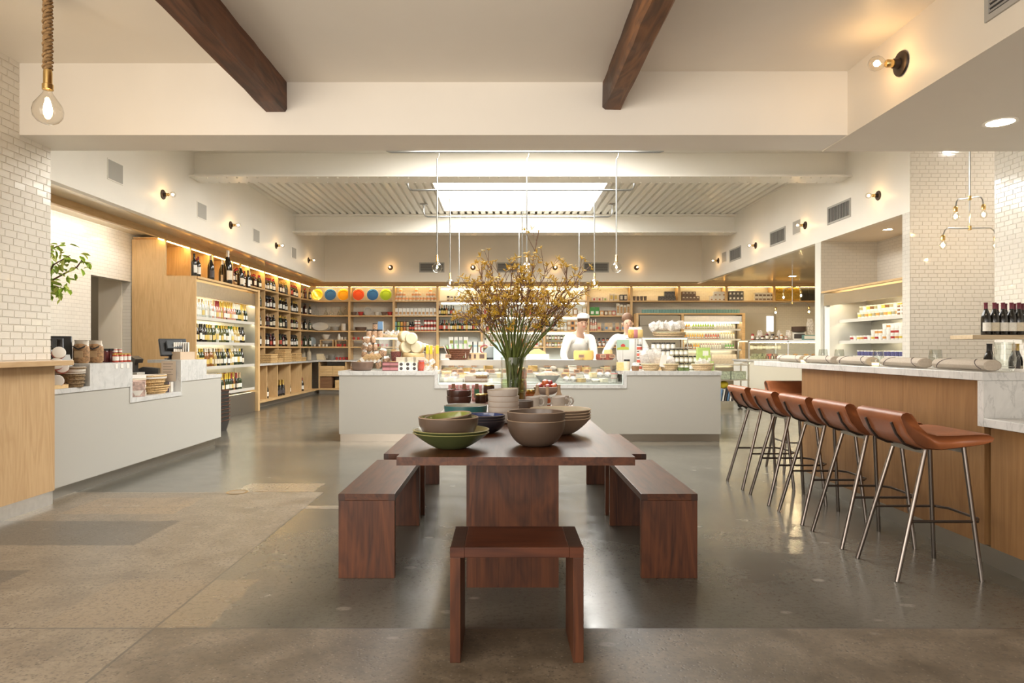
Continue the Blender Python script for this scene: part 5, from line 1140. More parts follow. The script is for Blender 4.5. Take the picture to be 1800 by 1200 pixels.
juice([1205 + 4.3*i for i in range(8)], 1.477, 'oj', 'yellow', 'orange drink on the second shelf of the drinks fridge', .8); juice([1241 + 4.3*i for i in range(6)], 1.477, 'berry', 'red', 'red drink on the second shelf of the drinks fridge', .8); juice([1268 + 4.3*i for i in range(6)], 1.477, 'milk', 'yellow', 'pale drink on the second shelf of the drinks fridge', .95)
juice([1206 + 4.3*i for i in range(3)], 1.2, 'amber', 'black', 'brown bottle on the third shelf of the drinks fridge'); juice([1220 + 4*i for i in range(3)], 1.2, 'oj', 'yellow', 'yellow topped drink on the third shelf of the drinks fridge'); juice([1233 + 4.1*i for i in range(9)], 1.2, 'milk', 'red', 'milky bottle on the third shelf of the drinks fridge'); juice([1276 + 4.2*i for i in range(4)], 1.2, 'grn', 'green', 'green bottle on the third shelf of the drinks fridge')
for i in range(7): bag(1254 + 6.2*i, .80, .10, .26, plain('bread_bag', (.62,.54,.42), .6, var=.15, scale=20), 'pale bagged loaf on the lower shelf of the drinks fridge', 'bagged loaves', Y=18.66)
# trolley
t = thing('trolley', 'steel trolley with goods parked behind the island', 'trolley', (4.58, 13.9, 0))
for x in (-.35, .33):
    for y in (-.22, .22): part(t, 'post', MB().box(x-.013,x+.013,y-.013,y+.013,.13,.915), steel)
for z in (.17, .60, .90): part(t, 'shelf', MB().box(-.37,.35,-.24,.24,z-.02,z), steel)
part(t, 'handle', MB().tube([(.33,-.22,.9),(.36,-.2,.93),(.36,.2,.93),(.33,.22,.9)], .012, 8), steel)
for x in (-.33, .31):
    for y in (-.2, .2): w = part(t, 'wheel', MB().lathe([(0,-.015),(.055,-.015),(.06,0),(.055,.015),(0,.015)], 14, M=Matrix.Translation((x,y,.06)) @ Matrix.Rotation(R(90),4,'X')), black); part(w, 'fork', MB().box(x-.02,x+.02,y-.022,y-.017,.05,.15).box(x-.02,x+.02,y+.017,y+.022,.05,.15), steel)
one('lemon_bag', MB().ball((0,0,.07), .10, 12, 8, sz=.75, sy=.7).mesh('lemon_bag', plain('lemon_yellow', (.72,.55,.02), .4, bmp=.3)), 'yellow bundle on top of magazines on the trolley', 'bag', (4.47, 13.85, .42))
for i in range(6): one('magazine', cm('mag%d' % (i % 3), lambda b: b.box(-.012,.012,-.1,.1,0,.24), (LB['blue'], pwhite, LB['dark'])[i % 3]), 'upright magazine on the low trolley shelf, %s from the left' % NTH[i], 'magazine', (4.36 + .05*i, 13.82, .171), R(4), 'magazines on the trolley', rot=(0, R(10), 0))
for i in range(2): carton('produce_box', .3, .3, .16, plain('produce_clear', (.45,.50,.36), .4, var=.4, scale=30), None, 0, .60, 'clear produce box on the middle trolley shelf, %s of two' % NTH[i], 'box', 'produce boxes', Y=13.9).location.x = 4.42 + .32*i
# black shopping baskets beside the tills
for i in range(9):
    t = thing('shopping_basket', 'black shopping basket in the stack behind the till counter, %s from floor' % NTH[i], 'basket', (-4.355, 10.1, .055*i), 0, 'stacked shopping baskets')
    obj('tub', cm('shop_tub', lambda b: (b.add([(-.2,-.14,0),(.2,-.14,0),(.2,.14,0),(-.2,.14,0),(-.235,-.17,.16),(.235,-.17,.16),(.235,.17,.16),(-.235,.17,.16)], [(3,2,1,0),(0,1,5,4),(1,2,6,5),(2,3,7,6),(3,0,4,7)]), b)[1], plain('basket_black', (.03,.026,.022), .6, bmp=.5)), t)
    obj('rim', cm('shop_rim', lambda b: b.tube([(-.24,-.175,.16),(.24,-.175,.16),(.24,.175,.16),(-.24,.175,.16),(-.24,-.175,.16)], .009, 6), wickd), t)
# ---------------------------------------------------------------- wine behind the bar
def wine_parts(loc, label, grp, cap, lab, sc=1, rz=0, shape='burg', glass='dark'):
    t = thing('wine_bottle', label, 'bottle', loc, rz, grp); t.scale = (sc,)*3
    p = SH[shape]; k = shape + glass
    obj('glass_body', cm('wpg' + k, lambda b: b.lathe(p, 18), G[glass]), t)
    obj('capsule', cm('wpc' + k + cap, lambda b: b.lathe([(.0162,.238),(.0158,.29),(.0172,.292),(.0172,.302),(0,.3025)], 16), K[cap]), t)
    obj('paper_label', cm('wpl' + k + lab, lambda b: b.lathe([(p[2][0]+.0007,.035),(p[2][0]+.0007,.115)], 12, a0=200, a1=340), LB[lab]), t)
for i, px in enumerate((1733,1748,1763,1778,1791,1806,1821)): wine_parts(((px-VX)*6.38/F, 6.38, 1.351), 'red capped wine bottle in the front row of the bar shelf, %s from the left' % NTH[i], 'wine on the bar shelf', 'wine', ('white','cream','white','white','cream')[i % 5], 1.0, R(random.uniform(-15,15)))
for i, px in enumerate((1752,1767,1783,1797)): wine_parts(((px-VX)*6.52/F, 6.52, 1.351), 'red capped wine bottle in the rear row of the bar shelf, %s from the left' % NTH[i], 'wine on the bar shelf', 'wine', 'white')
for i, (px, c, l) in enumerate(((1738,'black','dark'),(1749,'black','dark'),(1783,'cork','dark'),(1797,'gold','cream'),(1812,'cork','white'))): wine_parts(((px-VX)*5.9/F, 5.9 + .06*(i % 2), .956), 'dark bottle on the back counter, %s from the left' % NTH[i], 'bottles on the back counter', c, l, 1.03)
t = thing('glass_pitcher', 'thick clear glass pitcher at the near end of the bar', 'pitcher', (2.98, 4.06, 1.092))
part(t, 'jug', MB().lathe([(0,0),(.045,0),(.055,.02),(.058,.08),(.05,.13),(.052,.17),(.048,.17),(.045,.13),(.053,.08),(.05,.026),(0,.02)], 24), MATS['tumbler_glass']); part(t, 'handle', MB().tube([(.05,0,.15),(.085,0,.14),(.09,0,.09),(.056,0,.05)], .007, 8), glassm)
# ---------------------------------------------------------------- picture in the corridor, plant behind the tiled wall
t = thing('picture_frame', 'small brown framed picture on the grey corridor wall', 'picture', (-6.99, 11.478, 1.69)); f = MB()
for d in ((-.055,-.04,-.11,.11),(.04,.055,-.11,.11),(-.04,.04,.095,.11),(-.04,.04,-.11,-.095)): f.box(d[0],d[1],-.018,-.001,d[2],d[3])
part(t, 'frame', f, wood('frame_wood', (.20,.10,.04), (.30,.16,.07), 'z')); part(t, 'print', MB().box(-.04,.04,-.008,-.001,-.095,.095), plain('print_dark', (.10,.07,.05), .5, var=.6, scale=30))
t = thing('green_branch', 'leafy bright green branch leaning out past the tiled wall', 'plant', (-4.75, 6.9, .95))
stalks = [[(0,0,0),(.02,0,.5),(.08,0,.9),(.2,0,1.12),(.36,.02,1.22)],[(0,0,0),(0,0,.5),(.06,.02,.85),(.2,.02,.98),(.42,.03,1.10),(.50,.02,1.20)],[(0,0,.3),(.06,0,.8),(.22,.02,.90),(.30,.02,.88)],[(0,0,.2),(.0,.1,.9),(.12,.1,1.3),(.2,.1,1.33)]]
leafm = plain('bright_leaf', (.30,.44,.04), .45, var=.35, scale=20); leafy = plain('lime_bract', (.52,.58,.12), .5, var=.25, scale=20)
rl = random.Random(3)
for s in stalks: part(t, 'stem', MB().tube(s, [.008]*(len(s)-1)+[.003], 6), barkm)
def leaf_f(b): b.add([(0,0,0),(.018,.025,.006),(.02,.055,.004),(0,.085,-.008),(-.02,.055,.004),(-.018,.025,.006),(0,.045,-.004)], [(0,1,6),(1,2,6),(2,3,6),(3,4,6),(4,5,6),(5,0,6)], 0, True)
for s in stalks:
    for i in range(36):
        a = rl.uniform(.35, 1) * (len(s)-1); j = min(int(a), len(s)-2); p = Vector(s[j]).lerp(Vector(s[j+1]), a-j)
        p += Vector((rl.gauss(0,.035), rl.gauss(0,.03), rl.gauss(-.01,.035)))
        o = obj('leaf', cm('leafA' if i % 3 else 'leafB', leaf_f, leafm if i % 3 else leafy), t, p, rot=(rl.uniform(-1.4,.5), rl.uniform(-.6,.6), rl.uniform(0,6.28)), sc=rl.uniform(.8,1.35))
one('plant_pot', cm('plantpot', lambda b: b.lathe([(0,0),(.09,0),(.12,.2),(.115,.2),(.085,.02),(0,.02)], 20), whi), 'white pot hidden behind the tiled wall holding the green branch', 'pot', (-4.75, 6.9, .902-.15)) if False else None
one('side_cabinet', MB().box(-.5,.4,-.35,.35,0,.95).mesh('side_cabinet', oak_z), 'low oak cabinet behind the till under the green branch', 'cabinet', (-5.2, 6.9, 0))
# ---------------------------------------------------------------- till counter goods
ZH, ZL, ZN = 1.093, .898, .746
def tx(px, X=-3.75): return -X*F/(VX-px)
gran = plain('granola', (.33,.19,.09), .7, var=.6, scale=45); clearp = plain('clear_plastic', (.62,.56,.47), .25)
for i, px in enumerate((143, 168)):
    Yg = tx(px, -3.78); t = thing('granola_bag', 'clear bag of granola on the raised till marble, %s of two' % NTH[i], 'bag', (-3.78, Yg, ZH), R(8), 'granola bags')
    part(t, 'pouch', (lambda b: (b.lathe([(0,0),(.055,0),(.068,.02),(.068,.13),(.06,.16),(.045,.175),(0,.18)], 14, sx=1, sy=.75), b)[1])(MB()), gran); part(t, 'clear_top', MB().lathe([(.06,.155),(.05,.18),(.052,.205),(.06,.208),(.03,.2),(0,.195)], 14, sx=1.1, sy=.6), clearp)
    part(t, 'tag_card', MB().box(-.035,.035,-.056,-.053,.05,.11), kraft); part(t, 'ribbon', MB().tube([(-.05,-.045,.15),(0,-.06,.125),(.05,-.045,.15)], .006, 6), black)
for i, px in enumerate((184,190,196)): jar((-3.80 + .03*(i % 2), tx(px, -3.8), ZH), 'tall dark berry jar on the raised till marble, %s of three' % NTH[i], 'berry jars on the till', plain('berry', (.10,.02,.02), .2), K['black'], None, .035, .13)
for i, px in enumerate((203,211,217.5,225)): jar((-3.70, tx(px, -3.70), ZH), 'small white labelled jam jar at the till edge, %s of four' % NTH[i], 'jam jars on the till', tom, K['gold'], LB['white'], .027, .085, rz=R(55))
for i, px in enumerate((202,210,218)): jar((-3.74, tx(px, -3.74), ZH+.0855), 'small jam jar stacked in the upper tier, %s of three' % NTH[i], 'jam jars on the till, upper tier', tom, K['white'], LB['white'], .022, .045, rz=R(55)) if i != 2 else None
for i, px in enumerate((205,214.5,225)): one('price_card', cm('price_card', lambda b: b.box(-.001,.001,-.022,.022,-.022,.022), paper_w), 'white price card on the front of the till marble, %s of three' % NTH[i], 'card', (-3.590, tx(px, -3.59), 1.06), 0, 'price cards on the till')
def monitor(loc, rz, label, w=.30, h=.22):
    t = thing('till_monitor', label, 'till screen', loc, rz, 'till screens')
    M = Matrix.Translation((0,0,.14)) @ Matrix.Rotation(R(-28),4,'X')
    part(t, 'screen', MB().xbox(M, w/2, .018, h/2), black, bevel=.008); part(t, 'rear_housing', MB().xbox(M @ Matrix.Translation((0,-.035,.01)), w*.28, .03, h*.25), plain('dark_grey_plastic', (.05,.055,.06), .3), bevel=.008)
    part(t, 'stand', MB().box(-.07,.07,-.03,.1,0,.015).box(-.04,.04,.01,.05,.01,.12), black)
monitor((-3.86, 7.98, 1.096), R(40), 'black till screen on the far raised marble'); monitor((-3.98, 6.02, 1.093), R(35), 'black till screen behind the granola bags')
one('till_shelf', MB().box(-.25,.18,-.15,.35,0,.035).mesh('till_shelf', MB_), 'small marble shelf behind the granola bags carrying the till screen', 'shelf', (-3.985, 6.02, 1.057))
def rbasket(name, loc, L, W, H, mat, label, grp=None, lin=None, flare=1.25, rz=0, handles=False):
    t = thing(name, label, 'basket', loc, rz, grp); n = 24
    def ring(k, z): return [(L/2*k*math.cos(2*math.pi*i/n)*(1 if abs(math.cos(2*math.pi*i/n))<2 else 1), W/2*k*math.sin(2*math.pi*i/n), z) for i in range(n)]
    lv = [(1/flare, 0), (1/flare*.4+.6*1.0, H*.5), (1, H), (.95, H), (1/flare*.92, .01)]
    b = MB(); vs = []
    for k, z in lv: vs += ring(k, z)
    b.add(vs, [(j*n+i, j*n+(i+1) % n, (j+1)*n+(i+1) % n, (j+1)*n+i) for j in range(4) for i in range(n)] + [tuple(range(n))[::-1], tuple(4*n+i for i in range(n))], 0, True)
    part(t, 'weave', b, mat)
    nb_ = max(3, int(H/.03))
    rm = MB(); rm.tube([(x*1.01, y*1.01, H) for x, y, z in ring(1, H)] + [(ring(1,H)[0][0]*1.01, 0, H)], .009, 6); part(t, 'rim', rm, mat)
    for j in range(1, nb_):
        k = 1/flare + (1-1/flare)*(j/nb_)**.8; rr = ring(k*1.015, H*j/nb_); part(t, 'weave_band', MB().tube(rr + [rr[0]], .006, 5), mat)
    if lin:
        b = MB(); vs = []
        for k, z in ((1.03, H*.72), (1.04, H+.012), (.93, H+.012), (.9, H*.7)): vs += ring(k, z)
        b.add(vs, [(j*n+i, j*n+(i+1) % n, (j+1)*n+(i+1) % n, (j+1)*n+i) for j in range(3) for i in range(n)], 0, True); part(t, 'lining', b, lin)
    if handles:
        for s in (-1, 1): part(t, 'handle', MB().tube([(s*L*.5,-.05,H),(s*L*.54,-.03,H+.05),(s*L*.54,.03,H+.05),(s*L*.5,.05,H)], .008, 6), mat)
    return t
rbasket('wicker_basket', (-3.67, 5.79, ZL), .21, .21, .16, plain('brown_wicker', (.20,.13,.06), .75, var=.6, scale=80, bmp=.8), 'tall brown basket with linen lining on the near till marble', lin=linen, flare=1.15)
rbasket('wicker_basket', (-3.74, 7.30, ZN), .46, .24, .075, wick, 'low wicker basket on the sunken till marble, lower of two', 'till baskets', flare=1.3, rz=R(90)); rbasket('wicker_basket', (-3.80, 7.34, ZN+.085), .48, .26, .10, wick, 'linen lined wicker basket on the sunken till marble, upper of two', 'till baskets', lin=linen, flare=1.2, rz=R(90))
for i, (y, z) in enumerate(((5.50,.06),(5.56,.17),(5.49,.20),(5.52,.29))):
    o = one('round_tin', cm('roundtin', lambda b: b.lathe([(0,-.02),(.046,-.02),(.05,-.015),(.05,.012),(.046,.018),(.03,.02),(0,.02)], 18, mis=[0,0,0,1,1,1]), [redc, paper_w]), 'round tin with white lid leaning at the near till corner, %s of four' % NTH[i], 'tin', (-3.635, y+.06, ZL+z), 0, 'round tins at the till', rot=(R(72), R(-8+6*i), R(38)))
one('wood_tray', MB().box(-.12,.12,-.1,.1,0,.03).mesh('wood_tray', crate), 'shallow pine tray under the round tins on the till', 'tray', (-3.72, 5.55, ZL))
for i in range(2): bottle('bord', 'dark', 'black', 'white', (-3.80, 5.72 + .12*i, ZL), 'dark bottle with white label by the tiled wall end, %s of two' % NTH[i], 'bottles by the tiled wall', R(50), 1.35)
one('card_reader', MB().xbox(Matrix.Translation((0,0,.055)) @ Matrix.Rotation(R(-35),4,'X'), .04, .008, .06).box(-.03,.03,-.02,.05,0,.01).mesh('card_reader', plain('pale_grey_plastic', (.50,.51,.50), .35)), 'pale grey card reader propped on the brown basket', 'card reader', (-3.72, 5.80, ZL+.165), R(50))
bk = [paper_w, plain('book_cream', (.62,.54,.42), .6), plain('book_rose', (.55,.36,.30), .6)]
z = ZN
for i in range(8):
    h = (.028,.016,.02,.014,.02,.05,.018,.03)[i]; one('book', MB().box(-.10,.10,-.075,.075,0,h).mesh('book', bk[(i*2+1) % 3]), 'book lying in the pile on the sunken till marble, %s from the bottom' % NTH[i], 'book', (-3.80, 7.0, z), R(75 + 4*(i % 3)), 'books in the till pile'); z += h + .001
t = thing('food_pack', 'printed pack with a white bowl picture at the till', 'packet', (-3.65, 6.80, ZN), R(40)); part(t, 'pouch', MB().box(-.07,.07,-.02,.02,0,.15), plain('pack_pink', (.50,.36,.31), .5, var=.4, scale=40)); part(t, 'white_bowl_print', MB().lathe([(0,0),(.02,0),(.055,.05),(0,.05)], 12, (0,-.021,.01), sy=.05), paper_w)
one('bar_code_scanner', MB().xbox(Matrix.Translation((0,0,.07)), .022, .018, .07).xbox(Matrix.Translation((0,-.02,.14)) @ Matrix.Rotation(R(20),4,'X'), .045, .05, .022).mesh('bar_code_scanner', black), 'black scanner in its stand behind the book pile', 'scanner', (-4.0, 7.42, ZN+.22), R(60))
one('scanner_ledge', MB().box(-.08,.08,-.08,.08,0,.22).mesh('scanner_ledge', panelw), 'low white ledge behind the till under the scanner', 'ledge', (-4.02, 7.42, ZN))
one('cash_drawer', MB().prism([(-.2,0),(.2,0),(.2,.20),(-.05,.23),(-.2,.17)], -.15, .15, 'y').mesh('cash_drawer', black), 'black sloped cash machine behind the baskets at the till', 'cash register', (-4.02, 7.70, ZN+.13), R(20), sc=.62)
one('drawer_ledge', MB().box(-.14,.14,-.1,.1,0,.129).mesh('drawer_ledge', panelw), 'white block under the black cash machine', 'ledge', (-4.02, 7.70, ZN))
t = thing('menu_sheet', 'printed cream menu sheet standing at the far end of the sunken till', 'menu', (-3.70, 7.585, .86)); part(t, 'sheet', MB().box(-.10,.06,-.004,0,0,.225), plain('menu_paper', (.60,.50,.40), .6))
for i in range(5): part(t, 'text_line', MB().box(-.08,.03-.02*(i % 2),-.0048,-.004,.19-.03*i,.196-.03*i), plain('ink', (.22,.18,.15), .6))
one('paper_book', MB().box(-.012,.012,-.04,.04,0,.11).box(-.022,-.012,-.04,.04,0,.11,1).mesh('paper_book', [paper_w, plain('purple_cover', (.10,.05,.16), .5)]), 'white and purple book standing on the sunken till marble', 'book', (-3.67, 7.54, ZN), R(10))
one('paper_holder', MB().box(-.12,.12,-.06,.06,0,.09).mesh('paper_holder', plain('kraft_holder', (.50,.38,.27), .7)), 'kraft holder of menus beside the far till screen', 'holder', (-3.76, 8.02, 1.096), R(75))
for i in range(7): one('folded_menu', cm('fmenu', lambda b: b.box(-.05,.05,-.003,.003,0,.11), paper_w), 'folded white menu standing in the kraft holder by the till', 'menu', (-3.76 + .012*i - .04, 7.98 + .02*i - .02, 1.187), R(60 + 8*i), 'menus in the kraft holder')
# ---------------------------------------------------------------- island: left block
ZI = .928
def ix(px, Y): return (px - VX) * Y / F
def iz(py, Y): return EYE + (VY - py) * Y / F
nutm = plain('biscuit_mix', (.36,.22,.13), .6, var=.7, scale=55); film = filmmat('cellophane', (.66,.62,.57), .55)
def pouch(px, py, Y, w, h, m, label, grp, tilt=0, rz=0, d=None):
    d = d or w*.6
    def f(b):
        n = 10; vs = []
        for z, kx, ky in ((0,.8,.7),(.12,1,1),(.5,1.02,1),(.75,.95,.8),(.9,.7,.4),(1,.85,.12)):
            for i in range(n):
                a = 2*math.pi*i/n; vs.append((math.copysign(abs(math.cos(a))**.6, math.cos(a))*w/2*kx, math.copysign(abs(math.sin(a))**.6, math.sin(a))*d/2*ky, z*h))
        b.add(vs, [(j*n+i, j*n+(i+1)%n, (j+1)*n+(i+1)%n, (j+1)*n+i) for j in range(3) for i in range(n)], 0, True)
        b.add(vs, [(j*n+i, j*n+(i+1)%n, (j+1)*n+(i+1)%n, (j+1)*n+i) for j in range(3,5) for i in range(n)] + [tuple(range(n))[::-1], tuple(5*n+i for i in range(n))], 1, True)
    return one('snack_pouch', cm('pch%s%.3f%.3f' % (m.name, w, h), f, [m, film]), label, 'packet', (ix(px, Y), Y, iz(py, Y)), rz, grp, rot=(0, R(tilt), rz))
one('mixing_bowl', bowl_mesh('island_bowl', .145, .115, .09, clay, clay, shape=.6), 'dark brown bowl of breadstick packs on the island', 'bowl', (ix(637, 9.16), 9.16, ZI))
stickm = plain('breadstick', (.58,.40,.20), .6, var=.2, scale=40)
for i in range(4):
    t = thing('breadstick_pack', 'clear pack of breadsticks slanting out of the dark bowl, %s of four' % NTH[i], 'packet', (ix(629 + 7*i, 9.14 + .02*i), 9.14 + .02*i, ZI + .085), 0, 'breadstick packs'); t.rotation_euler = (0, R(52), 0)
    for q in range(5): part(t, 'stick', MB().tube([(-.03+.012*q,0,0),(-.03+.012*q,.004*(q%2),.19)], .006, 5), stickm)
    part(t, 'band', MB().box(-.04,.03,-.01,.012,.06,.10), paper_w)
pile = [(628,651,9.25),(622,651,9.3),(648,651,9.35),(640,628,9.42),(655,632,9.42),(665,632,9.42),(651,617,9.44),(660,617,9.44),(640,617,9.44),(672,627,9.4),(680,641,9.36),(666,646,9.3),(656,604,9.46),(645,606,9.46)]
for i, (px, py, Y) in enumerate(pile): pouch(px, py, Y, .11, .12, nutm, 'clear pouch of biscuits in the heap behind the dark bowl', 'biscuit pouches', (i*37 % 50) - 25, i*.7)
t = thing('bakery_case', 'small acrylic bakery case at the back of the island', 'display case', (ix(679, 9.72), 9.72, ZI)); w = .30
part(t, 'front_pane', MB().box(-w,w,-.16,-.156,0,.44), pane); part(t, 'top', MB().box(-w,w,-.16,.16,.44,.452), plain('acrylic_top', (.66,.66,.62), .2)); part(t, 'shelf', MB().box(-w+.01,w-.01,-.14,.15,.22,.228), steel); part(t, 'side', MB().box(-w,-w+.006,-.156,.16,0,.44), pane); part(t, 'light', MB().box(-w+.02,w-.02,-.10,-.08,.425,.438), emit('bakery_light', (1,.85,.6), 3))
for i in range(6): one('cake_slice', cm('cakes%d' % (i % 2), lambda b: b.box(-.04,.04,-.03,.03,0,.06), [jc[2], bone][i % 2]), '%s cake on the acrylic case shelf' % ('orange', 'pale')[i % 2], 'cake', (ix(655 + 9.5*i, 9.68), 9.68, ZI+.229), 0, 'cakes in the acrylic case')
for i, px in enumerate((649,659,668)): jar((ix(px, 9.66), 9.66, ZI+.453), 'glass biscuit jar on the acrylic case, %s of three' % NTH[i], 'jars on the acrylic case', nutm, K['black'], None, .04, .11)
jar((ix(659, 9.74), 9.74, ZI+.565), 'glass jar stacked on the back of the acrylic case', 'jars on the acrylic case', nutm, K['black'], None, .035, .09)
t = thing('leaflet_stand', 'upright pale blue leaflets on the acrylic case', 'leaflets', (ix(669, 9.8), 9.8, ZI+.453))
for i in range(4): part(t, 'leaflet', MB().box(-.035,.035,-.02+.012*i,-.012+.012*i,0,.23-.0*i), (LB['blue'], paper_w, plain('leaflet_sky', (.40,.52,.58), .5), paper_w)[i])
def flat_basket(px, Y, z, L, W, H, mat, label, grp=None): return rbasket('wicker_tray', (ix(px, Y), Y, z), L, W, H, mat, label, grp, flare=1.12)
flat_basket(690, 9.8, ZI+.453, .34, .22, .03, wickp, 'shallow wicker tray of wrapped sweets on the acrylic case')
for i in range(10): pouch(676 + 3*i, 593 - 3*(i % 3), 9.78 + .02*(i % 2), .07, .06, [film, nutm][i % 3 == 0], 'wrapped sweet in the tray on the acrylic case', 'wrapped sweets', (i*53 % 80)-40, i)
# cheese wheels
rind = plain('cheese_rind', (.55,.40,.20), .6, var=.15, scale=15); face_ = plain('cheese_face', (.68,.62,.44), .55, var=.08, scale=20)
one('display_block', MB().box(-.22,.2,-.14,.14,0,.152).mesh('display_block', crate), 'pine block under the stacked cheese wheels', 'block', (ix(727, 9.4), 9.4, ZI))
one('cheese_round', cm('cheese_big', lambda b: b.lathe([(0,0),(.15,0),(.157,.01),(.157,.07),(.15,.08),(0,.08)], 28), rind), 'broad flat cheese wheel lying under the stack', 'cheese', (ix(726, 9.4), 9.4, ZI+.153), 0)
for i, (px, py, Y) in enumerate(((713,610.5,9.36),(734,610.5,9.34),(723,595,9.32),(711,592,9.46))): one('cheese_round', cm('cheese_small', lambda b: b.lathe([(0,-.07),(.07,-.07),(.083,-.055),(.088,0),(.083,.055),(.07,.07),(0,.07)], 22, mis=[1,1,0,0,1,1], M=Matrix.Rotation(R(90),4,'X')), [rind, face_]), 'round cheese on edge in the island stack, %s' % ('lower left', 'lower right', 'top front', 'top rear')[i], 'cheese', (ix(px, Y), Y, iz(py, Y)), R((20,-12,8,30)[i]), 'cheeses stacked on edge')
paps = plain('pasta_pack', (.56,.37,.16), .5, var=.15, scale=60)
for i, px in enumerate((751.5,758,764,769)):
    t = thing('pasta_pack', 'tall spaghetti pack with yellow band beside the cheeses, %s of four' % NTH[i], 'packet', (ix(px, 9.3), 9.3 + .05*(i == 2), ZI), 0, 'spaghetti packs'); h = (.345,.34,.33,.345)[i]
    part(t, 'pack', MB().box(-.022,.022,-.02,.02,0,h), paps, bevel=.006)
    if i != 2: part(t, 'band', MB().box(-.019,.019,-.0215,-.02,h-.12,h-.008), LB['yellow'] if False else plain('band_yellow', (.70,.50,.02), .5))
rosep = plain('rose_pack', (.42,.16,.17), .4); maro = plain('maroon_pack', (.15,.035,.035), .4)
for i, (px, z) in enumerate(((680,0),(693,0),(680,.06),(693,.06))): one('gift_pack', cm('giftp', lambda b: (b.box(-.055,.055,-.05,.05,0,.055), b.box(-.052,.052,-.052,-.05,.012,.042,1))[0], [maro, rosep]), 'maroon and pink pack on the island, %s' % ('lower left', 'lower right', 'upper left', 'upper right')[i], 'packet', (ix(px, 9.1), 9.1, ZI+z), R(5), 'maroon packs')
for i in range(6): one('white_tin', cm('wtin', lambda b: (b.box(-.042,.042,-.04,.04,0,.055), b.lathe([(.0,0),(.022,0)], 14, (0,-.041,.03), mi=1, M=Matrix.Rotation(R(90),4,'X')))[0], [pwhite, LB['dark']]), 'white tin with a dark seal, %s row on the island' % ('lower', 'upper')[i//3], 'tin', (ix(706 + 11.5*(i % 3), 9.1 + .02*(i//3)), 9.1 + .02*(i//3), ZI+.056*(i//3)), 0, 'white tins')
for i in range(3): carton('biscuit_tin', .15, .07, .07, LB['cream'], None, 0, ZI+.11, 'long pale packet lying on the white tins, %s of three' % NTH[i], 'packet', 'long pale packets', Y=9.14).location.x = ix(708 + 15*i, 9.2)
jar((ix(740.5, 9.08), 9.08, ZI), 'red sauce jar with pink paper top on the island corner', None, tom, rosep, LB['red'], .04, .14)
t = thing('nut_basket', 'dark wire basket of nuts on the island', 'basket', (ix(696, 9.3), 9.3, ZI+.125)); part(t, 'wire', MB().lathe([(0,0),(.06,0),(.075,.13),(.07,.13),(.056,.008),(0,.008)], 18), plain('red_wire', (.16,.05,.04), .5, var=.7, scale=60, bmp=.6)); part(t, 'nuts', MB().lathe([(.068,.11),(.04,.135),(0,.14)], 12), nutm)
one('basket_block', MB().box(-.07,.07,-.07,.07,0,.124).mesh('basket_block', crate), 'pine block under the dark wire nut basket', 'block', (ix(696, 9.3), 9.3, ZI))
for i, (px, py) in enumerate(((752,646),(760,640),(766,648),(748,632),(757,650))): pouch(px, 651.5 if i % 2 == 0 else 640, 9.08 + .03*i, .10, .07, film, 'crumpled pale paper bag at the right of the left island block', 'pale paper bags', 20*i-40, i*.9)
# scale behind
t = thing('counter_scale', 'white counter scale behind the cheese wheels', 'scale', (ix(741, 10.0), 10.0, ZI))
part(t, 'post', MB().box(-.03,.03,-.03,.03,0,.26), steel_d); part(t, 'body', MB().prism([(-.18,.27),(.16,.24),(.19,.28),(.08,.36),(-.14,.40),(-.2,.36)], -.12, .1, 'y'), plain('scale_white', (.70,.69,.64), .3), bevel=.008); part(t, 'display', MB().prism([(-.05,.275),(.14,.25),(.10,.31),(-.02,.34)], -.124, -.12, 'y'), black)
# ---------------------------------------------------------------- cheese case contents
for z, y0, y1 in ((.825, 9.26, 9.5), (.90, 9.5, 9.84)): part(bpy.data.objects['cheese_case'], 'step', MB().box(-.84,1.555,y0,y1,.775,z), steel)
chy = [plain('cheese_%d' % i, c, .5, var=.12, scale=30) for i, c in enumerate(((.66,.50,.22),(.70,.58,.33),(.72,.67,.52),(.58,.40,.15),(.74,.70,.60),(.48,.28,.14)))]
tagm = plain('price_kraft', (.36,.21,.12), .6); inkm = plain('tag_ink', (.09,.05,.035), .6); darkp = plain('olive_tray', (.10,.12,.09), .4, var=.6, scale=60); tomato = plain('tomato_red', (.60,.10,.03), .3, var=.3, scale=40); salami = plain('salami', (.20,.05,.03), .5, var=.4, scale=30)
rc = random.Random(21)
def wedge(b): b.prism([(-.06,-.05),(.06,-.04),(.05,.05),(-.05,.03)], 0, .055, 'z'); 
def tag_(px_x, Y, z, label='kraft price tag standing among the cheeses'):
    t = thing('price_tag', label, 'price tag', (px_x, Y, z), R(rc.uniform(-12,12)), 'price tags in the cheese case')
    obj('card', cm('tagc', lambda b: b.xbox(Matrix.Translation((0,0,.055)) @ Matrix.Rotation(R(-12),4,'X'), .04, .001, .024), tagm), t); obj('lettering', cm('tagl', lambda b: [b.xbox(Matrix.Translation((0,0,.055)) @ Matrix.Rotation(R(-12),4,'X') @ Matrix.Translation((0,-.0016,dz)), .03, .0004, .003) for dz in (.01,0,-.01)], inkm), t); obj('stick', cm('tags', lambda b: b.box(-.002,.002,-.001,.001,0,.035), steel), t)
TN = ['front', 'middle', 'rear']
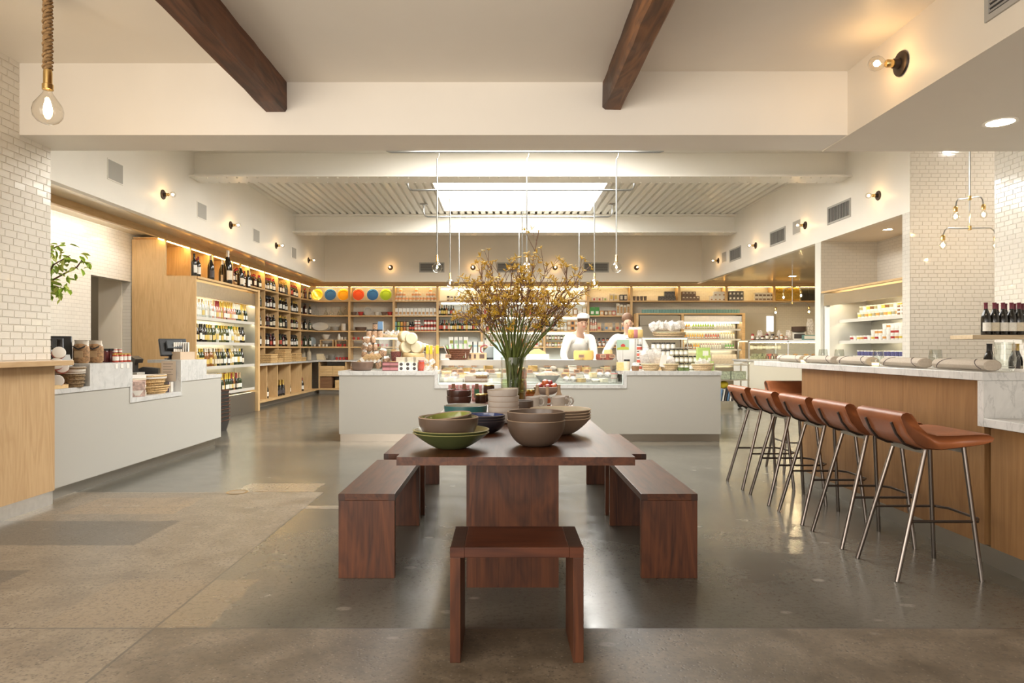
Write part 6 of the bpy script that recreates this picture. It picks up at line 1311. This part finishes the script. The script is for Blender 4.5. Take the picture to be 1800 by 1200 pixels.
for tier, (Y, z) in enumerate(((9.12,.776),(9.36,.826),(9.62,.901))):
    x = -.78
    while x < 1.5:
        px = VX + x*F/Y; w = .13; r = rc.random(); lab = 'in the %s row of the cheese case' % TN[tier]
        if 862 < px < 925 and tier == 0: x += .14; continue
        if tier == 0 and 812 < px < 870: 
            if px < 842:
                t = thing('cheese_crate', 'wooden crate of small cheeses at the front of the case', 'crate', (x+.12, Y+.02, z)); part(t, 'box', MB().box(-.15,.15,-.09,.09,0,.08), card); part(t, 'cheeses', MB().box(-.14,.14,-.08,.08,.08,.095), plain('crate_cheese', (.42,.33,.20), .6, var=.6, scale=50))
            x += .33; continue
        if tier == 0 and 925 < px < 985:
            t = thing('meat_bowl', 'wide bowl of cured sausages at the front of the case', 'bowl', (x+.19, Y+.03, z)); part(t, 'dish', MB().lathe([(0,0),(.1,0),(.17,.09),(.163,.09),(.095,.01),(0,.01)], 24, sy=.55), gry); part(t, 'sausages', MB().lathe([(.16,.085),(.12,.12),(.06,.14),(0,.145)], 16, sy=.55), plain('sausage_mix', (.30,.20,.13), .6, var=.6, scale=45)); x += .44; continue
        if tier == 0 and px > 1075: one('cheese_tub', cm('ctub', lambda b: b.lathe([(0,0),(.04,0),(.045,.05),(.047,.055),(0,.056)], 14, mis=[0,0,1,1]), [pwhite, LB['red']]), 'white cheese tub with red lettering at the case end', 'tub', (x+.03, Y, z), 0, 'cheese tubs'); one('cheese_tub', CACHE['ctub'], 'white cheese tub with red lettering at the case end', 'tub', (x+.03, Y, z+.057), 0, 'cheese tubs'); x += .11; continue
        if r < .35: one('cheese_wedge', cm('wedge%d' % int(r*17), wedge, chy[int(r*17) % 6]), 'cut cheese wedge ' + lab, 'cheese', (x, Y + rc.uniform(-.03,.03), z), rc.uniform(0,6), 'cheese wedges', sc=rc.uniform(.8,1.25))
        elif r < .6: one('cheese_block', cm('cblock%d' % int(r*20), lambda b: b.box(-.05,.05,-.04,.04,0,.075), chy[int(r*20) % 6]), 'block of cheese ' + lab, 'cheese', (x, Y + rc.uniform(-.03,.03), z), rc.uniform(-.5,.5), 'cheese blocks', bevel=.004, sc=rc.uniform(.8,1.2))
        elif r < .78: one('soft_cheese', cm('softc%d' % int(r*10), lambda b: b.lathe([(0,0),(.05,0),(.055,.01),(.055,.03),(.05,.038),(0,.04)], 16), chy[(2,4)[int(r*10) % 2]]), 'small round soft cheese ' + lab, 'cheese', (x, Y, z), 0, 'soft cheeses')
        elif r < .9: one('olive_tub', cm('olivetub', lambda b: (b.box(-.055,.055,-.04,.04,0,.045), b.box(-.05,.05,-.035,.035,.045,.05,1))[0], [clearp, darkp]), 'clear tub of olives ' + lab, 'tub', (x, Y, z), rc.uniform(-.3,.3), 'olive tubs')
        else: one('wrapped_cheese', cm('wrapch', lambda b: b.ball((0,0,.04), .055, 10, 6, sz=.7), film), 'paper wrapped cheese ' + lab, 'cheese', (x, Y, z), 0, 'wrapped cheeses')
        if rc.random() < .5: tag_(x + rc.uniform(-.04,.04), Y + .075, z + .03)
        x += rc.uniform(.085,.115)
for i in range(4): one('tomato_punnet', cm('tompun', lambda b: b.ball((0,0,.02), .026, 8, 5), tomato), 'orange red tomato in the middle of the cheese case', 'tomato', (ix(929 + 5.5*i, 9.33), 9.33, .827+.09), 0, 'tomatoes in the case') if False else None
# upper deck
ZU = 1.061
t = rbasket('wicker_basket', (ix(805, 9.72), 9.72, ZU), .36, .24, .15, wickd, 'dark wicker basket of magazines on the cheese case deck', flare=1.5, handles=True)
for i in range(9): one('magazine', cm('deckmag%d' % (i % 2), lambda b: b.box(-.003,.003,-.08,.08,0,.19), (paper_w, sq[4])[i % 2]), 'thin magazine standing in the dark wicker basket', 'magazine', (ix(790 + 3.6*i, 9.72), 9.72, ZU+.03), 0, 'magazines in the dark basket', rot=(0, R(-24 + 3*i), 0))
def wheel(px, Y, r, h, m, label, sx=1): return one('cheese_round', MB().lathe([(0,0),(r*.93,0),(r,h*.2),(r,h*.8),(r*.93,h),(0,h)], 24, sx=sx, sy=.8).mesh('cheese_round', m), label, 'cheese', (ix(px, Y), Y, ZU))
wheel(1026, 9.74, .145, .135, plain('gouda', (.64,.44,.14), .4, var=.08, scale=8), 'large yellow cheese wheel on the case deck')
wheel(1063, 9.72, .12, .085, salami, 'dark red salami loaf on the case deck', 1.05)
one('cheese_half', MB().lathe([(0,0),(.06,0),(.065,.02),(.06,.085),(0,.09)], 14, a0=0, a1=180).mesh('cheese_half', chy[0]), 'cut half cheese resting behind the salami loaf', 'cheese', (ix(1069, 9.9), 9.9, ZU+.06), R(180))
one('cheese_stand', MB().box(-.06,.06,-.05,.05,0,.058).mesh('cheese_stand', pwhite), 'white stand under the cut half cheese', 'stand', (ix(1069, 9.93), 9.93, ZU))
t = thing('cheese_slicer', 'white slicer block with yellow cheese on the deck', 'slicer', (ix(945, 9.78), 9.78, ZU)); part(t, 'block', MB().box(-.16,.16,-.07,.07,0,.08), pwhite, bevel=.005); part(t, 'cheese', MB().prism([(-.12,.081),(.12,.081),(.11,.11),(.02,.16),(-.05,.155),(-.115,.11)], -.05, .05, 'y'), chy[0])
for px, Y in ((1022,9.6),(1060,9.62),(788,9.6),(1076,9.64)): tag_(ix(px, Y), Y, ZU + .0)
one('paper_roll_box', MB().box(-.15,.15,-.06,.06,0,.10).box(-.10,-.07,-.062,-.06,.02,.08,1).box(-.03,.0,-.062,-.06,.02,.08,1).box(.05,.12,-.062,-.06,.02,.08,1).mesh('paper_roll_box', [kraft, inkm]), 'printed kraft box on the cheese case deck', 'box', (ix(837, 9.85), 9.85, ZU))
one('blue_carton', MB().box(-.07,.07,-.07,.07,0,.25).mesh('blue_carton', plain('dusty_blue', (.36,.44,.46), .5)), 'dusty blue carton behind the glass vase on the deck', 'carton', (ix(876, 9.95), 9.95, ZU))
t = thing('meat_slicer', 'grey counter machine with a red handle behind the deck', 'machine', (ix(862, 10.1), 10.1, ZU)); part(t, 'housing', MB().prism([(-.1,.02),(.14,.02),(.15,.18),(-.02,.2),(-.1,.12)], -.09, .09, 'y'), plain('machine_grey', (.24,.27,.27), .35), bevel=.01); part(t, 'handle', MB().tube([(-.09,-.05,.08),(-.14,-.05,.12),(-.14,-.05,.18),(-.08,-.05,.22),(-.04,-.05,.2)], .012, 8), plain('red_handle', (.30,.06,.06), .4)); part(t, 'foot', MB().box(-.12,.15,-.1,.1,0,.02), black)
# ---------------------------------------------------------------- island: right block
jar((ix(1102, 9.12), 9.12, ZI), 'pale honey jar at the left of the right island block', None, bone, K['black'], LB['cream'], .042, .15)
one('foil_pot', MB().lathe([(0,0),(.045,0),(.055,.05),(.05,.06),(.058,.075),(.03,.11),(0,.115)], 14, mis=[0,0,0,1,1,1]).mesh('foil_pot', [card, film]), 'foil topped brown pot on the right island block', 'pot', (ix(1117, 9.1), 9.1, ZI))
for i, (px, n) in enumerate(((1144,'left'),(1176,'middle'),(1235,'right'))):
    rbasket('wicker_basket', (ix(px, 9.14), 9.14, ZI), .25 if i < 2 else .29, .2, .085, wickp, 'pale wicker basket at the front of the island, %s of three' % n, 'pale baskets on the island', flare=1.35)
for i, (px, py, w, h) in enumerate(((1137,646,.13,.24),(1151,646,.14,.26),(1144,640,.10,.2),(1170,646,.11,.17),(1181,646,.12,.16),(1225,646,.11,.11),(1236,646,.12,.12),(1246,646,.11,.10))): pouch(px, py, 9.14 + .03*(i % 2), w, h, film, 'crinkled clear bag of flatbread in a pale island basket', 'flatbread bags', (-14, 8, 0, 12, -10, 30, -5, -30)[i], 0)
one('paper_insert', MB().xbox(Matrix.Translation((0,0,.1)) @ Matrix.Rotation(R(12),4,'Y'), .04, .003, .08).mesh('paper_insert', paper_w), 'white card in the middle pale basket on the island', 'card', (ix(1166, 9.07), 9.07, ZI+.03))
for i, px in enumerate((1197,1205)): one('herb_pack', cm('herbp', lambda b: b.box(-.04,.04,-.03,.03,0,.045), plain('herb_green', (.10,.14,.04), .5, var=.6, scale=50)), 'dark green herb pack at the island front, %s of two' % NTH[i], 'packet', (ix(px, 9.07), 9.07, ZI), 0, 'herb packs')
one('cheese_block', MB().box(-.06,.06,-.03,.03,0,.11).mesh('cheese_block2', chy[0]), 'yellow boxed cheese at the inner edge of the right island block', 'cheese', (ix(1092, 9.2), 9.2, ZI))
olv = plain('jar_pickles', (.34,.32,.20), .2, var=.3, scale=40)
for tier in range(3):
    n = (6, 6, 4)[tier]
    for i in range(n): jar((ix(1183 + 8*i, 9.32), 9.32 + .02*tier, ZI + .0 + .098*tier), 'pickle jar with dark lid in the %s tier of the island stack' % ('lower', 'middle', 'upper')[tier], 'pickle jars', olv, K['black'], LB['white'], .03, .095)
for tier in range(2):
    for i in range(5): jar((ix(1149 + 9*i*.95, 9.46), 9.46, ZI + .18 + .1*tier), 'grey spread jar with dark lid in the %s tier behind the baskets' % ('lower', 'upper')[tier], 'spread jars', gry, K['black'], LB['white'], .032, .097)
one('display_block', MB().box(-.2,.2,-.06,.06,0,.179).mesh('display_block2', crate), 'pine block under the grey spread jars', 'block', (ix(1166, 9.46), 9.46, ZI))
for tier in range(4): jar((ix(1124, 9.3), 9.3, ZI + .0875*tier), 'white jar with a red band in the slim island column, %s up' % NTH[tier], 'red band jars', pwhite, K['black'], LB['red'], .036, .086)
lg = plain('light_green_box', (.42,.55,.16), .5)
for i, (px, w, h, Y) in enumerate(((1236,.17,.31,9.42),(1228,.06,.2,9.3),(1244,.07,.2,9.3),(1250,.05,.12,9.28))): one('green_box', MB().box(-w/2,w/2,-.04,.04,0,h).box(-w*.1,w*.35,-.042,-.04,h*.62,h*.85,1).mesh('green_box', [lg, pwhite]), 'light green carton at the right end of the island, %s of four' % NTH[i], 'box', (ix(px, Y), Y, ZI), 0, 'light green cartons')
t = thing('bread_rack', 'steel rack carrying a bread basket at the back of the island', 'rack', (ix(1168, 9.75), 9.75, ZI))
part(t, 'top', MB().box(-.36,.30,-.16,.16,.44,.452), steel); part(t, 'shelf', MB().box(-.36,.30,-.16,.16,.30,.31), steel); part(t, 'light', MB().box(-.34,.28,-.15,-.13,.425,.438), emit('rack_light', (1,.88,.65), 3))
for x in (-.35, .29):
    for y in (-.15, .15): part(t, 'post', MB().box(x-.008,x+.008,y-.008,y+.008,0,.44), steel)
flat_basket(1176, 9.75, ZI+.453, .46, .28, .07, wickp, 'wide wicker tray of bagged bread on the steel rack')
for i in range(8): pouch(1152 + 6.3*i, 580 - 2*(i % 2), 9.70 + .05*(i % 2), .13, .12, film, 'clear bag of rolls in the wide tray on the steel rack', 'bread bags', (i*47 % 60)-30, i*.5)
for i in range(3): pouch(1110 + 7*i, 594, 9.76, .10, .16, (plain('snack_orange', (.62,.34,.08), .4, var=.4, scale=30), rosep, plain('snack_gold', (.60,.42,.16), .4))[i], 'orange and pink snack bag left of the bread tray, %s of three' % NTH[i], 'snack bags on the stand', 0, 0)
t = thing('snack_stand', 'slim steel stand carrying snack bags on the island', 'stand', (ix(1117, 9.78), 9.78, ZI)); part(t, 'plate', MB().box(-.13,.13,-.1,.1,.43,.442), steel); part(t, 'post', MB().box(-.01,.01,-.01,.01,.012,.43), steel); part(t, 'base', MB().box(-.08,.08,-.08,.08,0,.012), steel)
t = thing('farm_sign', 'small green farm picture sign on the cheese case', 'sign', (ix(1095, 9.5), 9.5, iz(615, 9.5))); part(t, 'board', MB().box(-.085,.085,-.004,.004,0,.145), plain('sign_green', (.30,.42,.33), .5)); part(t, 'hill', MB().prism([(-.08,.005),(.08,.005),(.08,.035),(.02,.05),(-.08,.03)], -.0055, -.004, 'y'), plain('sign_hill', (.35,.38,.05), .5)); part(t, 'barn', MB().prism([(-.03,.045),(.03,.045),(.03,.07),(0,.09),(-.03,.07)], -.0065, -.0055, 'y'), redc); part(t, 'post', MB().box(-.004,.004,.0045,.009,iz(615,9.5)*0-(iz(615,9.5)-ZI-.0) ,.05), steel)
# ---------------------------------------------------------------- dairy fridge contents (labels face -X)
rd = random.Random(9)
yl = plain('tub_yellow', (.66,.50,.10), .4); ow = plain('tub_orange', (.62,.30,.08), .4); bl = plain('tub_navy', (.06,.06,.16), .4, var=.5, scale=60); wt_ = plain('tub_white', (.78,.76,.70), .35)
def tub(X, Y, z, r, h, m, m2, label, grp): return one('dairy_tub', cm('dt%s%s%.3f%.3f' % (m.name, m2.name, r, h), lambda b: b.lathe([(0,0),(r*.85,0),(r*.9,h*.3),(r*.96,h*.7),(r,h*.9),(r*1.04,h*.92),(r*1.04,h),(0,h)], 12, mis=[0,0,1,0,0,2,2]), [m, m2, K['white']]), label, 'tub', (X, Y, z+.001), 0, grp)
for y in [9.25 + .105*i for i in range(18)]:
    d = 'near' if y < 10 else 'far'
    if y < 10.85:
        if y < 9.75:
            for q in range(3): one('salad_box', cm('saladbox', lambda b: (b.box(-.06,.06,-.05,.05,0,.05), b.box(-.0615,-.06,-.035,.035,.012,.04,1))[0], [wt_, card]), 'clear salad box piled on the top dairy shelf', 'box', (5.66, y, 1.691+.052*q), 0, 'salad boxes')
        else: tub(5.66, y, 1.69, .042, .10, wt_, (yl, ow, olv)[int(y*10) % 3], 'small jar on the top dairy shelf, %s half' % d, 'dairy jars'); tub(5.72, y+.05, 1.69, .045, .2, (yl, wt_, olv, card)[int(y*9.5) % 4], wt_, 'tall jar at the back of the top dairy shelf, %s half' % d, 'dairy jars')
    if y < 11.05:
        n = 3 if y < 10.1 else 2 if y < 10.5 else 1
        for q in range(n): tub(5.65, y, 1.345 + .082*q, .045, .08, wt_, rd.choice((ow, wt_, yl, redc, wt_)), 'white yogurt tub on the second dairy shelf, %s tier' % NTH[q], 'yogurt tubs')
    if y < 11.0:
        tub(5.65, y, 1.02, .045, .09, wt_, wt_, 'white carton tub on the third dairy shelf', 'cream tubs')
        tub(5.73, y+.03, 1.02, .045, .17, bl if y > 9.6 else wt_, bl if y > 9.6 else wt_, 'tall %s tub at the back of the third dairy shelf' % ('navy' if y > 9.6 else 'white'), 'tall cream tubs')
# ---------------------------------------------------------------- pastry case contents
bun = plain('bun', (.55,.27,.06), .5, var=.3, scale=25)
def px15(px, Y=15.35): return (px - VX)*Y/F
for i in range(12): one('pastry', cm('pastry', lambda b: b.ball((0,0,.035), .06, 10, 6, sz=.6), bun), 'golden pastry on the floor of the pastry case', 'pastry', (px15(1372 + 5.4*i), 15.3 + .08*(i % 2), .986 + .05*(i % 3 == 2)), 0, 'pastries in the case')
for i in range(10): carton('cake_box', .09, .08, .09, (bone, nutm, LB['cream'])[i % 3], LB['white'], 1321 + 5.2*i, 1.20, 'small cake box on the glass shelf of the pastry case', 'box', 'cake boxes in the pastry case', Y=15.35)
for i in range(12): carton('cake_box', .08, .08, .07 + .05*(i % 2), (nutm, tomato, LB['cream'])[i % 3] if i > 5 else olv, None, 1321 + 4.4*i, .985, 'small treat on the floor at the left of the pastry case', 'cake', 'treats in the pastry case', Y=15.3)
for i in range(16):
    px = 1323 + 4.2*i
    if i % 4 == 3: pouch(0, 0, 15.4, .13, .22, film, 'cellophane gift bag standing on the pastry case', 'gift bags', 0, i).location = (px15(px, 15.4), 15.4, 1.413)
    else: jar((px15(px, 15.3), 15.3 + .08*(i % 2), 1.413), 'small jar in the row on top of the pastry case', 'jars on the pastry case', rb.choice((tom, jam, honey)), rb.choice((K['black'], K['red'], K['white'])), LB['white'], .034, .09 + .05*(i % 3 == 0))
for i in range(8): carton('coffee_box', .10, .1, .17 if i < 4 else .11, pwhite if i < 4 else tealb, LB['dark'] if i < 4 else pwhite, 1397 + 5.6*i*.8, 1.412, '%s box on top of the pastry case' % ('white printed' if i < 4 else 'teal'), 'box', 'boxes on the pastry case', Y=15.25 + .12*(i < 4))
stack(1404, 1.585, 5, .16, .022, clay, 'wide dish in the pile on the white boxes', 'stacked_dish', Y=15.37)
pouch(0, 0, 15.4, .16, .36, film, 'large cellophane wrapped gift with red ribbon on the pastry case', None, 0, 0).location = (px15(1424, 15.3), 15.3, 1.53)
one('gift_carton', MB().box(-.08,.08,-.06,.06,0,.115).mesh('gift_carton', pwhite), 'white carton under the large cellophane gift', 'carton', (px15(1424, 15.3), 15.32, 1.413))
# ---------------------------------------------------------------- people behind the island
import bmesh
skinm = plain('skin', (.55,.34,.24), .55); coatm = plain('white_coat', (.74,.72,.68), .8, var=.04, scale=10); hairm = plain('brown_hair', (.14,.07,.035), .7, var=.3, scale=50); trous = plain('dark_trousers', (.05,.05,.055), .8)
def skin(name, J, E, parent, mat, root=0, sub=2):
    me = bpy.data.meshes.new(name); bm = bmesh.new(); L = bm.verts.layers.skin.verify(); vs = []
    for i, (p, r) in enumerate(J):
        v = bm.verts.new(p); v[L].radius = r if isinstance(r, tuple) else (r, r); v[L].use_root = i == root; vs.append(v)
    for a, b in E: bm.edges.new((vs[a], vs[b]))
    bm.to_mesh(me); bm.free(); me.materials.append(mat)
    o = obj(name, me, parent); m = o.modifiers.new('skin', 'SKIN'); m.use_smooth_shade = True; s = o.modifiers.new('sub', 'SUBSURF'); s.levels = sub; s.render_levels = sub
    return o
def person(loc, rz, lean, label, hair, arm_l, arm_r, cap=False):
    t = thing('person', label, 'person', loc, rz, None)
    # local: faces -Y, x to the person's left seen from the camera
    h = Vector((0,0,.96)); ch = h + Vector((lean[0]*.6, lean[1]*.6, .30)); nk = h + Vector((lean[0], lean[1], .52)); hd = nk + Vector((lean[0]*.25, lean[1]*.3 - .02, .13)); tp = hd + Vector((lean[0]*.1, lean[1]*.1, .10))
    sl = nk + Vector((.185,0,-.07)); sr = nk + Vector((-.185,0,-.07))
    J = [(h,(.15,.11)),(ch,(.16,.115)),(nk,(.055,.055)),(hd,(.078,.092)),(tp,(.055,.065)),(sl,.06),(Vector(arm_l[0]),.042),(Vector(arm_l[1]),.034),(sr,.06),(Vector(arm_r[0]),.042),(Vector(arm_r[1]),.034),
         (h+Vector((.1,0,-.08)),.095),(Vector((.11,0,.5)),.062),(Vector((.11,.02,.09)),.042),(Vector((.11,-.1,.05)),.035),(h+Vector((-.1,0,-.08)),.095),(Vector((-.11,0,.5)),.062),(Vector((-.11,.02,.09)),.042),(Vector((-.11,-.1,.05)),.035)]
    E = [(0,1),(1,2),(2,3),(3,4),(1,5),(5,6),(6,7),(1,8),(8,9),(9,10),(0,11),(11,12),(12,13),(13,14),(0,15),(15,16),(16,17),(17,18)]
    for arm in ((7, arm_l, 1), (10, arm_r, -1)):
        w = Vector(arm[1][1]); d = (w - Vector(arm[1][0])).normalized(); s = d.cross(Vector((0,0,1))).normalized(); pm = len(J); J.append((w + d*.06, (.03,.018))); E.append((arm[0], pm))
        for q, (off, ln) in enumerate(((-.03,.075),(-.01,.088),(.01,.083),(.03,.066))): J.append((w + d*.075 + s*off, .0085)); J.append((w + d*(.085+ln) + s*off*1.2 - Vector((0,0,.015)), .007)); E += [(pm, len(J)-2), (len(J)-2, len(J)-1)]
        J.append((w + d*.03 + s*.035*arm[2], .01)); J.append((w + d*.07 + s*.055*arm[2], .008)); E += [(arm[0], len(J)-2), (len(J)-2, len(J)-1)]
    skin('body', J, E, t, skinm)
    cj = [(h+Vector((0,0,-.12)),(.19,.14)),(h,(.18,.135)),(ch,(.185,.14)),(nk+Vector((0,0,-.05)),(.09,.085)),(sl,.083),(Vector(arm_l[0]),.06),(Vector(arm_l[0]).lerp(Vector(arm_l[1]),.85),.05),(sr,.083),(Vector(arm_r[0]),.06),(Vector(arm_r[0]).lerp(Vector(arm_r[1]),.85),.05)]
    skin('coat', cj, [(0,1),(1,2),(2,3),(2,4),(4,5),(5,6),(2,7),(7,8),(8,9)], t, coatm)
    skin('trousers', [(h+Vector((0,0,-.1)),(.16,.125)),(h+Vector((.1,0,-.2)),.105),(Vector((.11,0,.5)),.078),(Vector((.11,.02,.1)),.06),(h+Vector((-.1,0,-.2)),.105),(Vector((-.11,0,.5)),.078),(Vector((-.11,.02,.1)),.06)], [(0,1),(1,2),(2,3),(0,4),(4,5),(5,6)], t, trous)
    part(t, 'hair', MB().ball((tp.x, tp.y+.042, tp.z-.012), .098, 14, 9, sx=.9, sy=.92, sz=.95), hair)
    for s in (-1, 1): part(t, 'eye', MB().ball((hd.x+s*.032, hd.y-.088, hd.z+.012), .009, 8, 5), inkm); part(t, 'ear', MB().ball((hd.x+s*.082, hd.y+.0, hd.z), .022, 8, 5, sx=.45), skinm)
    part(t, 'nose', MB().ball((hd.x, hd.y-.102, hd.z-.012), .013, 8, 5, sz=1.5), skinm); part(t, 'mouth', MB().box(hd.x-.02, hd.x+.02, hd.y-.094, hd.y-.086, hd.z-.052, hd.z-.045), redc)
    if cap: part(t, 'cap', MB().lathe([(.1,-.015),(.1,.02),(.086,.05),(.04,.066),(0,.068)], 16, (tp.x, tp.y, tp.z-.005)), plain('grey_cap', (.45,.46,.46), .7))
    return t
person((ix(1104, 10.95), 10.95, 0), 0, (-.03, -.12), 'person in a white coat reaching over the cheese counter', hairm, [(.27,-.12,1.2),(.16,-.34,1.1)], [(-.34,-.1,1.22),(-.44,-.36,1.12)])
person((ix(1006, 11.25), 11.25, 0), R(8), (.02, -.42), 'person in a white coat and grey cap bending behind the counter', hairm, [(.25,-.45,1.1),(.15,-.6,.95)], [(-.26,-.45,1.1),(-.2,-.62,.95)], True)

# ---------------------------------------------------------------- labels: number look-alikes by their place
def ordinal(n):
    w = ['zeroth','first','second','third','fourth','fifth','sixth','seventh','eighth','ninth','tenth','eleventh','twelfth','thirteenth','fourteenth','fifteenth','sixteenth','seventeenth','eighteenth','nineteenth','twentieth']
    if n <= 20: return w[n]
    return ('twenty-' if n < 30 else 'thirty-') + w[n % 10] if n % 10 else 'thirtieth'
same = {}
for o in C.objects:
    if o.parent is None and 'label' in o and o.get('kind') != 'stuff': same.setdefault(o['label'], []).append(o)
for lb_, os_ in same.items():
    if len(os_) < 2 or len(os_) > 36: continue
    for tail in (', %s from the left', ', %s from left', ', %s'):
        if len((lb_ + tail).split()) <= 16: break
    else: continue
    def key(o):
        if 'flowering' in lb_:
            ch = [c for c in o.children if c.name.startswith('blossom')]; return sum(v.co.x for v in ch[0].data.vertices)/len(ch[0].data.vertices)
        return o.location.x / max(.5, o.location.y)
    for n, o in enumerate(sorted(os_, key=key)): o['label'] = lb_ + tail % ordinal(n+1)
